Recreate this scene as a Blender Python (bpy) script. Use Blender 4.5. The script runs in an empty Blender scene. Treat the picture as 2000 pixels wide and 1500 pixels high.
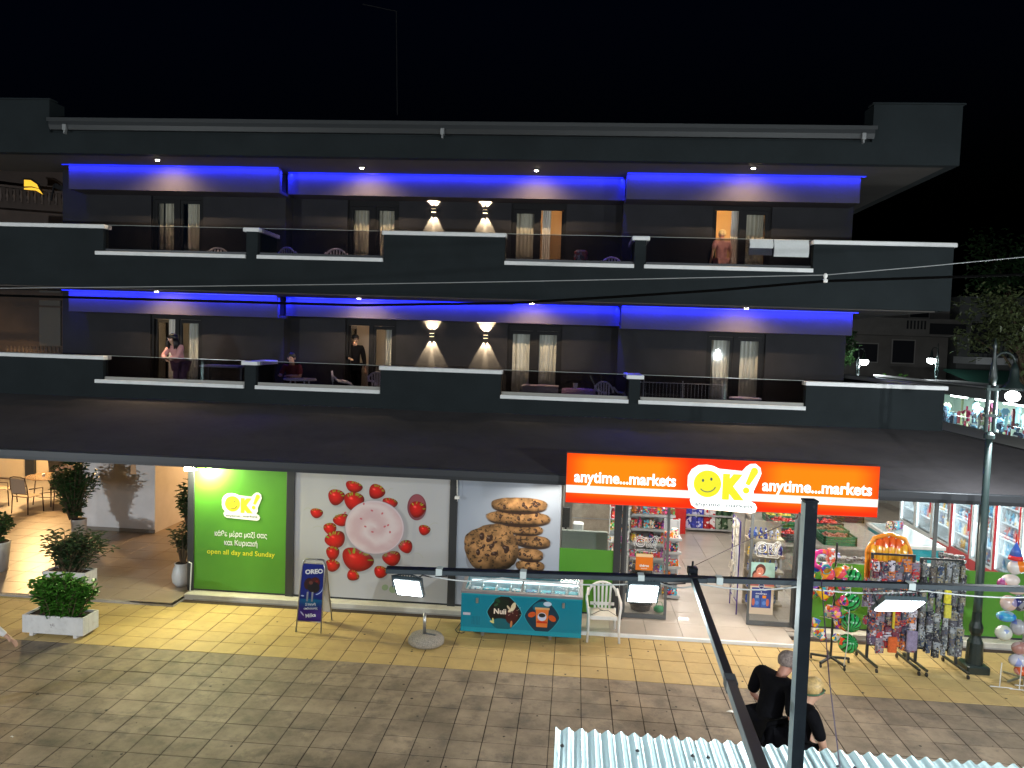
import bpy, bmesh, math, random
import numpy as np
from mathutils import Vector, Matrix
PI = math.pi
sc = bpy.context.scene
COL = sc.collection
R = random.Random(7)

# ------------------------------------------------------------------ camera
F_PX = 1510.14
YAW, PIT, ROL = -0.0802223, -0.0564593, 0.0328035
CAMP = np.array([4.1474, -11.0260, 4.8512])
def cam_axes():
    cy, sy = math.cos(YAW), math.sin(YAW)
    f = np.array([sy*math.cos(PIT), cy*math.cos(PIT), math.sin(PIT)])
    r = np.array([cy, -sy, 0.0]); u = np.cross(r, f)
    c, s = math.cos(ROL), math.sin(ROL)
    return c*r+s*u, -s*r+c*u, f
AX = cam_axes()
cam = bpy.data.cameras.new('camera'); camo = bpy.data.objects.new('camera', cam); COL.objects.link(camo)
camo.matrix_world = Matrix(((AX[0][0], AX[1][0], -AX[2][0], CAMP[0]), (AX[0][1], AX[1][1], -AX[2][1], CAMP[1]),
                            (AX[0][2], AX[1][2], -AX[2][2], CAMP[2]), (0, 0, 0, 1)))
cam.lens = F_PX/2000*36; cam.sensor_width = 36; cam.clip_end = 800; cam.clip_start = .05
sc.camera = camo

# ------------------------------------------------------------------ night sky, render settings
w = bpy.data.worlds.new('World'); sc.world = w; w.use_nodes = True
nt = w.node_tree; bg = nt.nodes['Background']
sky = nt.nodes.new('ShaderNodeTexSky'); sky.sky_type = 'NISHITA'; sky.sun_disc = False
sky.sun_elevation = math.radians(-4); sky.sun_rotation = math.radians(200)
tn = nt.nodes.new('ShaderNodeVectorMath'); tn.operation = 'MULTIPLY'; tn.inputs[1].default_value = (.12, .35, 1.1); nt.links.new(sky.outputs[0], tn.inputs[0]); nt.links.new(tn.outputs[0], bg.inputs[0]); bg.inputs[1].default_value = 0.12
sc.view_settings.view_transform = 'Standard'; sc.view_settings.look = 'None'
sc.view_settings.exposure = 0; sc.view_settings.gamma = 1; sc.view_settings.use_curve_mapping = False
sc.render.engine = 'CYCLES'
cy = sc.cycles
cy.use_denoising = True; cy.max_bounces = 6; cy.diffuse_bounces = 3; cy.glossy_bounces = 3; cy.transmission_bounces = 4
cy.transparent_max_bounces = 14; cy.sample_clamp_indirect = 3; cy.caustics_reflective = False; cy.caustics_refractive = False
cy.use_light_tree = True

# ------------------------------------------------------------------ pixel -> world (authoring aid; depths are real)
def ray(u, v): return AX[0]*((u-1000)/F_PX) + AX[1]*(-(v-750)/F_PX) + AX[2]
def PY(u, v, Y): d = ray(u, v); p = CAMP+d*(Y-CAMP[1])/d[1]; return (float(p[0]), float(p[1]), float(p[2]))
def PZ(u, v, Z=0.): d = ray(u, v); p = CAMP+d*(Z-CAMP[2])/d[2]; return (float(p[0]), float(p[1]), float(p[2]))

# ------------------------------------------------------------------ materials
MC = {}
def srgb(r, g, b):
    f = lambda c: (c/255/12.92) if c/255 <= .04045 else ((c/255+.055)/1.055)**2.4
    return (f(r), f(g), f(b))
def mat(name, col=(.5,.5,.5), rough=.55, metal=0, var=0., scale=6., bump=0., bscale=60., em=None, es=0., coat=0., rnd=0., dirt=None, trans=0., sss=0, spec=.5):
    if name in MC: return MC[name]
    m = bpy.data.materials.new(name); m.use_nodes = True; nt = m.node_tree; N = nt.nodes; L = nt.links
    b = N['Principled BSDF']; b.inputs['Base Color'].default_value = (*col, 1)
    b.inputs['Roughness'].default_value = rough; b.inputs['Metallic'].default_value = metal
    b.inputs['Coat Weight'].default_value = coat; b.inputs['Specular IOR Level'].default_value = spec
    if trans: b.inputs['Transmission Weight'].default_value = trans
    if sss: b.inputs['Subsurface Weight'].default_value = sss; b.inputs['Subsurface Scale'].default_value = .02
    geo = N.new('ShaderNodeNewGeometry')
    last = None
    if var or rnd or dirt:
        rgb = N.new('ShaderNodeRGB'); rgb.outputs[0].default_value = (*col, 1); last = rgb.outputs[0]
        if var:
            tx = N.new('ShaderNodeTexNoise'); tx.inputs['Scale'].default_value = scale; tx.inputs['Detail'].default_value = 6; tx.inputs['Roughness'].default_value = .65
            L.new(geo.outputs['Position'], tx.inputs['Vector'])
            mr = N.new('ShaderNodeMapRange'); mr.inputs[1].default_value = .3; mr.inputs[2].default_value = .7
            mr.inputs[3].default_value = 1-var; mr.inputs[4].default_value = 1+var; L.new(tx.outputs[0], mr.inputs[0])
            hv = N.new('ShaderNodeHueSaturation'); L.new(mr.outputs[0], hv.inputs['Value']); L.new(last, hv.inputs['Color']); last = hv.outputs[0]
        if rnd:
            oi = N.new('ShaderNodeObjectInfo'); mr = N.new('ShaderNodeMapRange'); mr.inputs[3].default_value = 1-rnd; mr.inputs[4].default_value = 1+rnd
            L.new(oi.outputs['Random'], mr.inputs[0]); hv = N.new('ShaderNodeHueSaturation'); L.new(mr.outputs[0], hv.inputs['Value']); L.new(last, hv.inputs['Color']); last = hv.outputs[0]
        if dirt:
            dc, dsc, lo, hi, amt = dirt
            tx = N.new('ShaderNodeTexNoise'); tx.inputs['Scale'].default_value = dsc; tx.inputs['Detail'].default_value = 8; tx.inputs['Roughness'].default_value = .7
            L.new(geo.outputs['Position'], tx.inputs['Vector'])
            mr = N.new('ShaderNodeMapRange'); mr.inputs[1].default_value = lo; mr.inputs[2].default_value = hi; mr.inputs[3].default_value = 0; mr.inputs[4].default_value = amt
            L.new(tx.outputs[0], mr.inputs[0]); mx = N.new('ShaderNodeMix'); mx.data_type = 'RGBA'
            L.new(mr.outputs[0], mx.inputs[0]); L.new(last, mx.inputs[6]); mx.inputs[7].default_value = (*dc, 1); last = mx.outputs[2]
        L.new(last, b.inputs['Base Color'])
    if bump:
        tx = N.new('ShaderNodeTexNoise'); tx.inputs['Scale'].default_value = bscale; tx.inputs['Detail'].default_value = 5
        L.new(geo.outputs['Position'], tx.inputs['Vector'])
        bp = N.new('ShaderNodeBump'); bp.inputs['Strength'].default_value = bump; bp.inputs['Distance'].default_value = .01
        L.new(tx.outputs[0], bp.inputs['Height']); L.new(bp.outputs[0], b.inputs['Normal'])
    if em: b.inputs['Emission Color'].default_value = (*em, 1); b.inputs['Emission Strength'].default_value = es
    MC[name] = m; return m
def glass(name, tint=(1,1,1), refl=.08, rough=.02, dens=0., dcol=(.01,.01,.012)):
    if name in MC: return MC[name]
    m = bpy.data.materials.new(name); m.use_nodes = True; nt = m.node_tree; N = nt.nodes; L = nt.links; N.clear()
    o = N.new('ShaderNodeOutputMaterial'); t = N.new('ShaderNodeBsdfTransparent'); t.inputs[0].default_value = (*tint, 1)
    g = N.new('ShaderNodeBsdfGlossy'); g.inputs['Roughness'].default_value = rough
    lw = N.new('ShaderNodeLayerWeight'); lw.inputs[0].default_value = .25
    mr = N.new('ShaderNodeMapRange'); mr.inputs[3].default_value = refl; mr.inputs[4].default_value = .7; L.new(lw.outputs['Fresnel'], mr.inputs[0])
    mx = N.new('ShaderNodeMixShader'); L.new(mr.outputs[0], mx.inputs[0]); L.new(t.outputs[0], mx.inputs[1]); L.new(g.outputs[0], mx.inputs[2])
    last = mx.outputs[0]
    if dens:
        d = N.new('ShaderNodeBsdfDiffuse'); d.inputs[0].default_value = (*dcol, 1)
        m2 = N.new('ShaderNodeMixShader'); m2.inputs[0].default_value = dens; L.new(last, m2.inputs[1]); L.new(d.outputs[0], m2.inputs[2]); last = m2.outputs[0]
    L.new(last, o.inputs[0]); MC[name] = m; return m
def ramp_mat(name, cols, mode='obj', rough=.35, scale=30., coat=.3, bump=0, mixc=.45):
    """palette material: colour picked per object, with small printed patches on top"""
    if name in MC: return MC[name]
    m = bpy.data.materials.new(name); m.use_nodes = True; nt = m.node_tree; N = nt.nodes; L = nt.links; b = N['Principled BSDF']
    b.inputs['Roughness'].default_value = rough; b.inputs['Coat Weight'].default_value = coat
    def ramp(src):
        r = N.new('ShaderNodeValToRGB'); r.color_ramp.interpolation = 'CONSTANT'; e = r.color_ramp.elements
        while len(e) < len(cols): e.new(.5)
        for i, c in enumerate(cols): e[i].position = i/len(cols); e[i].color = (*c, 1)
        L.new(src, r.inputs[0]); return r.outputs[0]
    oi = N.new('ShaderNodeObjectInfo'); tc = N.new('ShaderNodeTexCoord')
    if mode == 'obj':
        base = ramp(oi.outputs['Random'])
        vo = N.new('ShaderNodeTexVoronoi'); vo.inputs['Scale'].default_value = scale
        ad = N.new('ShaderNodeVectorMath'); L.new(tc.outputs['Object'], ad.inputs[0]); L.new(oi.outputs['Location'], ad.inputs[1]); L.new(ad.outputs[0], vo.inputs['Vector'])
        sp = N.new('ShaderNodeSeparateColor'); L.new(vo.outputs['Color'], sp.inputs[0])
        c2 = ramp(sp.outputs[0]); gt = N.new('ShaderNodeMath'); gt.operation = 'GREATER_THAN'; gt.inputs[1].default_value = 1-mixc; L.new(sp.outputs[1], gt.inputs[0])
        mx = N.new('ShaderNodeMix'); mx.data_type = 'RGBA'; L.new(gt.outputs[0], mx.inputs[0]); L.new(base, mx.inputs[6]); L.new(c2, mx.inputs[7]); out = mx.outputs[2]
    elif mode == 'vor':
        geo = N.new('ShaderNodeNewGeometry'); vo = N.new('ShaderNodeTexVoronoi'); vo.inputs['Scale'].default_value = scale; L.new(geo.outputs['Position'], vo.inputs['Vector'])
        sp = N.new('ShaderNodeSeparateColor'); L.new(vo.outputs['Color'], sp.inputs[0]); out = ramp(sp.outputs[0])
    elif mode == 'radial':
        g = N.new('ShaderNodeTexGradient'); g.gradient_type = 'RADIAL'; mp = N.new('ShaderNodeVectorMath'); L.new(tc.outputs['Object'], g.inputs[0]); out = ramp(g.outputs[0])
    elif mode == 'melon':
        g = N.new('ShaderNodeTexGradient'); g.gradient_type = 'RADIAL'; no = N.new('ShaderNodeTexNoise'); no.inputs['Scale'].default_value = 14
        L.new(tc.outputs['Object'], g.inputs[0]); L.new(tc.outputs['Object'], no.inputs['Vector'])
        mu = N.new('ShaderNodeMath'); mu.operation = 'MULTIPLY'; mu.inputs[1].default_value = 11; L.new(g.outputs[0], mu.inputs[0])
        a2 = N.new('ShaderNodeMath'); a2.operation = 'MULTIPLY_ADD'; a2.inputs[1].default_value = .9; L.new(no.outputs[0], a2.inputs[0]); L.new(mu.outputs[0], a2.inputs[2])
        fr = N.new('ShaderNodeMath'); fr.operation = 'FRACT'; L.new(a2.outputs[0], fr.inputs[0]); out = ramp(fr.outputs[0])
    L.new(out, b.inputs['Base Color']); MC[name] = m; return m
def img_mat(name, arr, rough=.35, em=0.):
    """flat print: a picture computed here, laid on the panel's UVs"""
    h, wd = arr.shape[:2]
    im = bpy.data.images.new(name, wd, h); a = np.ones((h, wd, 4), np.float32); a[..., :3] = np.clip(arr, 0, 1)[::-1]
    im.pixels.foreach_set(a.ravel()); im.update(); im.pack()
    m = bpy.data.materials.new(name); m.use_nodes = True; N = m.node_tree.nodes; L = m.node_tree.links; b = N['Principled BSDF']
    t = N.new('ShaderNodeTexImage'); t.image = im; t.extension = 'EXTEND'; L.new(t.outputs[0], b.inputs['Base Color']); b.inputs['Roughness'].default_value = rough
    if em: L.new(t.outputs[0], b.inputs['Emission Color']); b.inputs['Emission Strength'].default_value = em
    MC[name] = m; return m

# ------------------------------------------------------------------ mesh builder
class B:
    def __init__(s): s.v = []; s.f = []; s.m = []; s.uv = {}
    def add(s, vs, fs, mi=0):
        o = len(s.v); s.v += [tuple(map(float, p)) for p in vs]; s.f += [tuple(i+o for i in f) for f in fs]; s.m += [mi]*len(fs); return s
    def box(s, x0, x1, y0, y1, z0, z1, mi=0):
        return s.add([(x0,y0,z0),(x1,y0,z0),(x1,y1,z0),(x0,y1,z0),(x0,y0,z1),(x1,y0,z1),(x1,y1,z1),(x0,y1,z1)],
                     [(0,3,2,1),(4,5,6,7),(0,1,5,4),(1,2,6,5),(2,3,7,6),(3,0,4,7)], mi)
    def bbox(s, x0, x1, y0, y1, z0, z1, b=.01, mi=0):
        """box with chamfered upright and top edges"""
        lo = [(x0+b,y0),(x1-b,y0),(x1,y0+b),(x1,y1-b),(x1-b,y1),(x0+b,y1),(x0,y1-b),(x0,y0+b)]
        cx, cy_ = (x0+x1)/2, (y0+y1)/2
        hi = [(x-(b if x > cx else -b), y-(b if y > cy_ else -b)) for x, y in lo]
        vs = [(x,y,z0) for x,y in lo]+[(x,y,z1-b) for x,y in lo]+[(x,y,z1) for x,y in hi]
        fs = [tuple(range(7,-1,-1)), tuple(range(16,24))]
        for k in (0, 8):
            for i in range(8): j = (i+1) % 8; fs.append((k+i, k+j, k+8+j, k+8+i))
        return s.add(vs, fs, mi)
    def obox(s, c, sz, rot=None, mi=0):
        M = rot if rot is not None else Matrix.Identity(3); hx, hy, hz = sz[0]/2, sz[1]/2, sz[2]/2
        vs = [Vector(c)+M@Vector(p) for p in [(-hx,-hy,-hz),(hx,-hy,-hz),(hx,hy,-hz),(-hx,hy,-hz),(-hx,-hy,hz),(hx,-hy,hz),(hx,hy,hz),(-hx,hy,hz)]]
        return s.add(vs, [(0,3,2,1),(4,5,6,7),(0,1,5,4),(1,2,6,5),(2,3,7,6),(3,0,4,7)], mi)
    def bar(s, p, q, w, h=None, mi=0, up=(0,0,1)):
        p = Vector(p); q = Vector(q); d = (q-p); l = d.length; d.normalize(); u = Vector(up)
        if abs(d.dot(u)) > .99: u = Vector((0,1,0))
        r = d.cross(u).normalized(); u = r.cross(d); M = Matrix((r, d, u)).transposed()
        return s.obox((p+q)/2, (w, l, h or w), M, mi)
    def tube(s, pts, r, n=8, mi=0, caps=True):
        pts = [Vector(p) for p in pts]; rs = r if isinstance(r, (list, tuple)) else [r]*len(pts)
        o = len(s.v); prev = None; vs = []
        for i, p in enumerate(pts):
            t = (pts[min(i+1, len(pts)-1)]-pts[max(i-1, 0)])
            t = t.normalized() if t.length > 1e-9 else Vector((0,0,1))
            if prev is None: a = t.orthogonal().normalized()
            else: a = (prev-t*prev.dot(t)); a = a.normalized() if a.length > 1e-6 else t.orthogonal().normalized()
            prev = a; b = t.cross(a)
            vs += [p+(a*math.cos(2*PI*k/n)+b*math.sin(2*PI*k/n))*rs[i] for k in range(n)]
        fs = [(i*n+k, i*n+(k+1) % n, (i+1)*n+(k+1) % n, (i+1)*n+k) for i in range(len(pts)-1) for k in range(n)]
        if caps: fs += [tuple(range(n-1, -1, -1)), tuple((len(pts)-1)*n+k for k in range(n))]
        return s.add(vs, fs, mi)
    def lathe(s, prof, c=(0,0,0), n=16, mi=0, caps=True):
        vs = [(c[0]+r*math.cos(2*PI*k/n), c[1]+r*math.sin(2*PI*k/n), c[2]+z) for r, z in prof for k in range(n)]
        fs = [(i*n+k, i*n+(k+1) % n, (i+1)*n+(k+1) % n, (i+1)*n+k) for i in range(len(prof)-1) for k in range(n)]
        if caps: fs += [tuple(range(n-1, -1, -1)), tuple((len(prof)-1)*n+k for k in range(n))]
        return s.add(vs, fs, mi)
    def ball(s, c, r, n=12, mi=0, sc_=(1,1,1)):
        k = n//2+1
        prof = [(math.sin(PI*i/k), -math.cos(PI*i/k)) for i in range(1, k)]
        vs = [(c[0]+r*a*math.cos(2*PI*j/n)*sc_[0], c[1]+r*a*math.sin(2*PI*j/n)*sc_[1], c[2]+r*z*sc_[2]) for a, z in prof for j in range(n)]
        vs += [(c[0], c[1], c[2]-r*sc_[2]), (c[0], c[1], c[2]+r*sc_[2])]; q = len(vs)-2; m_ = len(prof)
        fs = [(i*n+j, i*n+(j+1) % n, (i+1)*n+(j+1) % n, (i+1)*n+j) for i in range(m_-1) for j in range(n)]
        fs += [(q, (j+1) % n, j) for j in range(n)]+[(q+1, (m_-1)*n+j, (m_-1)*n+(j+1) % n) for j in range(n)]
        return s.add(vs, fs, mi)
    def quad(s, a, b, c, d, mi=0): return s.add([a,b,c,d], [(0,1,2,3)], mi)
    def prism(s, poly, y0, y1, mi=0):
        """polygon in x,z extruded along y (counter-clockwise seen from -y)"""
        n = len(poly); vs = [(x,y0,z) for x,z in poly]+[(x,y1,z) for x,z in poly]
        return s.add(vs, [tuple(range(n)), tuple(range(2*n-1, n-1, -1))]+[(i, n+i, n+(i+1) % n, (i+1) % n) for i in range(n)], mi)
    def sheet(s, fn, nu, nv, mi=0):
        vs = [fn(i/nu, j/nv) for j in range(nv+1) for i in range(nu+1)]
        return s.add(vs, [(j*(nu+1)+i, j*(nu+1)+i+1, (j+1)*(nu+1)+i+1, (j+1)*(nu+1)+i) for j in range(nv) for i in range(nu)], mi)
    def build(s, name, mats, parent=None, smooth=False, loc=None, uvxz=None):
        me = bpy.data.meshes.new(name); o = wl(parent) if parent else Vector((0,0,0))
        if loc is None and not parent and s.v:
            a = np.array(s.v); loc = ((a[:,0].min()+a[:,0].max())/2, (a[:,1].min()+a[:,1].max())/2, a[:,2].min())
        lo = Vector(loc) if loc else o
        me.from_pydata([(x-lo[0], y-lo[1], z-lo[2]) for x, y, z in s.v], [], s.f)
        for m in (mats if isinstance(mats, (list, tuple)) else [mats]): me.materials.append(m)
        me.polygons.foreach_set('material_index', s.m)
        if smooth: me.polygons.foreach_set('use_smooth', [True]*len(s.f))
        if uvxz:
            x0, x1, z0, z1 = uvxz; ul = me.uv_layers.new(name='UVMap')
            for lp in me.loops:
                p = s.v[lp.vertex_index]; ul.data[lp.index].uv = ((p[0]-x0)/(x1-x0), (p[2]-z0)/(z1-z0))
        me.update()
        ob = bpy.data.objects.new(name, me); COL.objects.link(ob)
        if smooth == 'auto':
            pass
        if parent: ob.parent = parent
        ob.location = lo-o if parent else lo
        return ob
def wl(o):
    v = Vector((0,0,0))
    while o: v = v+o.location; o = o.parent
    return v
def tag(o, label, cat, group=None, kind=None):
    if label: o['label'] = label
    if cat: o['category'] = cat
    if group: o['group'] = group
    if kind: o['kind'] = kind
    return o
def thing(name, label, cat, loc=(0,0,0), group=None):
    o = bpy.data.objects.new(name, None); COL.objects.link(o); o.location = loc; o.empty_display_size = .2
    return tag(o, label, cat, group)
def struct(o): o['kind'] = 'structure'; return o
def dup(root, loc=None, rz=None, label=None, parent=None):
    c = root.copy(); COL.objects.link(c)
    if parent is not None: c.parent = parent
    for ch in list(root.children): dup(ch, parent=c)
    if loc is not None: c.location = loc
    if rz is not None: c.rotation_euler = (0,0,rz)
    if label: c['label'] = label
    return c
def text_mesh(s, bold=.0, extrude=.002, res=3):
    cu = bpy.data.curves.new('tmp', 'FONT'); cu.body = s; cu.size = 1; cu.offset = bold; cu.extrude = 0; cu.resolution_u = res
    cu.align_x = 'CENTER'; cu.align_y = 'CENTER'
    ob = bpy.data.objects.new('tmp', cu); COL.objects.link(ob)
    dg = bpy.context.evaluated_depsgraph_get(); me = ob.evaluated_get(dg).to_mesh()
    vs = [tuple(v.co) for v in me.vertices]; fs = [tuple(p.vertices) for p in me.polygons]
    ob.evaluated_get(dg).to_mesh_clear(); bpy.data.objects.remove(ob); bpy.data.curves.remove(cu)
    return vs, fs
def put_text(b, s, c, h, width=None, bold=.0, tilt=0., shear=0., mi=0, fn=None, slope=0.):
    """flat lettering facing -y at centre c; h = body height of the line; width = wanted total width"""
    vs, fs = text_mesh(s, bold); a = np.array(vs)
    x0, x1, y0, y1 = a[:,0].min(), a[:,0].max(), a[:,1].min(), a[:,1].max()
    ky = h/(y1-y0); kx = (width/(x1-x0)) if width else ky
    out = []
    for x, y, _ in vs:
        X = (x-(x0+x1)/2)*kx; Z = (y-(y0+y1)/2)*ky; X += shear*Z
        X, Z = X*math.cos(tilt)-Z*math.sin(tilt), X*math.sin(tilt)+Z*math.cos(tilt)
        out.append(fn(X, Z) if fn else (c[0]+X, c[1], c[2]+Z))
    b.add(out, fs, mi); return b
def point(name, loc, p, col=(1,1,1), r=.05):
    l = bpy.data.lights.new(name, 'POINT'); l.energy = p; l.color = col; l.shadow_soft_size = r
    o = bpy.data.objects.new(name, l); COL.objects.link(o); o.location = loc; return o
def spot(name, loc, to, p, col=(1,1,1), ang=60, blend=.2, r=.02):
    l = bpy.data.lights.new(name, 'SPOT'); l.energy = p; l.color = col; l.shadow_soft_size = r; l.spot_size = math.radians(ang); l.spot_blend = blend
    o = bpy.data.objects.new(name, l); COL.objects.link(o); o.location = loc
    o.rotation_euler = (Vector(to)-Vector(loc)).to_track_quat('-Z', 'Y').to_euler(); return o
def area(name, loc, to, p, sx, sy, col=(1,1,1), spread=180):
    l = bpy.data.lights.new(name, 'AREA'); l.energy = p; l.color = col; l.shape = 'RECTANGLE'; l.size = sx; l.size_y = sy; l.spread = math.radians(spread)
    o = bpy.data.objects.new(name, l); COL.objects.link(o); o.location = loc
    o.rotation_euler = (Vector(to)-Vector(loc)).to_track_quat('-Z', 'Y').to_euler(); return o
# ================================================================== PALETTE
SL = mat('anthracite_render', (.0155,.0205,.0225), .8, var=.16, scale=1.3, bump=.15, bscale=90, spec=.15)
SLW = mat('dark_wall_render', (.024,.024,.027), .85, var=.14, scale=1.5, bump=.2, bscale=80, spec=.12)
WHT = mat('white_coping_paint', (.76,.77,.76), .5, var=.06, scale=5, dirt=((.35,.34,.31), 3, .55, .8, .35))
ALU = mat('dark_grey_aluminium', (.035,.038,.043), .4, metal=.2)
ALM = mat('mid_grey_aluminium', (.11,.12,.125), .45, metal=.3)
STEEL = mat('brushed_steel', (.45,.45,.46), .3, metal=.9)
GLS = glass('clear_glass', (.93,.95,.95), .06)
GLD = glass('smoked_balcony_glass', (.62,.62,.66), .10)
BLK = mat('black_plastic', (.012,.012,.014), .45)
BLKM = mat('black_painted_steel', (.018,.02,.022), .38)
WPL = mat('white_plastic', (.72,.71,.68), .4, var=.05, scale=9, coat=.2)
# ================================================================== GROUND AND PAVING
gnd = struct(B().box(-90,120,-40,170,-.3,-.045).build('ground', mat('asphalt', (.045,.044,.042), .9, var=.25, scale=2, bump=.3)))
YT = mat('yellow_paving_slab', (.50,.355,.14), .62, var=.14, scale=7, rnd=.07, bump=.35, bscale=70, dirt=((.26,.19,.09), 3.5, .5, .75, .6))
GT = mat('grey_paving_slab', (.27,.208,.142), .66, var=.45, scale=1.7, rnd=.13, bump=.45, bscale=60, dirt=((.08,.066,.055), 3.2, .50, .70, .75))
GRT = mat('paving_joint_sand', (.035,.022,.014), .95, var=.3, scale=20)
def tile_mesh(name, s, m, b=.007, h=.03):
    x = B().bbox(-s/2, s/2, -s/2, s/2, -h, 0, b); ob = x.build(name, m, loc=(0,0,0)); me = ob.data; bpy.data.objects.remove(ob); return me
def lay(parent, me, xs, ys, name, cap=290, sz=None, jit=.0012):
    spots = sorted([(x, y) for x in xs for y in ys], key=lambda p: math.hypot(p[0]-CAMP[0], p[1]-CAMP[1]))
    for x, y in spots[:cap]:
        o = bpy.data.objects.new(name, me); COL.objects.link(o); o.parent = parent; pl = wl(parent)
        o.location = Vector((x+R.uniform(-.002,.002), y+R.uniform(-.002,.002), R.uniform(-jit, jit)))-pl; o.rotation_euler = (R.uniform(-.003,.003), R.uniform(-.003,.003), R.uniform(-.005,.005))
    if spots[cap:]:
        b = B(); s2 = sz/2
        for x, y in spots[cap:]:
            z = R.uniform(-jit, jit); b.bbox(x-s2, x+s2, y-s2, y+s2, -.03, z, .006)
        o = b.build('distant_'+name, me.materials[0], parent); o['kind'] = 'stuff'
yp = struct(B().box(-9.6,14,0.0,2.35,-.06,-.0045).build('yellow_pavement', GRT))
lay(yp, tile_mesh('slab', .389, YT, .003), [-9.4+.4*i for i in range(58)], [.2+.4*k for k in range(5)], 'paving_slab', 290, .389)
gp = struct(B().box(-12,16,-16,-.001,-.06,-.0045).build('grey_pavement', GRT))
vis = []
lay(gp, tile_mesh('slab_grey', .388, GT, .003), [-5.4+.4*i for i in range(46)], [-.2-.4*k for k in range(9)], 'paving_slab', 296, .389)
b = B()
for i in range(70):
    for k in range(9, 22):
        x = -12+.2+.4*i; y = -.2-.4*k
        if x < 14: b.box(x-.194, x+.194, y-.194, y+.194, -.03, R.uniform(-.002,.002))
for i in range(17):
    for k in range(9): x = -5.8-.4*i; y = -.2-.4*k; b.box(x-.194, x+.194, y-.194, y+.194, -.03, R.uniform(-.002,.002))
o = b.build('outlying_paving_slab', GT, gp); o['kind'] = 'stuff'
# patio of the hotel on the left, a low step up from the paving
PT = mat('patio_floor_tile', (.33,.26,.19), .38, var=.1, scale=2.2, rnd=.03, dirt=((.2,.17,.14), 1.5, .5, .8, .4))
pf = struct(B().prism([(-24,-.03),(-2.70,-.03),(-2.70,.035),(-24,.035)], 1.75, 16, 0).add([(-3.6,1.75,.035),(-2.7,1.75,.035),(-2.7,2.2,.035)], [(0,1,2)]).build('patio_floor', mat('patio_kerb', (.34,.31,.28), .6, var=.15, scale=6)))
b = B(); me = tile_mesh('patio_tile', .592, PT, .003, .03)
k = 0
for i in range(12):
    for j in range(14):
        o = bpy.data.objects.new('floor_tile', me); COL.objects.link(o); o.parent = pf
        o.location = Vector((-3.05-.6*i, 2.1+.6*j, .045))-wl(pf)
# shop floor
ST = mat('pale_shop_tile', (.46,.40,.345), .28, var=.07, scale=2.5, rnd=.03, coat=.2, dirt=((.3,.28,.25), 1.3, .45, .75, .35))
sf = struct(B().box(-2.55,14.4,2.15,14.6,-.03,.02).box(4.30,7.62,1.68,2.15,-.03,.02).build('shop_floor', mat('pale_tile_joint', (.33,.31,.28), .7)))
me = tile_mesh('shop_tile', .594, ST, .002, .03)
for i in range(17):
    for j in range(21):
        x = 4.30+.6*i-.0+.3; y = 1.70+.6*j+.3
        if j == 0 and x > 7.9: continue
        o = bpy.data.objects.new('floor_tile', me); COL.objects.link(o); o.parent = sf; o.location = Vector((x, y, .05))-wl(sf)
struct(B().bbox(4.28,8.0,1.64,1.695,-.03,.052,.004).build('white_kerb_strip', WHT))

# ================================================================== HOTEL BUILDING
YF = 5.2
H = thing('hotel_building', 'dark grey hotel with two balcony floors, white copings and blue light strips', 'building', (0, 7, 0))
def hp(b, name, m=SL, **k): return b.build(name, m, H, **k)
XL, XR = -11.5, 11.6
for nm, zb, zs, zc in (('lower', 3.30, 3.62, 4.13), ('upper', 5.72, 6.42, 6.99)):
    b = B().box(XL, XR, YF, YF+.2, zb, zs)
    for x0, x1 in ((XL,-6.2), (-2.98,-2.73), (.02,2.60), (5.29,5.52), (8.88,XR)): b.box(x0, x1, YF, YF+.2, zs+.0005, zc)
    b.box(XR-.2, XR, YF+.2005, 11, zb, zc)
    for xd in (-2.98, 5.29): b.box(xd, xd+.24, YF+.2005, 6.28, zs, zc)
    hp(b, 'balcony_parapet')
    for x0, x1 in ((XL,-6.15), (-.01,2.63), (8.85,XR+.05)): hp(B().bbox(x0, x1, YF-.05, YF+.24, zc+.001, zc+.085, .012), 'coping', WHT)
    hp(B().bbox(XR-.24, XR+.05, YF+.2405, 11, zc+.001, zc+.085, .012), 'coping', WHT)
    for xd in (-2.98, 5.29): hp(B().bbox(xd-.06, xd+.30, YF-.05, 6.33, zc+.001, zc+.085, .012), 'coping', WHT)
    for x0, x1 in ((-6.33,-2.98), (-2.73,.02), (2.60,5.29), (5.52,8.88)):
        hp(B().bbox(x0+(-.03 if x0 < -3 or x0 > 5.5 else .003), x1-.003, YF-.06, YF-.003, zs+.0, zs+.078, .006).box(x0+.003, x1-.003, YF-.003, YF+.197, zs+.001, zs+.07), 'sill', WHT)
        g = hp(B().box(x0+.02, x1-.02, YF+.09, YF+.102, zs+.14, zc+.085), 'railing_pane', GLD)
        B().box(x0+.02, x1-.02, YF+.085, YF+.107, zc+.086, zc+.093).build('pane_edge', mat('glass_edge', (.45,.5,.48), .2), g)
        B().box(x0+.02, x1-.02, YF+.06, YF+.13, zs+.072, zs+.139).build('base_rail', mat('railing_channel', (.30,.29,.26), .5) if nm == 'lower' else ALU, g)
# slabs (balcony floors and soffits)
SOF = mat('soffit_paint', (.085,.078,.072), .85, var=.06, scale=2, spec=.15)
hp(B().box(-8.35, XR-.201, YF+.2005, 12, 5.70, 5.95).box(XL, -8.3505, YF+.2005, 7.2, 5.70, 5.95), 'floor_slab', SOF)
hp(B().box(XL, XR-.201, YF+.2005, 12, 3.02, 3.16), 'floor_slab', SOF)
hp(B().box(-8.35, XR-.2005, YF+.2005, 12.4, 8.60, 8.80).box(XL, -8.3505, YF+.2005, 7.2, 8.60, 8.80), 'roof_slab', SOF)
hp(B().box(.35, 2.2, YF-.03, YF-.002, 3.05, 3.33).box(.35, 2.2, YF+0.0, YF+.2, 3.05, 3.298), 'fascia_box')
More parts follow.
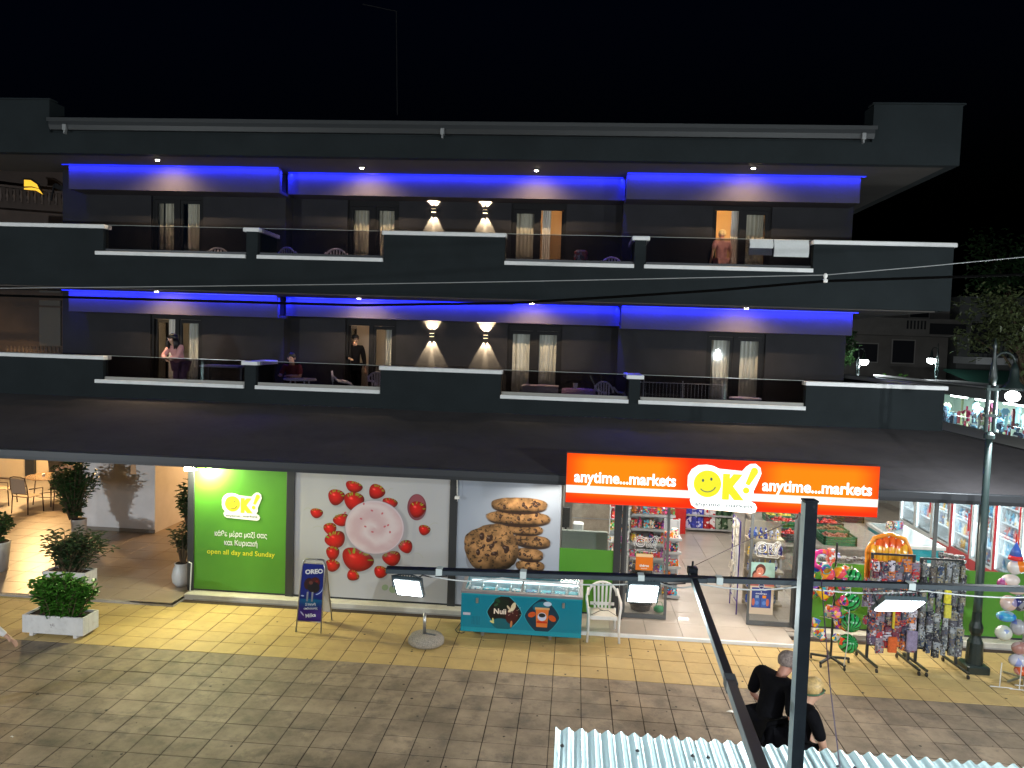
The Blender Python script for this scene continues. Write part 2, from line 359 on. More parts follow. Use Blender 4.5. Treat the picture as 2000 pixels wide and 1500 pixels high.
# roof fascia, wings, gutter
hp(B().box(XL, XR-.0, YF, YF+.2, 8.60, 9.04), 'roof_fascia')
hp(B().box(XL, -7.44, YF, YF+.2, 9.041, 9.73).box(-7.64, -7.44, YF+.2005, 5.7, 8.81, 9.73), 'roof_wing')
hp(B().bbox(XL, -7.40, YF-.03, YF+.24, 9.731, 9.77, .01), 'wing_cap')
hp(B().box(9.90, XR, YF, YF+.2, 9.041, 9.78).box(XR-.2, XR, YF+.2005, 12.4, 8.60, 9.78).box(9.90, 10.1, YF+.2005, 5.7, 8.81, 9.78), 'roof_wing')
hp(B().bbox(9.86, XR+.05, YF-.04, YF+.24, 9.781, 9.815, .01), 'wing_cap')
hp(B().box(-7.44, 9.9, YF+.10, YF+.2, 9.041, 9.24), 'roof_edge_board')
gut = B()
for x in (0,): gut.add([(-7.42,YF+.099,9.10),(-7.42,YF-.02,9.10),(-7.42,YF-.06,9.19),(-7.42,YF-.06,9.33),(-7.42,YF-.03,9.33),(-7.42,YF-.03,9.20),(-7.42,YF+.02,9.13),(-7.42,YF+.099,9.13)]+[(9.93,)+p for p in ((YF+.099,9.10),(YF-.02,9.10),(YF-.06,9.19),(YF-.06,9.33),(YF-.03,9.33),(YF-.03,9.20),(YF+.02,9.13),(YF+.099,9.13))], [(i,i+1,i+9,i+8) for i in range(7)]+[(7,0,8,15),(0,7,6,5,4,3,2,1),(8,9,10,11,12,13,14,15)])
gm = mat('grey_gutter_metal', (.026,.029,.031), .45, metal=.2)
hp(gut, 'gutter', gm)
hp(B().bbox(-7.46, 9.97, YF-.075, YF-.061, 9.27, 9.345, .003), 'gutter_lip', mat('gutter_lip_metal', (.05,.054,.056), .4, metal=.2))
for px in (130, 865, 1685):
    x = PY(px, 262, YF)[0]; hp(B().bbox(x-.04, x+.04, YF-.10, YF-.02, 9.07, 9.2, .006).box(x-.015, x+.015, YF-.09, YF-.003, 9.0, 9.07), 'gutter_bracket', mat('zinc', (.3,.31,.31), .45, metal=.4))
hp(B().add([(-7.4,YF+.3,9.05),(9.9,YF+.3,9.05),(9.9,12.4,9.05),(-7.4,12.4,9.05),(-3,8.6,9.8),(5.5,8.6,9.8)], [(0,1,5,4),(1,2,5),(2,3,4,5),(3,0,4)]), 'roof', mat('dark_roof_tile', (.02,.012,.01), .9))
# upper walls with door openings, drop bands, rooms, doors
DW = 1.30
DOORS = []   # x0, x1, wall y, floor z, key
for flo, zt in ((5.95, 8.12), (3.16, 5.26)):
    for (x0, x1), yw in (((-6.12,-4.82), 6.95), ((7.13,8.44), 6.95), ((-1.44,-.18), 7.40), ((2.52,3.82), 7.40)): DOORS.append((x0, x1, yw, flo, zt))
for flo, zt, ztop in ((5.951, 8.12, 8.599), (3.161, 5.26, 5.699)):
    for xa, xb, yw, ds in ((-8.35,-2.80,6.95,((-6.12,-4.82),)), (-2.80,5.12,7.40,((-1.44,-.18),(2.52,3.82))), (5.12,10.2,6.95,((7.13,8.44),))):
        b = B(); cur = xa
        for d0, d1 in ds: b.box(cur, d0, yw, yw+.2, flo, ztop); b.box(d0, d1, yw, yw+.2, zt, ztop); cur = d1
        b.box(cur, xb, yw, yw+.2, flo, ztop)
        hp(b, 'upper_wall', SLW)
    for xs, s in ((-2.80, 1), (5.12, -1)): hp(B().box(min(xs, xs-.2*s), max(xs, xs-.2*s), 7.151, 7.6, flo, ztop), 'return_wall', SLW)
    hp(B().box(-8.35, -8.15, 7.151, 12, flo, ztop), 'side_wall', SLW); hp(B().box(10.0, 10.2, 7.151, 12, flo, ztop), 'side_wall', SLW)
    zb = 8.03 if flo > 4 else 5.19
    BND = mat('drop_band_paint', (.055,.05,.055), .85, var=.08, scale=2, bump=.1, spec=.1)
    for xa, xb, ya, yb in ((-7.75,-2.70,6.30,6.948), (-2.698,5.13,6.80,7.398), (5.132,10.10,6.30,6.948)):
        zq = zb+(.06 if ya > 6.5 else 0); hp(B().box(xa, xb, ya, ya+.14, zq, ztop-.001).box(xa, xb, ya+.1405, yb, zq, zq+.06), 'drop_band', BND)
        if xa < -5 or xa > 5: hp(B().box(xa if xa < 0 else xb-.12, xa+.12 if xa < 0 else xb, ya+.1405, yb+.0, zb+.0601, ztop-.001), 'drop_band', BND)
ROOMM = [mat('warm_room_paint', (.62,.42,.22), .7), mat('room_white_paint', (.6,.56,.5), .7)]
FRM = mat('black_door_frame', (.006,.006,.007), .6, spec=.2)
def leaf_at(parent, x0, x1, y, z0, z1, open_=0):
    d = bpy.data.objects.new('door_leaf', None)
    b = B(); t = .065
    if not open_:
        b.box(x0, x0+t, y, y+.05, z0, z1).box(x1-t, x1, y, y+.05, z0, z1).box(x0+t, x1-t, y, y+.05, z1-.08, z1).box(x0+t, x1-t, y, y+.05, z0, z0+.1)
        o = b.build('door_leaf', FRM, parent); B().box(x0+t, x1-t, y+.02, y+.028, z0+.1, z1-.08).build('pane', GLS, o)
    else:
        xh = x0 if open_ < 0 else x1; w = x1-x0; y1 = y+.06; s = .05
        X0, X1 = (xh, xh+s) if open_ < 0 else (xh-s, xh)
        b.box(X0, X1, y1, y1+t, z0, z1).box(X0, X1, y1+w-t, y1+w, z0, z1).box(X0, X1, y1+t, y1+w-t, z1-.08, z1).box(X0, X1, y1+t, y1+w-t, z0, z0+.1)
        o = b.build('door_leaf', FRM, parent); B().box((X0+X1)/2-.004, (X0+X1)/2+.004, y1+t, y1+w-t, z0+.1, z1-.08).build('pane', GLS, o)
    return o
LIT = {}
DLAB = {}
for i, (x0, x1, yw, flo, zt) in enumerate(DOORS):
    y = yw+.06; xm = (x0+x1)/2
    fr = hp(B().box(x0+.001, x0+.06, y, y+.08, flo+.001, zt-.001).box(x1-.06, x1-.001, y, y+.08, flo+.001, zt-.001).box(x0+.06, x1-.06, y, y+.08, zt-.17, zt-.001).box(xm-.05, xm+.05, y-.01, y+.09, flo+.001, zt-.17), 'door_frame', FRM)
    hp(B().box(x0-.05, x1+.05, yw-.16, yw-.003, zt-.0, zt+.05), 'door_canopy', FRM)
    op = {1: -1, 3: 1, 4: -1, 6: -1}.get(i, 0)   # which leaf stands open
    a = leaf_at(H, x0+.06, xm-.05, y+.012, flo+.01, zt-.175, -1 if op == -1 else 0)
    c = leaf_at(H, xm+.05, x1-.06, y+.012, flo+.01, zt-.175, 1 if op == 1 else 0)
    rw = ROOMM[0] if i in (1, 3) else ROOMM[1]
    X0, X1, Y0, Y1, Z0, Z1 = x0-.9, x1+.9, yw+.21, yw+3.2, flo+.001, zt+.35
    if i in (2, 3, 6, 7): X0, X1 = max(X0, -2.5), min(X1, 4.9)
    if i in (2, 6): X1 = .85
    if i in (3, 7): X0 = 1.5
    hp(B().quad((X0,Y1,Z0),(X1,Y1,Z0),(X1,Y1,Z1),(X0,Y1,Z1)).quad((X0,Y0,Z0),(X0,Y1,Z0),(X0,Y1,Z1),(X0,Y0,Z1)).quad((X1,Y1,Z0),(X1,Y0,Z0),(X1,Y0,Z1),(X1,Y1,Z1)).quad((X0,Y0,Z1),(X0,Y1,Z1),(X1,Y1,Z1),(X1,Y0,Z1)), 'room_wall', rw)
def rm(i, p, col, dx=.2, dy=1.6):
    x0, x1, yw, flo, zt = DOORS[i]
    L_ = thing('room_lamp', LIT_LAB[i], 'ceiling lamp', (x0+dx+.5, yw+dy, zt+.28))
    B().lathe([(.16,0),(.14,-.05),(.05,-.08)], wl(L_), 14).build('lamp_shade', mat('lit_lamp_shade', (.9,.8,.6), .4, em=(1,.75,.4), es=4), L_)
    point('room_light', (x0+dx+.5, yw+dy, zt+.1), p, col, .08)
LIT_LAB = {1: 'warm ceiling lamp in the bright orange upper room on the right', 3: 'ceiling lamp in the upper room beside the wall lights', 4: 'ceiling lamp in the lower left room behind the leaning woman',
           6: 'ceiling lamp in the lower room where the dark clothed man stands', 0: '', 5: 'ceiling lamp in the lower right hotel room behind striped curtains'}
rm(1, 95, (1,.66,.30)); rm(3, 42, (1,.68,.38)); rm(4, 22, (1,.72,.45)); rm(6, 24, (1,.68,.44)); rm(5, 5, (1,.8,.6))
# curtains hanging behind the doors
CUR = mat('beige_curtain', (.66,.58,.46), .85, var=.05, scale=30)
CUP = mat('pale_curtain', (.68,.64,.57), .85)
def curtain(i, u0, u1, label, m=CUR, amp=.028, dy=.22, v=None):
    x0, x1, yw, flo, zt = DOORS[i]; v = v or (430 if flo > 4 else 660); Y = yw+dy
    a = PY(u0, v, Y)[0]; c = PY(u1, v, Y)[0]; n = max(4, int((c-a)/.085)); ph = R.uniform(0, 6)
    def fn(s, t): return (a+(c-a)*s, Y+amp*math.sin(ph+s*n*2*PI)*(1-.2*t)+.012*math.sin(ph*3+s*n*5.1), flo+.03+(zt-.1-flo)*t)
    o = B().sheet(fn, n*8, 4).build('curtain', m, smooth=True); return tag(o, label, 'curtain', 'curtains behind the balcony doors')
curtain(0, 313, 320, 'narrow curtain sliver, leftmost on the upper floor, left of the door')
curtain(0, 324, 356, 'beige curtain in the left leaf of the upper leftmost door')
curtain(0, 368, 401, 'beige curtain in the right leaf of the upper leftmost door')
curtain(2, 692, 728, 'beige curtain in the left leaf of the upper door left of the wall lights')
curtain(2, 742, 778, 'beige curtain in the right leaf of the upper door left of the wall lights')
curtain(3, 1008, 1046, 'grey beige curtain in the left leaf of the upper door right of the wall lights')
curtain(3, 1060, 1076, 'drawn back curtain beside the bright half of the upper door right of the wall lights', CUP)
curtain(1, 1428, 1443, 'drawn back curtain beside the open bright upper door with the woman in pink', CUP, .02)
curtain(1, 1452, 1494, 'grey beige curtain in the closed leaf of the upper rightmost door')
curtain(4, 331, 356, 'drawn back white curtain behind the leaning woman with black hair', CUP)
curtain(4, 369, 402, 'pale curtain in the right leaf of the lower leftmost door', CUP)
curtain(6, 754, 777, 'pale curtain at the right of the door where the dark clothed man stands', CUP)
curtain(7, 1000, 1041, 'pale beige curtain in the left leaf of the lower door right of the wall lights', CUP)
curtain(7, 1052, 1094, 'pale beige curtain in the right leaf of the lower door right of the wall lights', CUP)
curtain(5, 1394, 1428, 'pinkish beige curtain in the left leaf of the lower rightmost door', CUP)
curtain(5, 1435, 1482, 'pale striped curtain in the right leaf of the lower rightmost door', CUP)
# blue light strips on the soffits
BLU = mat('lit_blue_led_strip', (.02,.04,.3), .4, em=(.003,.010,.8), es=.7)
for fl, zt, e in (('upper', 8.598, 78), ('lower', 5.698, 88)):
    for nm, xa, xb, yb in (('leftmost', -7.9, -2.72, 6.30), ('middle', -2.68, 5.08, 6.80), ('rightmost', 5.14, 10.2, 6.30)):
        o = B().bbox(xa, xb, yb-.045, yb-.02, zt-.022, zt, .003).build('led_strip', BLU); tag(o, 'blue glowing light strip under the %s floor ceiling, %s section' % (fl, nm), 'light strip', 'blue light strips')
        area('led_light', ((xa+xb)/2, yb-.10, zt-.02), ((xa+xb)/2, yb+.16, zt-.3), e*(xb-xa)/5, xb-xa, .02, (.010,.02,1), 118)
for zt_ in (8.598, 5.698):
    area('led_light', (-2.60, 6.55, zt_-.03), (-2.75, 6.55, zt_-.4), 26, .5, .02, (.010,.02,1), 120).rotation_euler.z += 0
    area('led_light', (5.04, 6.55, zt_-.03), (5.2, 6.55, zt_-.4), 26, .5, .02, (.010,.02,1), 120)
# downlights
WARM = (1,.70,.42)
for fl, zt, pw, names in (('upper', 8.598, 300, None), ('lower', 5.698, 260, None)):
    for nm, x, y in (('leftmost', -5.22, 5.62), ('second from the left', -.75, 6.12), ('third from the left', 3.15, 6.12), ('rightmost', 7.69, 5.60)):
        o = thing('downlight', 'small warm round ceiling spotlight on the %s balcony soffit, %s' % (fl, nm), 'ceiling spotlight', (x, y, zt), 'ceiling spotlights over the balconies')
        B().lathe([(.062,0),(.062,-.02),(.05,-.025)], (x,y,zt), 14).build('rim', STEEL, o)
        B().lathe([(.042,-.0255),(.036,-.032)], (x,y,zt), 12).build('bulb', mat('lit_warm_bulb', (1,.9,.7), .4, em=(1,.78,.5), es=160), o)
        spot('downlight_beam', (x, y, zt-.04), (x, y+.55, zt-1), pw, WARM, 140, 1, .03)
# up and down wall lamps
for fl, z, zl, zh, pw in (('upper', 7.87, 7.37, 8.19, 1.0), ('lower', 4.915, 4.4, 5.19, .95)):
    for nm, x in (('left', .665 if fl == 'upper' else .70), ('right', 1.90 if fl == 'upper' else 2.0)):
        o = thing('wall_lamp', 'black box wall lamp throwing light up and down, %s one on the %s floor' % (nm, fl), 'wall lamp', (x, 7.36, z), 'up and down wall lamps')
        b = B().box(x-.07, x+.07, 7.31, 7.399, z-.035, z+.035); b.build('lamp_body', BLK, o)
        B().box(x-.05, x+.05, 7.33, 7.38, z+.0355, z+.04).box(x-.05, x+.05, 7.33, 7.38, z-.04, z-.0355).build('lamp_lens', mat('lit_lamp_lens', (1,.9,.7), .4, em=(1,.74,.42), es=7), o)
        for sg in (1, -1):
            spot('wall_lamp_beam', (x-.025, 7.36, z+sg*.045), (x-(.105 if sg > 0 else .085), 7.372, z+sg*.4), (900 if sg > 0 else 720), (1,.74,.42), (46 if sg > 0 else 38), .05, .003)
            spot('wall_lamp_beam', (x+.025, 7.36, z+sg*.045), (x+(.105 if sg > 0 else .085), 7.372, z+sg*.4), (900 if sg > 0 else 720), (1,.74,.42), (46 if sg > 0 else 38), .05, .003)
# ================================================================== CANOPY
CANM = mat('charcoal_canopy_sheet', (.066,.060,.063), .7, var=.2, scale=.8, bump=.15, bscale=7, spec=.35, dirt=((.03,.027,.026), 2.5, .5, .8, .6))
CO = thing('canopy', 'long charcoal canopy sloping out over the shop front and hotel patio', 'canopy', (2, 3, 2.6))
T0, T1 = 3.298, 2.66
b = B()
n = 24; xs = [-14+(11.6+14)*i/n for i in range(n+1)]
def cz(s, x): return T0+(T1-T0)*s-.02*math.sin(PI*s)*(1+.3*math.sin(x*2.1))
def cfn(s, t):
    x = -14+25.6*s; y = YF-.001-3.5*t; x2 = x+(3.5*t if s > .999 else 3.5*t*(s**40)); return (x2, y, cz(t, x))
b.sheet(cfn, 48, 10)
b.add([(11.6,YF-.001,T0),(15.1,1.7,T1),(15.1,12,T1),(11.6,12,T0)], [(0,1,2,3)])
b.build('roof_sheet', CANM, CO)
B().box(-14, 15.1, 1.70, 5.19, T1-.16, T1-.14).build('ceiling_panel', mat('canopy_underside', (.3,.28,.25), .8), CO)
B().bbox(-14, 15.16, 1.60, 1.70, T1-.10, T1+.01, .012).build('edge_beam', mat('canopy_edge_metal', (.045,.049,.056), .45, metal=.2), CO)
B().bbox(-14, 15.13, 1.64, 1.70, T1-.165, T1-.101, .005).build('edge_beam', ALU, CO)
B().box(15.0, 15.1, 1.70, 12, T1-.16, T1-.002).build('edge_beam', ALU, CO)
# ================================================================== SHOP FRONT
GRN = mat('green_window_film', (.07,.25,.020), .45, var=.03, scale=3)
YW = 2.40
S = thing('shop_facade', 'glazed market shop front under the canopy with printed window films', 'shop front', (4, 2.4, 0))
def sp(b, name, m, par=S, **k): return b.build(name, m, par, **k)
sp(B().bbox(-2.72, 4.30, 2.16, 2.36, -.01, .10, .012).box(-2.70, 5.02, 2.361, 2.5, .021, .10), 'plinth', mat('pale_plinth_stone', (.55,.52,.45), .6, var=.08, scale=4, dirt=((.2,.17,.12), 3, .5, .8, .4)))
sp(B().bbox(8.36, 15.0, 2.16, 2.36, -.01, .10, .012).box(8.30, 15.0, 2.361, 2.5, .021, .10), 'plinth', MC['pale_plinth_stone'])
for x0, x1 in ((-2.76,-2.64), (-.92,-.77), (2.04,2.18), (4.94,5.06), (5.075,5.13), (8.06,8.20), (8.215,8.34), (11.02,11.12), (14.88,15.0)):
    sp(B().bbox(x0, x1, 2.34, 2.48, .02 if 5 < x0 < 8.3 else .101, 2.497, .006), 'post', ALU)
for x0, x1 in ((-2.64,-.92), (-.77,2.04), (2.18,4.94), (8.34,11.02), (11.12,14.88)):
    sp(B().box(x0, x1, 2.38, 2.44, .101, .135), 'rail', ALU); sp(B().box(x0, x1, 2.38, 2.44, 2.44, 2.497), 'rail', ALU)
sp(B().box(5.13, 8.06, 2.40, 2.52, 2.30, 2.497), 'door_header', ALU)
# full height films: green, strawberry, biscuit; lower green films
def shade(c, k): return (c[0]*k, c[1]*k, c[2]*k)
def cnv(w_, h_, c): a = np.empty((h_, w_, 3), np.float32); a[:] = c; yy, xx = np.mgrid[0:h_, 0:w_].astype(np.float32); return a, xx, yy
rs = np.random.RandomState(3)
def vnoise(w_, h_, cell, oct_=4):
    out = np.zeros((h_, w_), np.float32); amp = 1; tot = 0
    for o in range(oct_):
        c = max(2, cell >> o); g = rs.rand(h_//c+3, w_//c+3).astype(np.float32)
        ys = np.arange(h_)/c; xs_ = np.arange(w_)/c; y0 = ys.astype(int); x0 = xs_.astype(int); fy = (ys-y0)[:,None]; fx = (xs_-x0)[None,:]
        fy = fy*fy*(3-2*fy); fx = fx*fx*(3-2*fx)
        v = (g[y0][:,x0]*(1-fx)+g[y0][:,x0+1]*fx)*(1-fy)+(g[y0+1][:,x0]*(1-fx)+g[y0+1][:,x0+1]*fx)*fy
        out += v*amp; tot += amp; amp *= .5
    return out/tot
def over(a, m, c): m = np.clip(m, 0, 1)[..., None]; a[:] = a*(1-m)+np.asarray(c, np.float32)*m
def ell(xx, yy, cx, cy_, rx, ry, rot=0, soft=1.5):
    dx, dy = xx-cx, yy-cy_; c, s = math.cos(rot), math.sin(rot); u = (dx*c+dy*s)/rx; v = (-dx*s+dy*c)/ry
    d = np.sqrt(u*u+v*v); return np.clip((1-d)*min(rx, ry)/soft, 0, 1), d, u, v
def strawberry_print():
    W, Hh = 904, 816; a, xx, yy = cnv(W, Hh, (.68,.68,.69)); a -= (vnoise(W, Hh, 256, 2)[..., None]-.5)*.06
    k = .8; T = lambda x, y: ((x-805)*k, (y-165)*k)
    bx, by = T(1395, 610)
    def shadow(cx, cy_, rx, ry): m, d, _, _ = ell(xx, yy, cx+8, cy_+10, rx*1.12, ry*1.12, 0, 14); over(a, m*.35, (.45,.44,.47))
    berries = [(1235,295,62,45,.3),(1107,385,60,65,.2),(1400,325,58,60,.6),(1500,410,55,42,.2),(965,520,46,40,.1),(1150,565,60,50,-.4),(1068,640,47,50,-.2),
               (1110,725,76,66,-.5),(1090,835,48,58,0),(1090,935,52,50,.2),(1238,410,72,74,.1),(1270,880,116,92,.35),(1240,1005,46,44,.8),(1445,965,50,50,.3),(1525,850,66,60,-.3),(1625,750,50,54,-.4),(1755,610,42,42,.2)]
    def berry(x, y, rx, ry, rot):
        cx, cy_ = T(x, y); rx *= k; ry *= k; shadow(cx, cy_, rx, ry)
        taper = 1
        m, d, u, v = ell(xx, yy, cx, cy_, rx, ry, rot)
        w_ = 1+.28*np.clip(v, -1, 1); m = np.clip((1-np.sqrt((u*w_)**2+v*v))*rx/1.5, 0, 1)
        sh = np.clip(1-.45*d**2-.25*(u*.6+v*.5), .25, 1.1)[..., None]
        col = np.array([.80,.10,.10])*sh; seeds = (np.sin(u*rx*.75+np.floor(v*ry*.12)*1.6)*np.sin(v*ry*.75) > .82)
        col = np.where(seeds[..., None], col*.5+np.array([.38,.26,.1]), col); hl, _, _, _ = ell(xx, yy, cx-rx*.3, cy_-ry*.35, rx*.3, ry*.22, .4, rx*.3); col = col+hl[..., None]*.35
        a[:] = a*(1-m[..., None])+col*m[..., None]
        for q in range(7):
            an = rot-PI/2+(q-3)*.30+rs.randn()*.12; lx, ly = cx+math.cos(an)*rx*.86, cy_+math.sin(an)*ry*.86
            mm, _, _, _ = ell(xx, yy, lx, ly, rx*.24, ry*.085, an+rs.rand()*.5); over(a, mm*.9, (.42+.2*rs.rand(),.52+.15*rs.rand(),.18))
    for bb in berries[:5]: berry(*bb)
    sx, sy = T(1697, 430); m, _, _, _ = ell(xx, yy, *T(1680, 700), 16*k, 190*k, .03); over(a, m*.9, (.66,.66,.68)); m, d, u, v = ell(xx, yy, sx, sy, 70*k, 106*k); over(a, m, (.48,.24,.28)); m, d, u, v = ell(xx, yy, sx, sy-10, 56*k, 88*k); over(a, m*.6, (.60,.33,.36))
    berry(1700, 450, 58, 66, .2)
    for bb in berries[5:]: berry(*bb)
    shadow(bx, by, 218*k, 218*k)
    m, d, u, v = ell(xx, yy, bx, by, 218*k, 218*k); over(a, m, (.62,.58,.62)); m, _, _, _ = ell(xx, yy, bx-2, by-3, 214*k, 213*k); over(a, m, (.78,.72,.75)); m, d, u, v = ell(xx, yy, bx, by, 203*k, 203*k)
    sw = np.sin(d*9+np.arctan2(v, u)*1.0+vnoise(W, Hh, 80)*4)*.5+.5; col = np.stack([.76+.05*sw, .65+.10*sw, .67+.09*sw], -1); a[:] = a*(1-m[..., None])+col*m[..., None]
    for q in range(10): x, y = bx+rs.randn()*80*k, by+rs.randn()*80*k; m, _, _, _ = ell(xx, yy, x, y, 9, 6, rs.rand()*3); over(a, m*.8, (.72,.30,.34))
    for x, y, r in ((1480,1085,24),(1540,1095,30)): m, _, _, _ = ell(xx, yy, *T(x, y), r*k, r*1.1*k, .6); over(a, m*.8, (.52,.62,.48))
    berry(1560, 985, 46, 44, .2) if False else None
    for x0, y0, x1, y1 in ((1045,330,1110,300),(1125,200,1165,285),(1480,330,1520,295),(870,500,930,495),(940,640,1015,640),(1780,590,1850,550),(1690,800,1750,830)):
        for t in np.linspace(0, 1, 26): px, py = T(x0+(x1-x0)*t, y0+(y1-y0)*t-18*math.sin(PI*t)); m, _, _, _ = ell(xx, yy, px, py, 2.2, 2.2); over(a, m, (.66,.67,.60))
    return a
def cookie_print():
    W, Hh = 700, 960; a, xx, yy = cnv(W, Hh, (.61,.64,.69)); a[:] = a+(yy/Hh*.05-.02)[..., None]-(vnoise(W, Hh, 256, 2)[..., None]-.5)*.05
    k = W/706.; T = lambda x, y: ((x-132)*k, (y-205)*k)
    n1 = vnoise(W, Hh, 40, 5); n2 = vnoise(W, Hh, 14, 3)
    def cookie(x, y, rx, ry, rot, seed):
        cx, cy_ = T(x, y); wob = 1+.10*(vnoise(W, Hh, 60, 2)-.5)
        m, d, u, v = ell(xx, yy, cx+3, cy_+ry*k*.42, rx*k*.98, ry*k*.95, rot, 5); over(a, m*(.9 if ry < 100 else .2), (.16,.10,.08)); m, d, u, v = ell(xx, yy, cx+14, cy_, rx*k, ry*k, rot, 16); over(a, m*.55, (.20,.13,.10))
        m, d, u, v = ell(xx, yy, cx, cy_, rx*k, ry*k, rot); pw = 2.6; dd = (np.abs(u)**pw+np.abs(v)**pw)**(1/pw)*wob; m = np.clip((1-dd)*ry*k/2, 0, 1)
        sh = np.clip(1.0-.6*np.clip(v, 0, 1)**2-.3*dd**4, .25, 1.1); tex = .66+.7*(n1-.3)
        col = np.stack([.80*sh*tex, .59*sh*tex, .38*sh*tex], -1); crack = (n2 > .66); col = np.where(crack[..., None], col*.55, col)
        a[:] = a*(1-m[..., None])+col*m[..., None]
        q = np.random.RandomState(seed)
        for _ in range(int(3+rx*ry/2600)):
            an, rr = q.rand()*6.28, q.rand()**.5*.8; mx_, my_ = cx+math.cos(an)*rx*k*rr, cy_+math.sin(an)*ry*k*rr; r = min(6+q.rand()*20, ry*.26)*k
            m2, _, _, _ = ell(xx, yy, mx_, my_, r*1.4, r*.8, q.rand()*3); over(a, m2*m*.9, (.20,.12,.09)); m2, _, _, _ = ell(xx, yy, mx_-r*.3, my_-r*.25, r*.5, r*.3, .3); over(a, m2*m*.6, (.55,.50,.48))
    for i, c in enumerate(((640,850,100,42,0),(632,765,100,46,.05),(645,665,134,46,.08),(590,582,134,38,.02),(550,498,224,52,.0),(552,400,196,54,-.02),(372,738,184,176,-.3))): cookie(*c, i+4)
    return a
def panel(name, x0, x1, z0, z1, arr, label=None, y=2.372, rough=.35):
    o = B().quad((x0,y,z0),(x1,y,z0),(x1,y,z1),(x0,y,z1)).box(x0, x1, y+.001, y+.006, z0, z1).build(name, img_mat(name, arr, rough), S, uvxz=(x0, x1, z0, z1))
    if label: o['label'] = label
    return o
gf = sp(B().box(-2.64, -.92, 2.37, 2.378, .135, 2.44), 'window_film', GRN); gf['label'] = 'green window film with yellow logo and white lettering'
panel('strawberry_film', -.77, 2.04, .135, 2.44, strawberry_print(), 'pale window film printed with strawberries and a bowl of pink yoghurt')
panel('biscuit_film', 2.18, 4.00, .135, 2.44, cookie_print(), 'pale window film printed with a stack of chocolate chip biscuits')
g2 = sp(B().box(4.003, 4.94, 2.37, 2.378, .135, 1.25), 'window_film', GRN); g2['label'] = 'low plain green film beside the biscuit print'
g3 = sp(B().box(8.34, 11.02, 2.37, 2.378, .135, 1.24).box(11.12, 14.88, 2.37, 2.378, .135, 1.24), 'window_film', GRN); g3['label'] = 'low green film behind the toy racks'
for x0, x1 in ((4.003,4.94), (8.34,11.02), (11.12,14.88)): sp(B().box(x0, x1, 2.40, 2.412, 1.0 if x0 < 8 else 1.0, 2.44), 'pane', GLS)
sp(B().bbox(10.28, 10.34, 2.39, 2.43, .135, 2.44, .004), 'post', ALM)
# glass doors
for x0, x1, lab in ((5.13,5.90,'left'), (7.28,8.06,'right')):
    d = sp(B().box(x0, x0+.045, 2.44, 2.48, .06, 2.29).box(x1-.045, x1, 2.44, 2.48, .06, 2.29).box(x0+.045, x1-.045, 2.44, 2.48, .06, .13).box(x0+.045, x1-.045, 2.44, 2.48, 2.24, 2.29), 'glass_door', ALM)
    B().box(x0+.045, x1-.045, 2.455, 2.465, .13, 2.24).build('pane', GLS, d)
# ---- the logo: white cloud, smiling O, K, exclamation mark
LOGO = [(790,290),(790,230),(812,188),(850,162),(900,156),(940,162),(978,178),(1118,186),(1140,158),(1165,140),(1195,137),(1222,158),(1230,195),(1210,250),(1188,305),(1190,340),(1172,368),(1203,385),(1214,408),(1204,434),(1180,443),(845,427),(818,410),(808,380),(824,356),(800,330)]
def lg(x, y, c, s): return (c[0]+(x-1010)/440*s, c[2]-(y-290)/440*s)
def disc(b, cx, cz_, y, r, n=28, mi=0, rz=1.): b.add([(cx,y,cz_)]+[(cx+r*math.cos(2*PI*k/n),y,cz_+r*rz*math.sin(2*PI*k/n)) for k in range(n)], [(0,1+k,1+(k+1) % n) for k in range(n)], mi)
def logo(parent, c, s, mw, my, md, sub='anytime...markets', y_=None, th=.02):
    y = c[1]
    poly = [lg(px, py, c, s) for px, py in LOGO][::-1]
    bk = B().prism(poly, y-th, y).build('logo_board', mw, parent)
    b = B(); f = y-th-.002
    cx, cz_ = lg(908, 272, c, s); r = 84/440*s; disc(b, cx, cz_, f, r)
    put_text(b, 'K', (*[lg(1066, 285, c, s)[0], f], lg(0, 285, c, s)[1]), 162/440*s, 134/440*s, bold=.10)
    ex = [(1207,172),(1166,176),(1136,262),(1160,272),(1210,190)]; b.add([(lg(px, py, c, s)[0], f, lg(px, py, c, s)[1]) for px, py in ex], [(0,1,2,3,4)])
    disc(b, *lg(1187, 180, c, s), f-.0003, 22/440*s, 16); disc(b, *lg(1143, 302, c, s), f, 20/440*s, 16)
    b.build('logo_lettering', my, parent)
    b = B(); f2 = f-.002
    for ex_, ey in ((880,252),(930,242)): disc(b, *lg(ex_, ey, c, s), f2, 7/440*s, 10, rz=1.4)
    arc = [lg(908+52*math.cos(math.radians(a)), 272+50*math.sin(math.radians(a)), c, s) for a in range(20, 150, 10)]
    b.tube([(x, f2, z) for x, z in arc], 3/440*s, 5)
    if sub: put_text(b, sub, (lg(1012, 0, c, s)[0], f2, lg(0, 403, c, s)[1]), 32/440*s, 350/440*s, bold=.012)
    b.build('logo_small_lettering', md, parent); return bk
YEL = mat('yellow_logo_print', (.80,.62,.02), .5); GRY = mat('grey_print', (.04,.08,.05), .5); WPR = mat('white_print', (.8,.8,.8), .45)
c = PY(472, 988, 2.36); logo(S, (c[0], 2.368, c[2]), .74, WPR, YEL, GRY, th=.008)
b = B()
for s_, u, v, h, wd in (('κάθε μέρα μαζί σας', 470, 1045, .10, 0), ('και Κυριακή', 470, 1060, .10, 0)):
    pass
l1 = PY(470, 1045, 2.36); l2 = PY(470, 1061, 2.36); l3 = PY(470, 1080, 2.36)
put_text(b, 'κάθε μέρα μαζί σας', (l1[0], 2.366, l1[2]+.0), .135, .98, bold=.012)
put_text(b, 'και Κυριακή', (l2[0], 2.3655, l2[2]-.01), .135, .62, bold=.012)
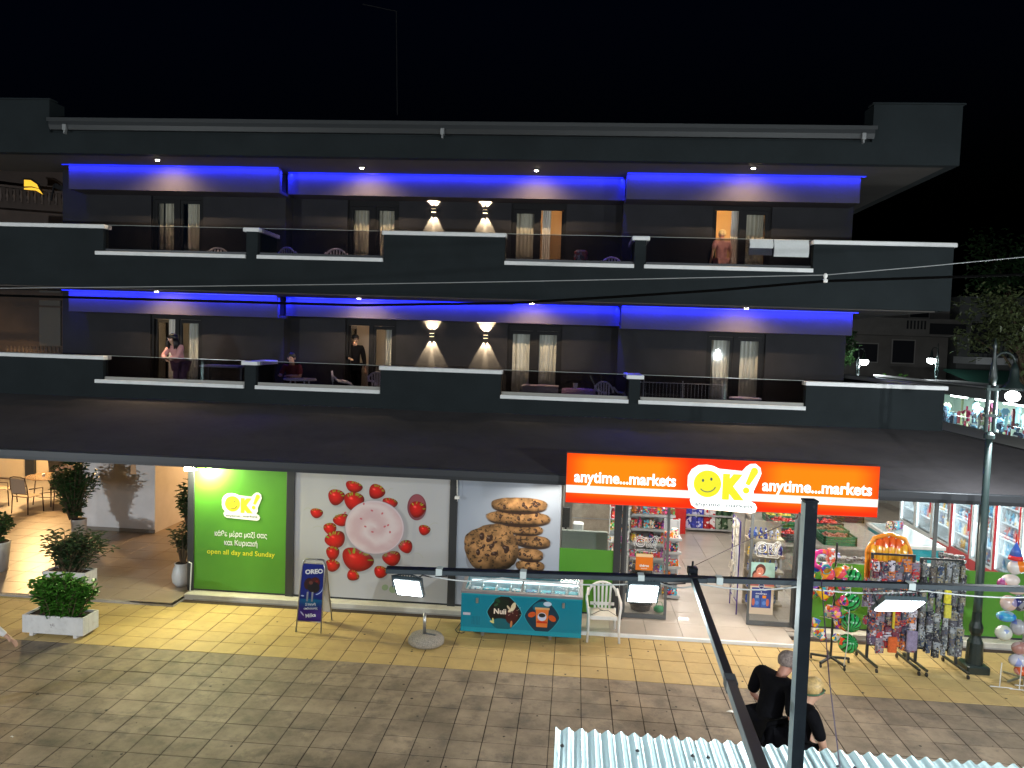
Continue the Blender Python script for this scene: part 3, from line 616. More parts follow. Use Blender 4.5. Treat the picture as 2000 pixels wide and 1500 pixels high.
b.build('greek_lettering', WPR, S)
put_text(B(), '', l1, .1) if False else None
b = B(); put_text(b, 'open all day and Sunday', (l3[0], 2.366, l3[2]-.015), .12, 1.27, bold=.01); b.build('yellow_lettering', mat('yellow_lettering', (.75,.70,.03), .5), S)
# outline logos on the doors (white vinyl)
def logo_outline(c, s):
    b = B(); y = c[1]; pts = [lg(px, py, c, s) for px, py in LOGO]; b.tube([(x, y, z) for x, z in pts+pts[:1]], .0045, 4)
    ins = [((x-c[0])*.9+c[0], (z-c[2])*.9+c[2]) for x, z in pts[:18]]; b.tube([(x, y, z) for x, z in ins], .004, 4)
    cx, cz_ = lg(908, 272, c, s); r = 80/440*s; b.tube([(cx+r*math.cos(a*PI/12), y, cz_+r*math.sin(a*PI/12)) for a in range(25)], .007, 4)
    arc = [lg(908+48*math.cos(math.radians(a)), 272+46*math.sin(math.radians(a)), c, s) for a in range(20, 165, 12)]; b.tube([(x, y, z) for x, z in arc], .006, 4)
    for ex_, ey in ((880,252),(930,242)): disc(b, *lg(ex_, ey, c, s), y, .012, 8)
    kk = [(1022,212),(1022,358),(1048,358),(1048,300),(1096,358),(1132,358),(1072,285),(1130,212),(1094,212),(1048,268),(1048,212),(1022,212)]
    b.tube([(lg(px, py, c, s)[0], y, lg(px, py, c, s)[1]) for px, py in kk], .006, 4)
    ex = [(1198,165),(1168,168),(1142,262),(1162,272),(1206,182),(1198,165)]; b.tube([(lg(px, py, c, s)[0], y, lg(px, py, c, s)[1]) for px, py in ex], .005, 4)
    cx, cz_ = lg(1143, 300, c, s); r = 15/440*s; b.tube([(cx+r*math.cos(a*PI/5), y, cz_+r*math.sin(a*PI/5)) for a in range(11)], .005, 4)
    put_text(b, 'anytime...markets', (lg(1012, 0, c, s)[0], y-.001, lg(0, 403, c, s)[1]), 34/440*s, 330/440*s, bold=.02)
    o = b.build('door_logo', WPR, S); o['label'] = 'white outline logo sticker on the glass door'
for u, v in ((1262, 1062), (1500, 1073)): c = PY(u, v, 2.435); logo_outline((c[0], 2.435, c[2]), .42)
# small orange notice on the left door, sun care poster on the right door
a, xx, yy = cnv(128, 160, (.86,.46,.12)); a[:34] = (.93,.80,.62); a[:4] = (.5,.3,.1)
c0 = PY(1241, 1113, 2.43); c1 = PY(1276, 1082, 2.43)
o = B().box(c0[0], c1[0], 2.431, 2.436, c0[2], c1[2]+.0).build('orange_notice', img_mat('orange_notice', a), S, uvxz=(c0[0], c1[0], c0[2], c1[2]))
b = B(); xm = (c0[0]+c1[0])/2; put_text(b, 'théros', (xm, 2.4285, c0[2]+.085), .05, .165, bold=.03); put_text(b, 'the summer', (xm, 2.4285, c0[2]+.035), .018, .11, bold=.03); b.build('notice_lettering', WPR, S)
def sun_poster():
    W, Hh = 300, 640; a, xx, yy = cnv(W, Hh, (.62,.78,.76)); n = vnoise(W, Hh, 60, 3)
    a[:250] = a[:250]+(n[:250, :, None]-.5)*.12
    m, _, _, _ = ell(xx, yy, 190, 300, 120, 150, -.5, 3); over(a, m, (.72,.42,.38)); m, _, _, _ = ell(xx, yy, 60, 250, 80, 110, .4, 3); over(a, m, (.66,.36,.33))
    m, _, _, _ = ell(xx, yy, 60, 150, 46, 56, .2, 3); over(a, m, (.30,.16,.14)); m, d, _, _ = ell(xx, yy, 66, 165, 38, 46, .2, 3); over(a, m, (.74,.45,.38))
    m, _, _, _ = ell(xx, yy, 118, 90, 66, 74, .2, 3); over(a, m, (.36,.20,.17)); m, d, _, _ = ell(xx, yy, 112, 112, 48, 58, .25, 3); over(a, m, (.80,.52,.44))
    m, _, _, _ = ell(xx, yy, 108, 136, 20, 8, .25, 2); over(a, m, (.95,.9,.88))
    for ex, ey in ((94, 96), (130, 104)): m, _, _, _ = ell(xx, yy, ex, ey, 8, 4, .2, 2); over(a, m, (.25,.15,.12))
    a[292:640] = (.80,.74,.66); a[310:560, 22:268] = (.16,.24,.52)
    m, _, _, _ = ell(xx, yy, 140, 292, 38, 38); over(a, m, (.80,.82,.9)); m, _, _, _ = ell(xx, yy, 140, 292, 32, 32); over(a, m, (.07,.09,.33))
    for cx, w_, top in ((92, 34, (.55,.62,.72)), (182, 38, (.88,.55,.10))):
        m = ((abs(xx-cx) < w_) & (yy > 440) & (yy < 552)).astype(float); over(a, m, (.20,.36,.66)); m = ((abs(xx-cx) < w_*.62) & (yy > 405) & (yy < 440)).astype(float); over(a, m, top)
        m, _, _, _ = ell(xx, yy, cx, 500, w_*.7, 26); over(a, m, (.35,.5,.78))
    for cx in (46, 226): m, d, _, _ = ell(xx, yy, cx, 490, 20, 48); over(a, m*.8, (.85,.42,.25))
    return a
c0 = PY(1462, 1215, 2.43); c1 = PY(1512, 1100, 2.43); X0, X1, Z0, Z1 = c0[0], c1[0]+.02, .26, c1[2]
o = B().box(X0, X1, 2.43, 2.436, Z0, Z1).build('sun_care_poster', img_mat('sun_care_poster', sun_poster()), S, uvxz=(X0, X1, Z0, Z1)); o['label'] = 'poster of two smiling people above blue sun care bottles'
b = B(); hh = Z1-Z0; xm = (X0+X1)/2-.01
put_text(b, 'NIVEA', (xm, 2.4285, Z0+hh*(1-292/640)), .018, .075, bold=.03); put_text(b, 'ΠΡΟΣΤΑΣΙΑ', (xm, 2.4285, Z0+hh*(1-338/640)), .022, .19, bold=.03)
put_text(b, '&', (xm, 2.4285, Z0+hh*(1-362/640)), .02, bold=.03); put_text(b, 'ΦΡΟΝΤΙΔΑ', (xm, 2.4285, Z0+hh*(1-386/640)), .022, .19, bold=.03); b.build('poster_lettering', WPR, S)

# ================================================================== BACKLIT SIGN
SG = thing('market_sign', 'long orange and red backlit shop sign with a smiling yellow logo', 'sign', (6.5, 1.45, 2.27))
x0, x1, z0, z1, ys = 4.08, 8.95, 2.27, 3.07, 1.38
B().bbox(x0-.01, x1+.01, ys+.004, ys+.2, z0-.01, z1+.01, .01).build('sign_box', mat('sign_tin', (.10,.05,.04), .5), SG)
W, Hh = 980, 160; a, xx, yy = cnv(W, Hh, (.95,.17,.01)); X = xx/W
lt = np.zeros((Hh, W), np.float32)
for cx, sx in ((.19,.20), (.81,.20)): lt = np.maximum(lt, np.clip(1.25-np.abs((X-cx)/sx)**2.4, 0, 1))
v = np.clip(1.15-np.abs((yy/Hh-.42)/.50)**3, 0, 1); over(a, np.clip(lt*v, 0, 1), (1.0,.50,.01)); over(a, np.clip(lt*v-.55, 0, 1)*.5, (1,.62,.03))  # orange tube glow painted into the colours of the sign face
a[int(Hh*.645):int(Hh*.80)] = (1,.98,.95)
sm = img_mat('sign_face_glow_print', a, .7, em=1.15); sm.node_tree.nodes['Principled BSDF'].inputs['Specular IOR Level'].default_value = .05; _b = sm.node_tree.nodes['Principled BSDF']; sm.node_tree.links.remove(_b.inputs['Base Color'].links[0]); _b.inputs['Base Color'].default_value = (.05,.01,.005,1); B().box(x0, x1, ys, ys+.003, z0, z1).build('sign_face', sm, SG, uvxz=(x0, x1, z0, z1))
LW = mat('lit_white_acrylic', (.8,.8,.8), .4, em=(1,.98,.94), es=1.1); LY = mat('lit_yellow_acrylic', (.1,.1,.0), .5, em=(.88,.82,.0), es=1.0); LG = mat('grey_green_print_lit', (.02,.04,.04), .5, em=(.03,.12,.14), es=.5)
for tx, tw in ((5.015, 1.62), (8.01, 1.68)): b = B(); put_text(b, 'anytime...markets', (tx, ys-.004, 2.67), .25, tw, bold=.028); b.build('sign_lettering', LW, SG)
logo(SG, (6.57, ys-.01, 2.64), 1.13, LW, LY, LG, th=.05)
area('sign_light', (6.5, 1.30, 2.3), (6.5, 1.0, 0), 16, 4.6, .08, (1,.45,.2))
for cx in (3.6, 7.5, 9.6):
    o = thing('added_strip_light', ('unseen strip light added under the canopy above the ice cream chest' if cx < 5 else 'unseen strip light assumed under the canopy behind the market sign' if cx < 9 else 'unseen strip light added under the canopy above the toy racks'), 'strip light', (cx,2.05,2.47)); B().bbox(cx-.5, cx+.5, 2.0, 2.1, 2.455, 2.495, .006).build('housing', WPL, o); B().box(cx-.48, cx+.48, 2.015, 2.085, 2.448, 2.4545).build('tube', mat('lit_added_tube', (1,1,1), .4, em=(1,.97,.88), es=8), o); area('added_strip_glow', (cx,2.05,2.44), (cx+(.2 if cx < 9 else -.9),1.2,0), (26 if cx < 5 else 52 if cx < 9 else 52), .95, .06, (1,.92,.76))  # unseen strip lights added to brighten the paving in front of the shop
# ================================================================== SHOP INTERIOR
IW = mat('shop_interior_wall', (.62,.60,.56), .7, var=.04, scale=2)
SB = thing('shop_interior_walls', 'pale inner walls and ceiling of the lit market behind the glass', 'shop interior', (6, 8, 0))
B().box(-2.72, -2.60, 2.50, 14, .02, 2.495).build('wall', IW, SB)
B().box(-2.60, 14.4, 14.5, 14.6, .02, 3.0).build('wall', IW, SB)
B().box(14.3, 14.4, 2.5, 14.5, .02, 3.0).build('wall', IW, SB)
B().box(-2.60, 14.3, 5.25, 14.5, 2.95, 3.0).build('ceiling', IW, SB)
B().quad((-2.6,5.2,2.5),(14.3,5.2,2.5),(14.3,5.25,2.95),(-2.6,5.25,2.95)).build('ceiling_step', IW, SB)
B().box(3.6, 4.0, 6.0, 14.4, .02, 2.95).build('partition_wall', IW, SB)
TUBE = mat('lit_fluorescent', (1,1,1), .4, em=(.95,1,1), es=7)
k = 0
for (x, y) in ((4.6,3.4),(6.5,3.4),(8.6,3.6),(10.8,3.6),(12.3,5.0),(6.6,6.8),(9.2,6.8),(11.6,7.6),(7.0,10.5),(10.5,10.8)):
    z = 2.46 if y < 5.2 else 2.9; k += 1
    o = thing('ceiling_light', 'white strip ceiling light inside the market', 'ceiling light', (x, y, z), 'strip lights inside the market')
    B().bbox(x-.6, x+.6, y-.06, y+.06, z-.02, z+.03, .01).build('housing', WPL, o); B().box(x-.57, x+.57, y-.045, y+.045, z-.035, z-.021).build('tube', TUBE, o)
    area('ceiling_light_glow', (x, y, z-.05), (x, y, 0), 40, 1.15, .12, (1,.94,.86))
PAL = [srgb(*c) for c in ((200,40,50),(235,190,30),(40,70,170),(240,240,235),(60,150,70),(220,110,30),(150,60,140),(90,190,210),(250,220,190),(120,70,40),(230,90,140),(30,40,60))]
PK = ramp_mat('printed_packet', PAL, scale=34)
PKD = ramp_mat('printed_packet_small', PAL, scale=60, mixc=.6)
BLP = [srgb(*c) for c in ((40,50,150),(70,80,180),(220,220,235),(30,30,90),(110,110,200),(150,160,220))]
PKB = ramp_mat('blue_flower_packet', BLP, scale=50)
def pmesh(name, w_, d, h, m, kind='box'):
    b = B()
    if kind == 'box': b.bbox(-w_/2, w_/2, -d/2, d/2, 0, h, min(w_, d)*.06)
    elif kind == 'bottle': b.lathe([(w_*.5,0),(w_*.5,h*.62),(w_*.22,h*.8),(w_*.18,h)], n=8)
    elif kind == 'bag': b.lathe([(w_*.42,0),(w_*.55,h*.25),(w_*.5,h*.7),(w_*.36,h*.95),(w_*.42,h)], n=8)
    elif kind == 'card':
        b.bbox(-w_/2, w_/2, -.002, .002, 0, h, .0008); b.bbox(-w_*.4, w_*.4, -d, -.0025, h*.08, h*.68, min(w_*.12, d*.4))
    o = b.build(name, m, loc=(0,0,0)); me = o.data; bpy.data.objects.remove(o); return me
def put(me, name, loc, label, cat, group, rz=0., s=1.):
    o = bpy.data.objects.new(name, me); COL.objects.link(o); o.location = loc; o.rotation_euler = (0,0,rz); o.scale = (s*R.uniform(.93,1.05), s, s*R.uniform(.9,1.06)); return tag(o, label, cat, group)
BX = [pmesh('box_a', .12, .08, .17, PK), pmesh('box_b', .16, .09, .12, PK), pmesh('bot_a', .085, .085, .24, PK, 'bottle'), pmesh('bag_a', .13, .1, .19, PK, 'bag')]
SHM = mat('grey_shelf_metal', (.45,.45,.45), .4, metal=.3)
def shelf(name, label, cat, x0, x1, y0, y1, zs, back=True, m=SHM, post=.03):
    o = thing(name, label, cat, ((x0+x1)/2, (y0+y1)/2, .05))
    for z in zs: B().box(x0, x1, y0, y1, z-.02, z).box(x0, x1, y0-.006, y0-.0005, z-.035, z+.012).build('shelf_board', m, o)
    b = B()
    for x in (x0, x1-post):
        b.box(x-.0, x+post, y1+.0005, y1+post, .05, zs[-1]+.3)
    b.build('frame', m, o)
    if back: B().box(x0, x1, y1+.0005+post, y1+.015+post, .05, zs[-1]+.28).build('back_panel', m, o)
    return o
def fill(x0, x1, y, zs, meshes, name, label, cat, group, step=.13, rz=0, wob=.01, rows=1):
    for z in zs:
        for r_ in range(rows):
            x = x0+step/2
            while x < x1-step/3:
                me = R.choice(meshes); put(me, name, (x, y+r_*.12+R.uniform(-wob, wob), z+.001), label, cat, group, rz+R.uniform(-.08,.08)); x += step*R.uniform(.92,1.1)
# checkout counter
o = thing('checkout_counter', 'grey checkout counter behind the low green window film', 'counter', (4.45, 3.2, .05))
B().bbox(4.02, 4.84, 3.0, 3.6, .051, 1.06, .01).build('counter_front', mat('sage_laminate', (.22,.25,.2), .5), o)
B().bbox(4.02, 4.86, 2.98, 3.05, 1.061, 1.42, .01).build('screen_panel', mat('sage_panel', (.25,.28,.24), .5), o)
o = thing('till_monitor', 'black till monitor standing on the checkout counter', 'monitor', (4.12, 3.3, 1.06))
B().bbox(4.02, 4.16, 3.28, 3.32, 1.4, 1.78, .008).build('screen', BLK, o); B().box(4.07, 4.11, 3.29, 3.31, 1.07, 1.4).bbox(4.02, 4.17, 3.22, 3.38, 1.061, 1.075, .004).build('stand', BLK, o)
o = thing('card_printer', 'small pale printer on the checkout counter beside the monitor', 'printer', (4.3, 3.3, 1.06)); B().bbox(4.22, 4.42, 3.2, 3.4, 1.061, 1.5, .02).build('body', WPL, o); B().box(4.25, 4.39, 3.197, 3.1995, 1.2, 1.26).build('slot', BLK, o)
o = thing('wall_board', 'beige stone patterned board standing behind the checkout', 'wall panel', (4.6, 5.3, .05))
B().bbox(4.2, 5.02, 5.3, 5.36, .051, 2.35, .01).build('panel', mat('beige_stone_board', (.5,.42,.33), .6, var=.2, scale=8), o); B().box(4.22, 5.0, 5.292, 5.2995, 1.12, 1.14).box(4.22, 5.0, 5.292, 5.2995, 1.62, 1.64).build('joint', SHM, o)
B().box(3.96, 4.0, 5.3, 5.99, .05, 2.4)
o = thing('sweet_display', 'tall rack of red and yellow sweet packets beside the checkout', 'display rack', (4.85, 4.2, .05))
for z in (.75, .98, 1.21, 1.44, 1.67, 1.9): B().box(4.95, 5.35, 4.0, 4.3, z-.015, z).build('shelf_board', SHM, o)
B().box(4.95, 5.35, 4.305, 4.32, .05, 2.1).box(4.94, 4.9495, 4.0, 4.3, .05, 2.1).build('side_panel', WPL, o)
fill(4.95, 5.35, 4.1, (.75,.98,1.21,1.44,1.67,1.9), BX, 'sweet_packet', 'small bright sweet packet on the rack beside the checkout', 'packet', 'sweet packets beside the checkout', .11)
# gondola shelf behind the left glass door
shelf('grocery_shelf', 'white grocery shelf full of packets behind the left glass door', 'shelf', 5.42, 6.3, 4.7, 5.1, (.2,.5,.8,1.1,1.4))
fill(5.42, 6.3, 4.85, (.2,.5,.8,1.1,1.4), BX, 'grocery_packet', 'bright packet on the grocery shelf behind the left glass door', 'packet', 'groceries behind the left glass door', .12, rows=1)
shelf('end_shelf', 'narrow shelf of yellow and red snack packets beside the entrance aisle', 'shelf', 5.98, 6.28, 3.55, 3.9, (.12,.4,.68,.96,1.22))
fill(5.98, 6.28, 3.66, (.12,.4,.68,.96,1.22), [BX[0], BX[1], BX[3]], 'snack_packet', 'snack packet on the narrow shelf beside the entrance aisle', 'packet', 'snack packets beside the aisle', .12)
# shopping baskets
BK = mat('dark_basket_plastic', (.03,.032,.035), .5)
for k in range(7):
    o = thing('shopping_basket', ('topmost dark shopping basket of the stack behind the left glass door' if k == 6 else 'dark shopping basket inside the stack behind the left glass door'), 'basket', (5.5, 2.95, .05+.11*k), 'stacked shopping baskets')
    z = .052+.11*k; b = B(); b.lathe([(.17,0),(.20,.10),(.215,.10),(.215,.118),(.195,.118),(.165,.01)], (5.5,2.95,z), 4 if False else 16, caps=True); b.build('basket_body', BK, o)
    if k == 6: B().tube([(5.31,2.95,z+.11),(5.33,2.95,z+.24),(5.5,2.95,z+.30),(5.67,2.95,z+.24),(5.69,2.95,z+.11)], .008, 6).build('handle', WPL, o)
o = thing('green_cloth_bag', 'small green bag lying on the floor behind the left glass door', 'bag', (5.82, 2.8, .05)); B().ball((5.82,2.8,.12), .11, 12, sc_=(1,.7,.6)).build('body', mat('green_bag', (.02,.25,.1), .6), o, smooth=True); B().tube([(5.76,2.8,.17),(5.79,2.8,.25),(5.86,2.8,.25),(5.88,2.8,.17)], .006, 5).build('handle', MC['green_bag'], o)
# red stand and carton pile at the back of the aisle
o = thing('red_display_stand', 'bright red cardboard stand at the far end of the aisle', 'display stand', (7.0, 8.95, .05)); RED = mat('red_cardboard', (.62,.02,.015), .45)
B().bbox(6.8, 7.12, 8.8, 9.2, .051, 1.1, .01).build('body', RED, o); B().bbox(6.72, 7.12, 8.86, 9.2, 1.101, 1.5, .01).build('header', RED, o)
shelf('carton_shelf', 'low shelf of blue and green cartons at the far end of the aisle', 'shelf', 7.16, 8.4, 9.1, 9.5, (.14,.5))
CT = {n_: ramp_mat('carton_'+n_, c_, scale=16, rough=.4) for n_, c_ in (('blue', [srgb(25,30,130), srgb(60,70,190), srgb(200,200,230), srgb(30,40,150)]), ('red', [srgb(190,20,30), srgb(230,220,220), srgb(170,10,20)]), ('green', [srgb(15,50,30), srgb(60,90,60), srgb(160,170,150)]))}
for k in range(8):
    cn = ('blue','blue','red','red','blue','green','green','green')[k] if False else ('blue','blue','blue','red','red','green','green','green')[k]
    for z in (.141, .501):
        me = pmesh('carton', .145, .2, .31, CT[cn]); put(me, 'drink_carton', (7.24+.152*k, 9.24, z), '%s carton on the low shelf at the far end of the aisle' % cn, 'carton', '%s cartons at the end of the aisle' % cn)
# right door: stand with white sandals, sun care shelf, water bottles
o = thing('sandal_stand', 'slim purple framed stand hung with white sandals beside the aisle', 'display stand', (7.32, 3.1, .05)); PUR = mat('purple_tube', (.06,.03,.22), .4)
B().tube([(7.2,2.9,.07),(7.2,2.9,1.75),(7.2,3.5,1.75),(7.2,3.5,.07)], .012, 6).tube([(7.2,2.9,.3),(7.2,3.5,.3)], .01, 6).build('frame', PUR, o); B().box(7.205, 7.212, 2.92, 3.48, .3, 1.74).build('back_panel', WPL, o)
SD = mat('cream_rubber', (.72,.66,.55), .5, rnd=.15)
b = B().add([(x*.1, -.02+(.012 if up else 0), z) for up in (0, 1) for x, z in ((-.35,0),(.35,0),(.5,.12),(.42,.2),(.4,.27),(0,.31),(-.4,.27),(-.42,.2),(-.5,.12))], [tuple(range(8,-1,-1)), tuple(range(9,18))]+[(i, (i+1) % 9, 9+(i+1) % 9, 9+i) for i in range(9)]).tube([(-.045,-.01,.17),(-.02,.04,.22),(0,.03,.26),(.02,.04,.22),(.045,-.01,.17)], .008, 5)
q_ = b.build('sandal', SD, loc=(0,0,0)); sdm = q_.data; bpy.data.objects.remove(q_)
for i in range(14): put(sdm, 'sandal', (7.19-R.uniform(0,.05), 2.95+R.uniform(0,.5), .32+.098*i), 'cream sandal hanging on the slim purple stand beside the aisle', 'sandal', 'sandals on the purple stand', PI/2+R.uniform(-.3,.3), .8)
shelf('sun_care_shelf', 'shelf of blue sun care bottles behind the right glass door', 'shelf', 7.45, 8.1, 3.3, 3.6, (.15,.45,.75,1.05,1.35), m=mat('pale_shelf_wood', (.45,.38,.28), .5))
SUNB = ramp_mat('sun_care_bottle', [srgb(20,40,140), srgb(230,230,240), srgb(40,90,190), srgb(240,200,60), srgb(180,190,220)], scale=30)
sb = pmesh('sun_bottle', .075, .075, .2, SUNB, 'bottle')
fill(7.45, 8.1, 3.42, (.15,.45,.75,1.05,1.35), [sb], 'sun_care_bottle', 'blue sun care bottle on the shelf behind the right glass door', 'bottle', 'sun care bottles behind the right door', .095)
# vegetable display: crates on a sloped bench
CRG = mat('green_crate_plastic', (.02,.16,.07), .5, rnd=.2); CRB = mat('black_crate_plastic', (.02,.022,.022), .5)
bench = thing('vegetable_bench', 'long grey wooden bench carrying the vegetable crates', 'bench', (9.6, 6.6, .05))
B().bbox(8.4, 10.85, 5.0, 8.3, .82, .87, .01).build('bench_top', mat('grey_bench_wood', (.30,.27,.23), .6, var=.15, scale=10), bench)
for x in (8.5, 9.6, 10.75):
    for y in (5.1, 8.2): B().box(x-.04, x+.04, y-.04, y+.04, .051, .8195).build('leg', SHM, bench)
B().box(8.5, 10.7, 5.15, 5.17, .3, .8195).build('front_board', MC['grey_bench_wood'], bench)
VEG = {'tomatoes': (mat('tomato_skin', (.62,.03,.02), .25, coat=.4), .037, 'ball'), 'bananas': (mat('banana_skin', (.75,.55,.03), .4), .02, 'ban'), 'cucumbers': (mat('cucumber_skin', (.03,.12,.02), .35), .02, 'cuc'),
       'lemons': (mat('lemon_skin', (.75,.6,.05), .4), .035, 'ball'), 'peppers': (mat('red_pepper_skin', (.5,.015,.01), .2, coat=.5), .042, 'ball'), 'potatoes': (mat('potato_skin', (.30,.18,.09), .8), .035, 'ball'), 'onions': (mat('onion_skin', (.35,.12,.08), .4), .036, 'ball')}
def crate(x, y, z, wx, wy, m, veg, label, n=44, tilt=.0):
    o = thing('crate', label, 'crate', (x, y, z), 'vegetable crates')
    b = B(); t = .015; h = .18
    b.box(x-wx/2, x+wx/2, y-wy/2, y+wy/2, z, z+.015)
    for a0, a1, b0, b1 in ((x-wx/2, x+wx/2, y-wy/2, y-wy/2+t), (x-wx/2, x+wx/2, y+wy/2-t, y+wy/2), (x-wx/2, x-wx/2+t, y-wy/2+t+.0005, y+wy/2-t-.0005), (x+wx/2-t, x+wx/2, y-wy/2+t+.0005, y+wy/2-t-.0005)):
        b.box(a0, a1, b0, b1, z+.0155, z+.06).box(a0, a1, b0, b1, z+.075, z+.12).box(a0, a1, b0, b1, z+.135, z+h)
    for a in (-1, 1):
        for c_ in (-1, 1): b.box(x+a*(wx/2-.02)-.02, x+a*(wx/2-.02)+.02, y+c_*(wy/2-.02)-.02, y+c_*(wy/2-.02)+.02, z+.0151, z+h+.008)
    b.build('crate_body', m, o)
    mv, r, k = VEG[veg]; b = B()
    for i in range(n):
        px, py = x+R.uniform(-1,1)*(wx/2-.06), y+R.uniform(-1,1)*(wy/2-.06); pz = z+.10+R.uniform(0,.09)*(1-abs(px-x)/wx)
        if k == 'ball': b.ball((px,py,pz), r*R.uniform(.85,1.15), 10, sc_=(1,1,.88))
        elif k == 'ban': a = R.uniform(-.4,.4); b.tube([(px-.07,py,pz),(px-.03,py+.02*a,pz+.035),(px+.03,py+.03*a,pz+.035),(px+.07,py+.02,pz)], [.008,r,r,.008], 6)
        else: b.tube([(px-.08,py+R.uniform(-.03,.03),pz),(px+.08,py+R.uniform(-.03,.03),pz)], [r*.8,r*.8], 7)
    t_ = tag(b.build(veg[:-2] if veg in ('tomatoes','potatoes') and False else veg.replace('oes','o_pile').replace('as','a_pile').replace('ers','er_pile').replace('ons','on_pile'), mv, smooth=True), 'heap of %s in the %s' % (veg, label.split(' of ')[0] if ' of ' in label else 'crate'), veg, 'vegetables and fruit'); t_['kind'] = 'stuff'
    t_['label'] = 'heap of %s lying in the %s' % (veg, label)
    return o
crs = [(8.85,5.4,'tomatoes',CRB,'nearest left crate on the bench'), (8.8,5.98,'cucumbers',CRG,'green crate behind the nearest left crate'), (8.95,6.56,'peppers',CRG,'green far left crate on the bench'), (9.0,7.15,'lemons',CRG,'green crate of the left row seen through the right door'),
       (9.95,7.95,'bananas',CRG,'green crate at the far middle of the bench'), (9.7,5.35,'onions',CRG,'large green crate at the front middle of the bench'), (9.75,5.95,'potatoes',CRG,'green crate in the middle of the bench'), (9.85,6.6,'peppers',CRB,'dark crate just under the sign corner'),
       (10.65,7.6,'tomatoes',CRB,'black crate at the right end of the bench'), (9.9,7.25,'potatoes',CRB,'dark crate beside the far bananas')]
for x, y, v_, m_, lab in crs: crate(x, y, .871, .66, .5, m_, v_, lab)
# blue flower packets in a box, pallet of goods
o = thing('blue_packet_bin', 'dark bin heaped with small blue and white packets behind the right window', 'bin', (8.75, 3.35, .05)); B().bbox(8.45, 9.15, 3.05, 3.7, .051, .95, .02).build('body', mat('navy_bin', (.03,.03,.10), .5), o)
fp = pmesh('flower_packet', .1, .07, .07, PKB)
for i in range(52): put(fp, 'blue_packet', (8.5+R.random()*.6, 3.08+R.random()*.58, .95+R.random()*.10+.08*math.sin(R.random()*3)), 'small blue and white packet heaped in the dark bin', 'packet', 'blue packets in the bin', R.uniform(0,3))
fp2 = pmesh('foil_packet', .1, .06, .05, ramp_mat('silver_foil_packet', [srgb(210,210,215), srgb(120,120,130), srgb(60,60,70), srgb(190,180,170)], scale=70))
o = thing('window_ledge_shelf', 'long low shelf along the inside of the right window', 'shelf', (9.6, 2.75, .05)); B().bbox(8.4, 11.0, 2.6, 2.9, 1.16, 1.19, .005).build('shelf_board', SHM, o); B().box(8.5, 8.54, 2.7, 2.74, .05, 1.159).box(10.9, 10.94, 2.7, 2.74, .05, 1.159).build('leg', SHM, o)
for i in range(58): put(fp2, 'foil_packet', (8.45+R.random()*2.5, 2.62+R.random()*.22, 1.192+R.random()*.03), 'silvery packet lying on the long shelf along the right window', 'packet', 'silvery packets along the right window', R.uniform(0,3))
for i in range(30): put(fp2, 'foil_packet', (10.55+R.random()*.45, 2.62+R.random()*.3, 1.22+R.random()*.16), 'silvery packet heaped beside the green lamp post window', 'packet', 'silvery packets heaped at the window end', R.uniform(0,3))
# chest freezer inside
o = thing('teal_chest_freezer', 'open white and teal chest freezer inside behind the orange float', 'freezer', (11.4, 6.2, .05)); B().bbox(11.0, 11.8, 5.2, 7.2, .051, .86, .02).build('body', mat('teal_panel', (.02,.30,.36), .4), o)
B().bbox(10.98, 11.82, 5.18, 7.22, .861, .93, .01).build('rim', WPL, o); B().box(11.05, 11.75, 5.25, 7.15, .9301, .935).build('lid_glass', mat('frosty_lid', (.5,.6,.62), .15), o)
for i in range(5): put(BX[3], 'blue_bag', (11.2+.08*i, 6.5+.05*i, .937), 'blue bag lying on the teal freezer lid', 'bag', 'blue bags on the freezer', R.uniform(0,3)).active_material = None if False else MC['printed_packet']
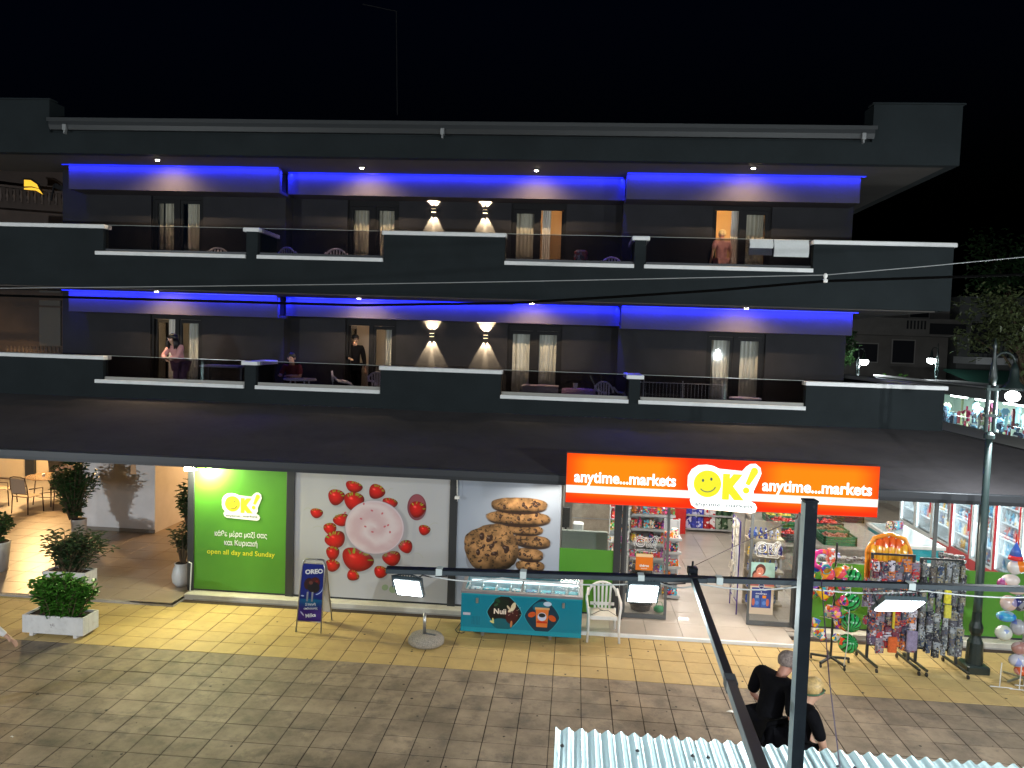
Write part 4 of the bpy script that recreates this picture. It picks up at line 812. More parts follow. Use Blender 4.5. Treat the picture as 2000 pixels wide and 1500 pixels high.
# fridges along the right wall
RF = mat('red_fridge_panel', (.58,.012,.02), .3, coat=.3); WF = mat('white_fridge_frame', (.72,.72,.70), .35)
LED = mat('lit_fridge_tube', (1,1,1), .4, em=(.85,.97,1), es=9); INT = mat('white_fridge_interior', (.8,.82,.82), .5)
DRK = ramp_mat('drink_label', [srgb(*c) for c in ((240,240,240),(60,150,190),(200,60,40),(230,170,40),(110,180,210),(40,60,110),(230,230,220),(160,190,200))], scale=24, mixc=.3)
db = pmesh('drink_bottle', .075, .075, .25, DRK, 'bottle')
fx = 12.9; y = 2.75; names = ['nearest white', 'second white', 'third white', 'red framed near', 'red framed far', 'white middle', 'white far', 'farthest cream']
nb = 0
for i in range(8):
    y1 = y+.92; red = i in (2, 3, 4, 5); h = 2.2
    o = thing('drinks_fridge', '%s upright glass door fridge along the right wall of the market' % names[i], 'fridge', (fx+.35, (y+y1)/2, .05), 'upright fridges along the right wall')
    B().box(fx+.02, fx+.7, y+.01, y+.03, .05, h).box(fx+.02, fx+.7, y1-.03, y1-.01, .05, h).box(fx+.68, fx+.7, y+.0305, y1-.0305, .05, h).box(fx+.02, fx+.6795, y+.0305, y1-.0305, h-.03, h).build('case', INT, o)
    B().bbox(fx-.01, fx+.019, y+.005, y1-.005, .051, .42, .005).build('lower_panel', RF if red else WF, o)
    if i in (6, 7):
        b = B()
        for q in range(7): b.box(fx-.014, fx-.0105, y+.1, y1-.1, .1+.04*q, .12+.04*q)
        b.build('grille', mat('grille_cream', (.5,.46,.38), .5), o)
    d = B().box(fx-.01, fx+.018, y+.005, y+.05, .421, h).box(fx-.01, fx+.018, y1-.05, y1-.005, .421, h).box(fx-.01, fx+.018, y+.0505, y1-.0505, .421, .47).box(fx-.01, fx+.018, y+.0505, y1-.0505, h-.06, h).build('door', RF if i in (2, 4) else WF, o)
    B().box(fx+.0, fx+.008, y+.0505, y1-.0505, .4705, h-.0605).build('pane', glass('fridge_glass', (.95,.98,1), .04), d); B().box(fx-.04, fx-.0105, y+.06, y+.075, 1.0, 1.4).build('handle', STEEL if i % 2 else RF, d)
    for q in range(5): B().box(fx+.1, fx+.6, y+.031, y1-.031, .46+.33*q, .475+.33*q).build('shelf', INT, o)
    B().box(fx+.03, fx+.05, y+.035, y+.06, .48, h-.05).box(fx+.03, fx+.05, y1-.06, y1-.035, .48, h-.05).build('tube', LED, o)
    area('fridge_glow', (fx+.06, (y+y1)/2, 1.3), (fx+.5, (y+y1)/2, 1.3), 16, .8, 1.5, (.85,.96,1)); area('fridge_glow', (fx-.03, (y+y1)/2, 1.4), (fx-1, (y+y1)/2, 1.2), 7, .7, 1.3, (.85,.96,1))
    for q in range(5):
        for j in range(7):
            if nb < 285 and i < 7 and (q > 0 or i < 5) and R.random() < .94: put(db, 'drink_bottle', (fx+.17, y+.12+.115*j, .476+.33*q), 'drink bottle on a lit fridge shelf along the right wall', 'bottle', 'drinks in the upright fridges'); nb += 1
    y = y1
# ================================================================== STREET LAMPS
TEAL = mat('teal_lamp_paint', (.032,.058,.055), .5, var=.12, scale=8, coat=.2)
LDK = mat('dark_green_lamp_base', (.012,.022,.020), .4, coat=.2)
BULB = mat('lit_white_lamp', (1,1,1), .4, em=(.95,1,1), es=30)
def street_lamp(loc, label, p=0, h=4.9, s=1., side=1, col=(.90,.97,1), r=.12, detail=True, clip=None):
    x, y, z0 = loc; o = thing('street_lamp', label, 'street lamp', loc, 'green street lamps')
    L = lambda *q: (x+q[0]*s, y+q[1]*s, z0+q[2]*s)
    b = B(); b.bbox(x-.17*s, x+.17*s, y-.17*s, y+.17*s, z0, z0+.12*s, .02).lathe([(.125*s,.121*s),(.11*s,.45*s),(.085*s,.50*s),(.07*s,.56*s),(.095*s,.62*s),(.10*s,.69*s),(.07*s,.78*s),(.065*s,.92*s)], (x,y,z0), 14); b.build('base', LDK, o, smooth=False)
    B().lathe([(.062*s,.921*s),(.056*s,1.1*s),(.048*s,3.6*s)], (x,y,z0), 14).build('pole', TEAL, o, smooth=True)
    B().lathe([(.075*s,3.6*s),(.075*s,3.66*s),(.04*s,3.7*s)], (x,y,z0), 14).lathe([(.03*s,3.7*s),(.03*s,h*.9*s)], (x-.055*s,y,z0), 10).lathe([(.03*s,3.7*s),(.03*s,h*.9*s)], (x+.055*s,y,z0), 10).obox(L(0,0,3.95), (.20*s,.09*s,.04*s)).obox(L(0,0,4.35), (.20*s,.09*s,.04*s)).build('twin_upper_pole', TEAL, o)
    B().lathe([(.05*s,h*.9*s),(.06*s,h*.93*s),(.035*s,h*.97*s),(.018*s,h*1.01*s),(.03*s,h*1.02*s),(.005*s,h*1.045*s)], (x,y,z0), 12).build('finial', LDK, o, smooth=True)
    q = side; arc = [L(0, 0, h*.95)]+[L(q*(.15-.15*math.cos(t)), 0, h*.97+.16*math.sin(t)) for t in [PI*i/8 for i in range(9)]]
    B().tube(arc, .022*s, 8).build('arm', LDK, o, smooth=True)
    sh = B().lathe([(.03*s,h*.97*s),(.06*s,h*.95*s),(.075*s,h*.915*s),(.17*s,h*.895*s),(.175*s,h*.888*s)], (x+q*.30*s,y,z0), 16, caps=True).build('lamp_shade', LDK, o, smooth=True)
    B().ball((x+q*.30*s, y, z0+h*.868*s), r*.85*s, 14, sc_=(1,1,.8)).build('globe', BULB, sh, smooth=True)
    if p: point('street_lamp_light', (x+q*.30*s, y, z0+(h*.868-.22)*s), p, col, .09*s)
    return o
street_lamp((10.45,1.2,0), 'green street lamp standing between the toy racks and the right window', 230)
street_lamp((18.62,30,0), 'distant street lamp left of the far green bush', 170, h=5.0, s=1.0, r=.26)
street_lamp((23.2,31.5,0), 'distant street lamp with its light to the left, before the far house', 170, h=5.2, s=1.0, side=-1, r=.26)
street_lamp((10.1,-9.6,0), 'unseen street lamp assumed on the near side of the street by the metal roof', 2300, h=5.4)  # unseen lamp assumed from the lamp post's shadow on canopy and fascia
street_lamp((-11.5,-9.8,0), 'unseen street lamp added on the near side of the street far to the left', 3600, h=5.4)  # unseen lamp added to give the facade front light from the left
street_lamp((20.5,-9.8,0), 'unseen street lamp added on the near side of the street far to the right', 3300, h=5.4)  # unseen lamp added to light the facade while only grazing the ground
o = thing('added_front_lamp', 'unseen floodlight added behind the camera to even the front light', 'floodlight', (3.5,-12.3,6.9)); B().bbox(3.35,3.65,-12.36,-12.2,6.85,7.05,.01).build('housing', BLK, o); point('added_front_light', (3.5,-12.1,6.7), 1500, (.95,.98,1), .5)  # unseen lamp added to make the front light on the facade more even
# ================================================================== WARM FLOODLIGHT UNDER THE CANOPY
o = thing('floodlight', 'glaring yellowish floodlight under the canopy at the corner of the green window film', 'floodlight', (-2.5, 1.95, 2.46))
B().bbox(-2.60,-2.40,1.90,1.98,2.38,2.495,.008).build('housing', BLK, o); B().box(-2.585,-2.415,1.885,1.8995,2.385,2.485).build('lens', mat('lit_yellow_lens', (1,1,.8), .4, em=(1,.95,.62), es=120), o)
point('canopy_flood_light', (-2.40, 2.20, 2.33), 170, (1,.98,.62), .05)
spot('canopy_flood_beam', (-2.45, 1.84, 2.40), (.3, -.2, 0), 330, (1,.93,.46), 140, .8, .05)
# ================================================================== PATIO
PW = mat('grey_white_patio_paint', (.72,.71,.72), .75, var=.06, scale=3, bump=.1); OR = mat('cream_patio_paint', (.62,.50,.33), .8, var=.05, scale=2)
o = thing('patio_wall', 'pale wall block standing free in the middle of the hotel patio', 'wall', (-6.4, 7, .05)); B().box(-7.35,-5.55,6.2,6.6,.05,3.01).box(-5.85,-5.55,6.601,14,.05,3.0).build('wall', PW, o); B().box(-7.36,-5.54,6.185,6.199,.05,.13).build('skirting', mat('skirting_stone', (.25,.22,.19), .5), o)
o = thing('patio_back_wall', 'cream wall at the back of the patio lit warm behind the table', 'wall', (-12, 11.6, .05)); B().box(-20,-7.36,11.6,11.8,.05,3.0).box(-5.5,-2.73,11.6,11.8,.05,3.0).build('wall', OR, o); B().box(-12.75,-12.45,11.5,11.599,.05,3.0).build('pilaster', ALU, o)
o = thing('patio_side_wall', 'outer side wall of the market facing the patio passage', 'wall', (-2.75, 8, .05)); B().box(-2.78,-2.725,2.5,11.59,.05,2.49).build('wall', OR, o)
point('patio_lamp_light', (-10.2, 8.6, 2.75), 760, (1,.62,.26), .1); point('patio_lamp_light', (-4.3, 8.6, 2.75), 330, (1,.60,.26), .1); point('patio_lamp_light', (-11.2, 10.2, 2.75), 300, (1,.62,.26), .1)
for x, y, lb in ((-10.2,8.6,'over the patio table'), (-4.3,8.2,'over the passage beside the market'), (-11.2,10.2,'over the far left of the patio')):
    o = thing('patio_lamp', 'round warm ceiling lamp '+lb, 'ceiling lamp', (x,y,2.9)); B().lathe([(.13,2.88),(.12,2.84),(.04,2.82)], (x,y,0), 14).build('lamp_glass', mat('lit_patio_lamp', (1,.8,.5), .4, em=(1,.65,.3), es=8), o)
RTN = mat('brown_rattan_frame', (.035,.015,.01), .5); MSH = mat('beige_mesh_fabric', (.36,.28,.21), .8, var=.08, scale=60)
def mesh_chair(label, loc, rz):
    o = thing('patio_chair', label, 'chair', (0,0,0), 'brown chairs round the patio table')
    b = B()
    for sx in (-1, 1): b.tube([(sx*.25,-.24,0),(sx*.24,-.22,.44),(sx*.25,-.27,.7),(sx*.22,-.31,.93)], .014, 7).tube([(sx*.25,.25,0),(sx*.24,.22,.43),(sx*.25,.22,.62),(sx*.26,-.2,.65)], .014, 7)
    b.tube([(-.22,-.31,.93),(-.1,-.32,.965),(.1,-.32,.965),(.22,-.31,.93)], .014, 7).tube([(-.24,.22,.43),(.24,.22,.43)], .013, 6).tube([(-.24,-.22,.44),(.24,-.22,.44)], .013, 6).tube([(-.235,-.25,.52),(.235,-.25,.52)], .012, 6)
    b.build('frame', RTN, o, smooth=True); B().bbox(-.225,.225,-.22,.22,.425,.442,.004).build('seat', MSH, o)
    B().add([(-.225,-.255,.53),(.225,-.255,.53),(.21,-.31,.915),(-.21,-.31,.915),(-.225,-.262,.53),(.225,-.262,.53),(.21,-.317,.915),(-.21,-.317,.915)], [(0,1,2,3),(7,6,5,4),(0,4,5,1),(2,6,7,3),(1,5,6,2),(0,3,7,4)]).build('backrest', MSH, o)
    o.location = loc; o.rotation_euler = (0,0,rz); return o
mc = mesh_chair('brown chair with pale mesh back, nearest and facing the patio table', (-9.68,7.5,.048), -.15)
for lab, loc, rz in (('brown chair at the left of the patio table by the photo edge', (-10.9,8.2,.048), -1.3), ('brown armchair between the table and the tall plant', (-8.95,8.05,.048), 1.5), ('brown chair on the far side of the patio table', (-9.6,9.5,.048), 3.0)):
    dup(mc, loc, rz, lab)
t = thing('patio_table', 'round brown patio table laid with cups and bottles', 'table', (-9.75,8.5,.048))
B().lathe([(.60,.74),(.62,.755),(.60,.77)], (-9.75,8.5,.048), 28).build('tabletop', mat('pale_table_glass', (.22,.15,.10), .25, coat=.5), t)
for a in (0.6,2.2,3.7,5.3): B().tube([(-9.75+.42*math.cos(a),8.5+.42*math.sin(a),.05),(-9.75+.36*math.cos(a),8.5+.36*math.sin(a),.785)], .014, 7).build('leg', RTN, t)
B().tube([(-9.75+.36*math.cos(a*PI/8),8.5+.36*math.sin(a*PI/8),.3) for a in range(17)], .009, 5).build('ring', RTN, t)
for k, (dx, dy, nm) in enumerate(((-.15,-.1,'white cup standing at the left of the patio table'),(.05,.1,'white cup standing in the middle of the patio table'),(.33,-.2,'white cup standing at the right edge of the patio table'))):
    B_ = B().lathe([(.03,0),(.045,.06),(.042,.062),(.028,.01)], (-9.75+dx,8.5+dy,.8185), 12).build('cup', WPL, smooth=True); tag(B_, nm, 'cup', 'cups on the patio table')
tag(B().lathe([(.035,0),(.036,.15),(.014,.2),(.013,.27)], (-9.62,8.62,.8185), 12).build('bottle', mat('brown_bottle', (.05,.02,.01), .15, coat=.5), smooth=True), 'dark bottle standing on the patio table', 'bottle')
tag(B().bbox(-9.5,-9.2,8.7,8.85,.8185,.87,.01).build('napkin_tray', WPL), 'small white tray on the patio table beside the bottle', 'tray')
o = thing('hanging_sign', 'small wooden tag hanging from the canopy before the pale patio wall', 'tag', (-4.18,3,2.02)); B().tube([(-4.18,3,2.5),(-4.18,3,2.3)], .004, 5).build('cord', BLK, o); B().prism([(-4.24,2.06),(-4.12,2.06),(-4.14,2.26),(-4.17,2.31),(-4.19,2.31),(-4.22,2.26)], 2.99, 3.005).build('tag_board', mat('tag_wood', (.30,.17,.09), .6), o)
# ================================================================== PLANTS
def leafmat(n, c): return mat(n, c, .38, var=.35, scale=9, coat=.25)
L1 = leafmat('dark_leaf', (.032,.080,.024)); L2 = leafmat('bright_leaf', (.060,.19,.022)); L3 = leafmat('dusty_leaf', (.045,.08,.035)); STM = mat('stem_bark', (.10,.07,.04), .8)
SOIL = mat('potting_soil', (.02,.014,.01), .95)
def leaf(b, p, d, up, l, w_):
    d = d.normalized(); s_ = d.cross(up); s_ = s_.normalized() if s_.length > .01 else Vector((1,0,0)); n = s_.cross(d)
    a = p; m1 = p+d*l*.35; e = p+d*l-n*l*.18; dn = -n*w_*.12
    b.add([a, m1+s_*w_*.5-dn, m1+dn, m1-s_*w_*.5-dn, p+d*l*.72+s_*w_*.36-dn-n*l*.05, p+d*l*.72-n*l*.07+dn, p+d*l*.72-s_*w_*.36-dn-n*l*.05, e], [(0,1,2),(0,2,3),(1,4,5,2),(2,5,6,3),(4,7,5),(5,7,6)])
def bush(c, rx, ry, h, nst, nlf, l, w_, name, label, cat, lm, rr, spread=.9, base=.0, lean=(0,0), sp=.25):
    o = thing(name, label, cat, c); st = B(); lf = B(); cx, cy_, cz_ = c
    for i in range(nst):
        a = rr.uniform(0, 2*PI); q = rr.random()**.6; ex, ey = cx+lean[0]+math.cos(a)*rx*q, cy_+lean[1]+math.sin(a)*ry*q; hh = h*rr.uniform(.6,1)*(1-.25*q*q)
        sx, sy = cx+(ex-lean[0]-cx)*sp*rr.random(), cy_+(ey-lean[1]-cy_)*sp*rr.random()
        pts = [Vector((sx,sy,cz_)), Vector((sx+(ex-sx)*.35, sy+(ey-sy)*.35, cz_+hh*.45)), Vector((sx+(ex-sx)*.75, sy+(ey-sy)*.75, cz_+hh*.8)), Vector((ex,ey,cz_+hh))]
        st.tube(pts, [.008,.007,.005,.003], 5, caps=False)
        for k in range(nlf):
            t = base+(1-base)*(k+.5)/nlf; seg = min(2, int(t*3)); p = pts[seg].lerp(pts[seg+1], t*3-seg); an = k*2.4+rr.uniform(-.4,.4)
            d = Vector((math.cos(an), math.sin(an), rr.uniform(-.1,.75))); leaf(lf, p+d*.01, d, Vector((0,0,1)), l*rr.uniform(.6,1.1), w_*rr.uniform(.7,1.1))
    st.build('stems', STM, o); lo = lf.build('foliage', lm, o); return o
rr = random.Random(11)
def planter(x0, x1, y0, y1, z0, h, label, feet=True, mark=False):
    o = thing('planter', label, 'planter', ((x0+x1)/2,(y0+y1)/2,z0)); t = .035; zb = z0+(.05 if feet else 0); m = mat('weathered_white_wood', (.62,.61,.60), .6, var=.08, scale=7, bump=.3, bscale=40, dirt=((.25,.22,.2), 9, .55, .8, .5))
    for a, b_, c_, d_ in ((x0,x1,y0,y0+t),(x0,x1,y1-t,y1)): B().bbox(a,b_,c_,d_,zb,zb+h,.004).build('side_board', m, o)
    for a, b_ in ((x0,x0+t),(x1-t,x1)):
        n = 3
        for q in range(n): ya, yb = y0+t+.001+(y1-y0-2*t-.002)*q/n, y0+t+.001+(y1-y0-2*t-.002)*(q+1)/n-.003; B().bbox(a, b_, ya, yb, zb, zb+h-.002, .003).build('end_board', m, o)
    if feet:
        for fx_ in (x0+.14, x1-.14): B().bbox(fx_-.03, fx_+.03, y0+.01, y1-.01, z0, zb-.001, .004).build('foot', m, o)
    B().box(x0+t+.001, x1-t-.001, y0+t+.001, y1-t-.001, zb+.03, zb+h-.03).build('soil', SOIL, o)
    if mark:
        b = B()
        for q in range(16): a = rr.uniform(0,6.28); r = .04*rr.random(); b.ball(((x0+x1)/2+math.cos(a)*r, y0-.002, zb+h*.5+math.sin(a)*r*1.3), .006, 6, sc_=(1,.2,1))
        b.build('flaked_emblem', mat('flaked_emblem', (.28,.24,.24), .8), o)
    return o
planter(-4.30,-3.30,.16,.56,0,.28, 'weathered white wooden planter box standing on the paving, nearest of the planters', mark=True)
bush((-3.80,.36,.27), .54, .24, .70, 130, 20, .135, .075, 'shrub', 'bright green leafy shrub growing in the nearest white planter box', 'shrub', L2, rr, lean=(.03,0), sp=.8)
planter(-5.56,-4.72,2.36,2.72,.05,.24, 'smaller white planter box on the patio behind the nearest one', feet=False)
bush((-5.14,2.54,.26), .74, .28, .88, 74, 18, .125, .062, 'shrub', 'spreading dark leafy shrub in the white planter box on the patio edge', 'shrub', L3, rr, base=.08, lean=(.15,0), sp=.5)
def pot(name, label, c, prof, m, n=20, square=False):
    o = thing(name, label, 'plant pot', c); b = B()
    if square: b.lathe([(r*1.25, z) for r, z in prof], c, 4)
    else: b.lathe(prof, c, n)
    b.build('pot_body', m, o, smooth=not square); r, z = prof[-1]; B().lathe([(r*.86, z-.02),(r*.86, z+.004)], c, 12).build('soil', SOIL, o); return o
PTW = mat('glazed_white_pot', (.55,.56,.57), .4, var=.07, scale=8, coat=.2)
pot('tall_plant_pot', 'tall tapered white pot in front of the pale patio wall', (-6.62,5.0,.05), [(.13,0),(.16,.55),(.165,.56)], PTW, square=False)
bush((-6.75,5.0,.6), .50, .45, 1.55, 95, 20, .15, .075, 'potted_tree', 'tall bushy dark potted tree before the pale patio wall', 'potted tree', L1, rr, base=.05)
fl = B()
for i in range(9): p = (-6.75+rr.uniform(-.25,.25), 4.75+rr.uniform(-.1,.2), 1.85+rr.uniform(-.2,.22)); fl.ball(p, rr.uniform(.03,.05), 7, sc_=(1,1,.7))
tag(fl.build('blossoms', mat('pale_orange_blossom', (.7,.38,.22), .7), smooth=True), 'pale orange blossoms at the top of the tall potted tree', 'flowers', kind='stuff')
pot('white_plant_pot', 'white pot at the left edge of the photo on the patio', (-6.88,2.95,.05), [(.15,0),(.2,.55),(.21,.57)], PTW)
bush((-6.95,2.95,.58), .45, .3, .75, 44, 16, .13, .065, 'shrub', 'leafy shrub in the white pot at the left edge of the photo', 'shrub', L1, rr, base=.1)
pot('vase_pot', 'round bellied white jar beside the green window film', (-3.06,2.72,.05), [(.10,0),(.16,.08),(.175,.2),(.15,.33),(.115,.39),(.13,.43)], PTW)
bush((-3.04,2.75,.46), .26, .2, .80, 26, 13, .11, .055, 'sapling', 'thin young tree growing in the bellied white jar', 'sapling', L3, rr, base=.35)
bush((-3.02,2.9,1.05), .2, .16, 1.05, 22, 16, .13, .07, 'climbing_plant', 'dark climbing plant beside the upper corner of the green film', 'climbing plant', L1, rr, base=.2)
pot('dark_pot', 'dark clipped bush pot on the far patio ledge', (-10.9,10.4,.05), [(.2,0),(.25,.9),(.26,.92)], BLK); 
bush((-10.9,10.4,.95), .38, .38, .62, 110, 16, .10, .06, 'round_bush', 'round clipped dark bush at the back of the patio behind the table', 'bush', L1, rr)
# ================================================================== A-BOARD
o = thing('advertising_board', 'blue folding pavement sign with ice cream advert on the yellow paving', 'pavement sign', (0, 1.25, 0))
def ab(y0, y1, z): return y0+(y1-y0)*z/1.14
W, Hh = 220, 500; a, xx, yy = cnv(W, Hh, (.05,.13,.50)); t = (yy/Hh)[..., None]; a[:] = np.where(t < .62, a*(1-t*.3), (1-np.clip((t-.62)/.2, 0, 1))*np.array([.06,.36,.55])+np.clip((t-.62)/.2, 0, 1)*np.array([.22,.12,.42]))
m, _, _, _ = ell(xx, yy, 110, 330, 90, 60, 0, 40); over(a, m*.5, (.10,.50,.60))
for cx, cy_, rx, ry, c_ in ((75,175,45,55,(.20,.07,.07)),(135,160,48,48,(.28,.07,.06)),(125,205,60,50,(.09,.06,.07)),(95,165,22,18,(.38,.2,.17)),(150,150,16,12,(.45,.1,.08))): m, d, _, _ = ell(xx, yy, cx, cy_, rx, ry, .2, 4); over(a, m, c_)
for cx in (72, 118): over(a, ((abs(xx-cx) < 9) & (yy > 245) & (yy < 330)).astype(float), (.55,.55,.58))
m, d, u, v = ell(xx, yy, 140, 190, 78, 80); over(a, ((d > .9) & (d < 1) & (xx > 150) & (yy > 190)).astype(float)*.8, (.8,.85,.95))
for x0, y0, q in ((14,275,18),(24,430,30)): m, _, _, _ = ell(xx, yy, x0+12, y0+8, q, 7, .8 if y0 > 400 else .1); over(a, m*.8, (.8,.82,.9))
oreo = img_mat('ice_cream_advert', a, .35)
for fy0, fy1, nm in ((1.0, 1.22, 'front_panel'), (1.58, 1.25, 'rear_panel')):
    zz = lambda z: ab(fy0, fy1, z); s_ = -1 if fy0 < 1.2 else 1
    b = B().tube([(-.215, zz(0), 0),(-.20, zz(1.0), 1.02),(-.18, zz(1.1), 1.12),(-.15, zz(1.14), 1.14),(.13, zz(1.14), 1.14),(.16, zz(1.1), 1.12),(.18, zz(1.0), 1.02),(.20, zz(0), 0)], .011, 8); b.tube([(-.205, zz(.17), .17),(.197, zz(.17), .17)], .008, 6); f_ = b.build('frame', STEEL, o, smooth=True)
    vs = [(-.20, zz(.18)-.004, .18),(.19, zz(.18)-.004, .18),(.175, zz(1.07)-.004, 1.07),(-.19, zz(1.07)-.004, 1.07)]
    if s_ < 0:
        p = B().add(vs+[(x, y+.012, z) for x, y, z in vs], [(0,1,2,3),(7,6,5,4),(0,4,5,1),(1,5,6,2),(2,6,7,3),(3,7,4,0)]).build(nm, [oreo], o, uvxz=(-.2,.19,.18,1.07))
        def fp_(dx, dz, cx, cz_): z = cz_+dz; return (cx+dx, zz(z)-.0075, z)
        tb = B(); put_text(tb, 'OREO', None, .075, .30, bold=.05, tilt=.10, fn=lambda X, Z: fp_(X, Z, .01, .955)); put_text(tb, 'Στιγμή', None, .05, .17, bold=.02, tilt=.1, fn=lambda X, Z: fp_(X, Z, -.01, .44)); put_text(tb, 'απόλαυσης', None, .045, .23, bold=.02, tilt=.08, fn=lambda X, Z: fp_(X, Z, .0, .375)); put_text(tb, 'Milka', None, .06, .17, bold=.02, tilt=.18, fn=lambda X, Z: fp_(X, Z, .01, .27)); tb.build('advert_lettering', WPR, o)
    else: B().add(vs+[(x, y+.012, z) for x, y, z in vs], [(0,1,2,3),(7,6,5,4),(0,4,5,1),(1,5,6,2),(2,6,7,3),(3,7,4,0)]).build(nm, mat('board_back', (.5,.46,.38), .6), o)
# ================================================================== ICE CREAM CHEST
fz = thing('ice_cream_freezer', 'teal chest freezer with lit glass top full of ice cream under the biscuit print', 'freezer', (3.42, 1.75, 0)); TL = mat('teal_freezer_enamel', (.004,.26,.34), .35, coat=.3)
x0, x1, y0, y1 = 2.45, 4.41, 1.24, 1.90
fz.location.y = 1.57; fz.scale = (1,1,1.07)
B().box(x0+.2, x1-.2, y0+.1, y1-.05, .05, .089).build('plinth', BLK, fz)
for x in (x0+.35, x1-.5): B().lathe([(.03,0),(.03,.06)], (x, y0+.12, 0), 10).build('caster', STEEL, fz)
b = B().box(x0, x1, y0, y0+.04, .09, .68).box(x0, x1, y1-.04, y1, .09, .78).box(x0+.0, x1, y0+.0405, y1-.0405, .09, .13)
for xa, xb in ((x0, x0+.05), (x1-.05, x1)): b.add([(xa,y0+.0405,.131),(xb,y0+.0405,.131),(xb,y1-.0405,.131),(xa,y1-.0405,.131),(xa,y0+.0405,.68),(xb,y0+.0405,.68),(xb,y1-.0405,.78),(xa,y1-.0405,.78)], [(0,3,2,1),(4,5,6,7),(0,1,5,4),(1,2,6,5),(2,3,7,6),(3,0,4,7)])
b.build('cabinet', TL, fz)
zt = lambda y: .685+(y-y0)/(y1-y0)*.12
rim = B()
for xa, xb, ya, yb in ((x0-.01,x1+.01,y0-.01,y0+.05),(x0-.01,x1+.01,y1-.05,y1+.01),(x0-.01,x0+.05,y0+.0505,y1-.0505),(x1-.05,x1+.01,y0+.0505,y1-.0505)):
    rim.add([(xa,ya,zt(ya)),(xb,ya,zt(ya)),(xb,yb,zt(yb)),(xa,yb,zt(yb)),(xa,ya,zt(ya)+.035),(xb,ya,zt(ya)+.035),(xb,yb,zt(yb)+.035),(xa,yb,zt(yb)+.035)], [(0,3,2,1),(4,5,6,7),(0,1,5,4),(1,2,6,5),(2,3,7,6),(3,0,4,7)])
rim.build('rim', mat('mauve_grey_rim', (.20,.19,.20), .4), fz); B().bar(((x0+x1)/2, y0+.05, zt(y0)+.03), ((x0+x1)/2, y1-.05, zt(y1)+.03), .03, .02).build('divider', ALM, fz)
B().quad((x0+.05,y0+.05,zt(y0)+.02),(x1-.05,y0+.05,zt(y0)+.02),(x1-.05,y1-.05,zt(y1)+.02),(x0+.05,y1-.05,zt(y1)+.02)).build('glass_lid', glass('freezer_lid_glass', (.96,.98,.98), .012, rough=.15), fz)
B().box(x0+.0505, x1-.0505, y0+.041, y1-.041, .131, .50).build('liner_floor', INT, fz); B().box(x0+.051, x1-.051, y1-.06, y1-.041, .501, .76).box(x0+.051, x0+.07, y0+.041, y1-.061, .501, .68).box(x1-.07, x1-.051, y0+.041, y1-.061, .501, .68).build('liner', INT, fz)
for q in range(7): xq = x0+.3+.235*q; B().box(xq-.004, xq+.004, y0+.06, y1-.065, .501, .70).build('basket_divider', WPL, fz)
B().box(x0+.1, x1-.1, y1-.075, y1-.0605, .70, .72).build('light_tube', mat('lit_freezer_tube', (1,1,1), .4, em=(.7,.95,1), es=2.5), fz); area('freezer_light', ((x0+x1)/2, y0+.08, .66), ((x0+x1)/2, y1-.1, .5), .4, 1.7, .02, (.5,.9,1)); area('freezer_light', ((x0+x1)/2, y1-.09, .70), ((x0+x1)/2, y0+.15, .4), 1.0, 1.7, .03, (.6,.93,1))
b = B().quad((x0-.0,y0-.003,.16),(x1,y0-.003,.16),(x1,y0-.003,.66),(x0,y0-.003,.66)); W, Hh = 1188, 300; a, xx, yy = cnv(W, Hh, (.0,.47,.56))
def rdia(cx, cy_, r, soft=2, p=1.35): d = (np.abs((xx-cx)/r)**p+np.abs((yy-cy_)/r)**p)**(1/p); return np.clip((1-d)*r/soft, 0, 1)
over(a, rdia(430, 150, 178), (.25,.62,.68)); over(a, rdia(430, 150, 170), (.05,.05,.07)); m, _, _, _ = ell(xx, yy, 400, 60, 80, 60, 0, 5); over(a, m*.8, (.06,.14,.10)); m, _, _, _ = ell(xx, yy, 410, 255, 110, 55, .1, 5); over(a, m, (.02,.35,.40))
for cx, cy_, rx, ry, ro, c_ in ((505,170,62,80,.3,(.24,.07,.09)),(515,90,22,46,.4,(.82,.76,.62)),(490,120,34,14,-.7,(.85,.8,.68)),(470,100,28,10,.9,(.8,.72,.6)),(500,250,12,34,.1,(.72,.45,.28)),(310,240,26,10,.4,(.85,.8,.5)),(320,225,10,26,-.2,(.8,.78,.5)),(360,40,30,16,.5,(.10,.26,.16)),(345,80,26,12,-.5,(.16,.30,.2))): m, _, _, _ = ell(xx, yy, cx, cy_, rx, ry, ro); over(a, m, c_)
for q in range(14): m, _, _, _ = ell(xx, yy, 470+q*9+rs.randn()*4, 120+rs.randn()*25, 5, 4); over(a, m*.8, (.85,.8,.72))
over(a, rdia(800, 165, 178), (.1,.55,.62)); over(a, rdia(800, 165, 170), (.02,.18,.26)); m, _, _, _ = ell(xx, yy, 790, 70, 90, 45, -.2, 5); over(a, m, (.01,.38,.46)); m, _, _, _ = ell(xx, yy, 850, 45, 42, 22); over(a, m, (.72,.78,.85))
for cx, cy_, rx, ry, ro in ((700,150,42,26,-.3),(900,175,44,28,.5)): m, _, _, _ = ell(xx, yy, cx, cy_, rx, ry, ro, 3); over(a, m, (.74,.30,.13))
m = ((np.abs(xx-800) < 64-(yy-85)*.06) & (yy > 88) & (yy < 262)).astype(float); over(a, m, (.83,.44,.20)); over(a, ((np.abs(xx-800) < 72) & (yy > 80) & (yy < 100)).astype(float), (.80,.62,.42)); m, _, _, _ = ell(xx, yy, 800, 165, 44, 40); over(a, m, (.75,.78,.88)); m, _, _, _ = ell(xx, yy, 800, 152, 34, 20); over(a, m, (.10,.12,.12)); over(a, ((np.abs(xx-800) < 52) & (yy > 205) & (yy < 225)).astype(float), (.7,.15,.05))
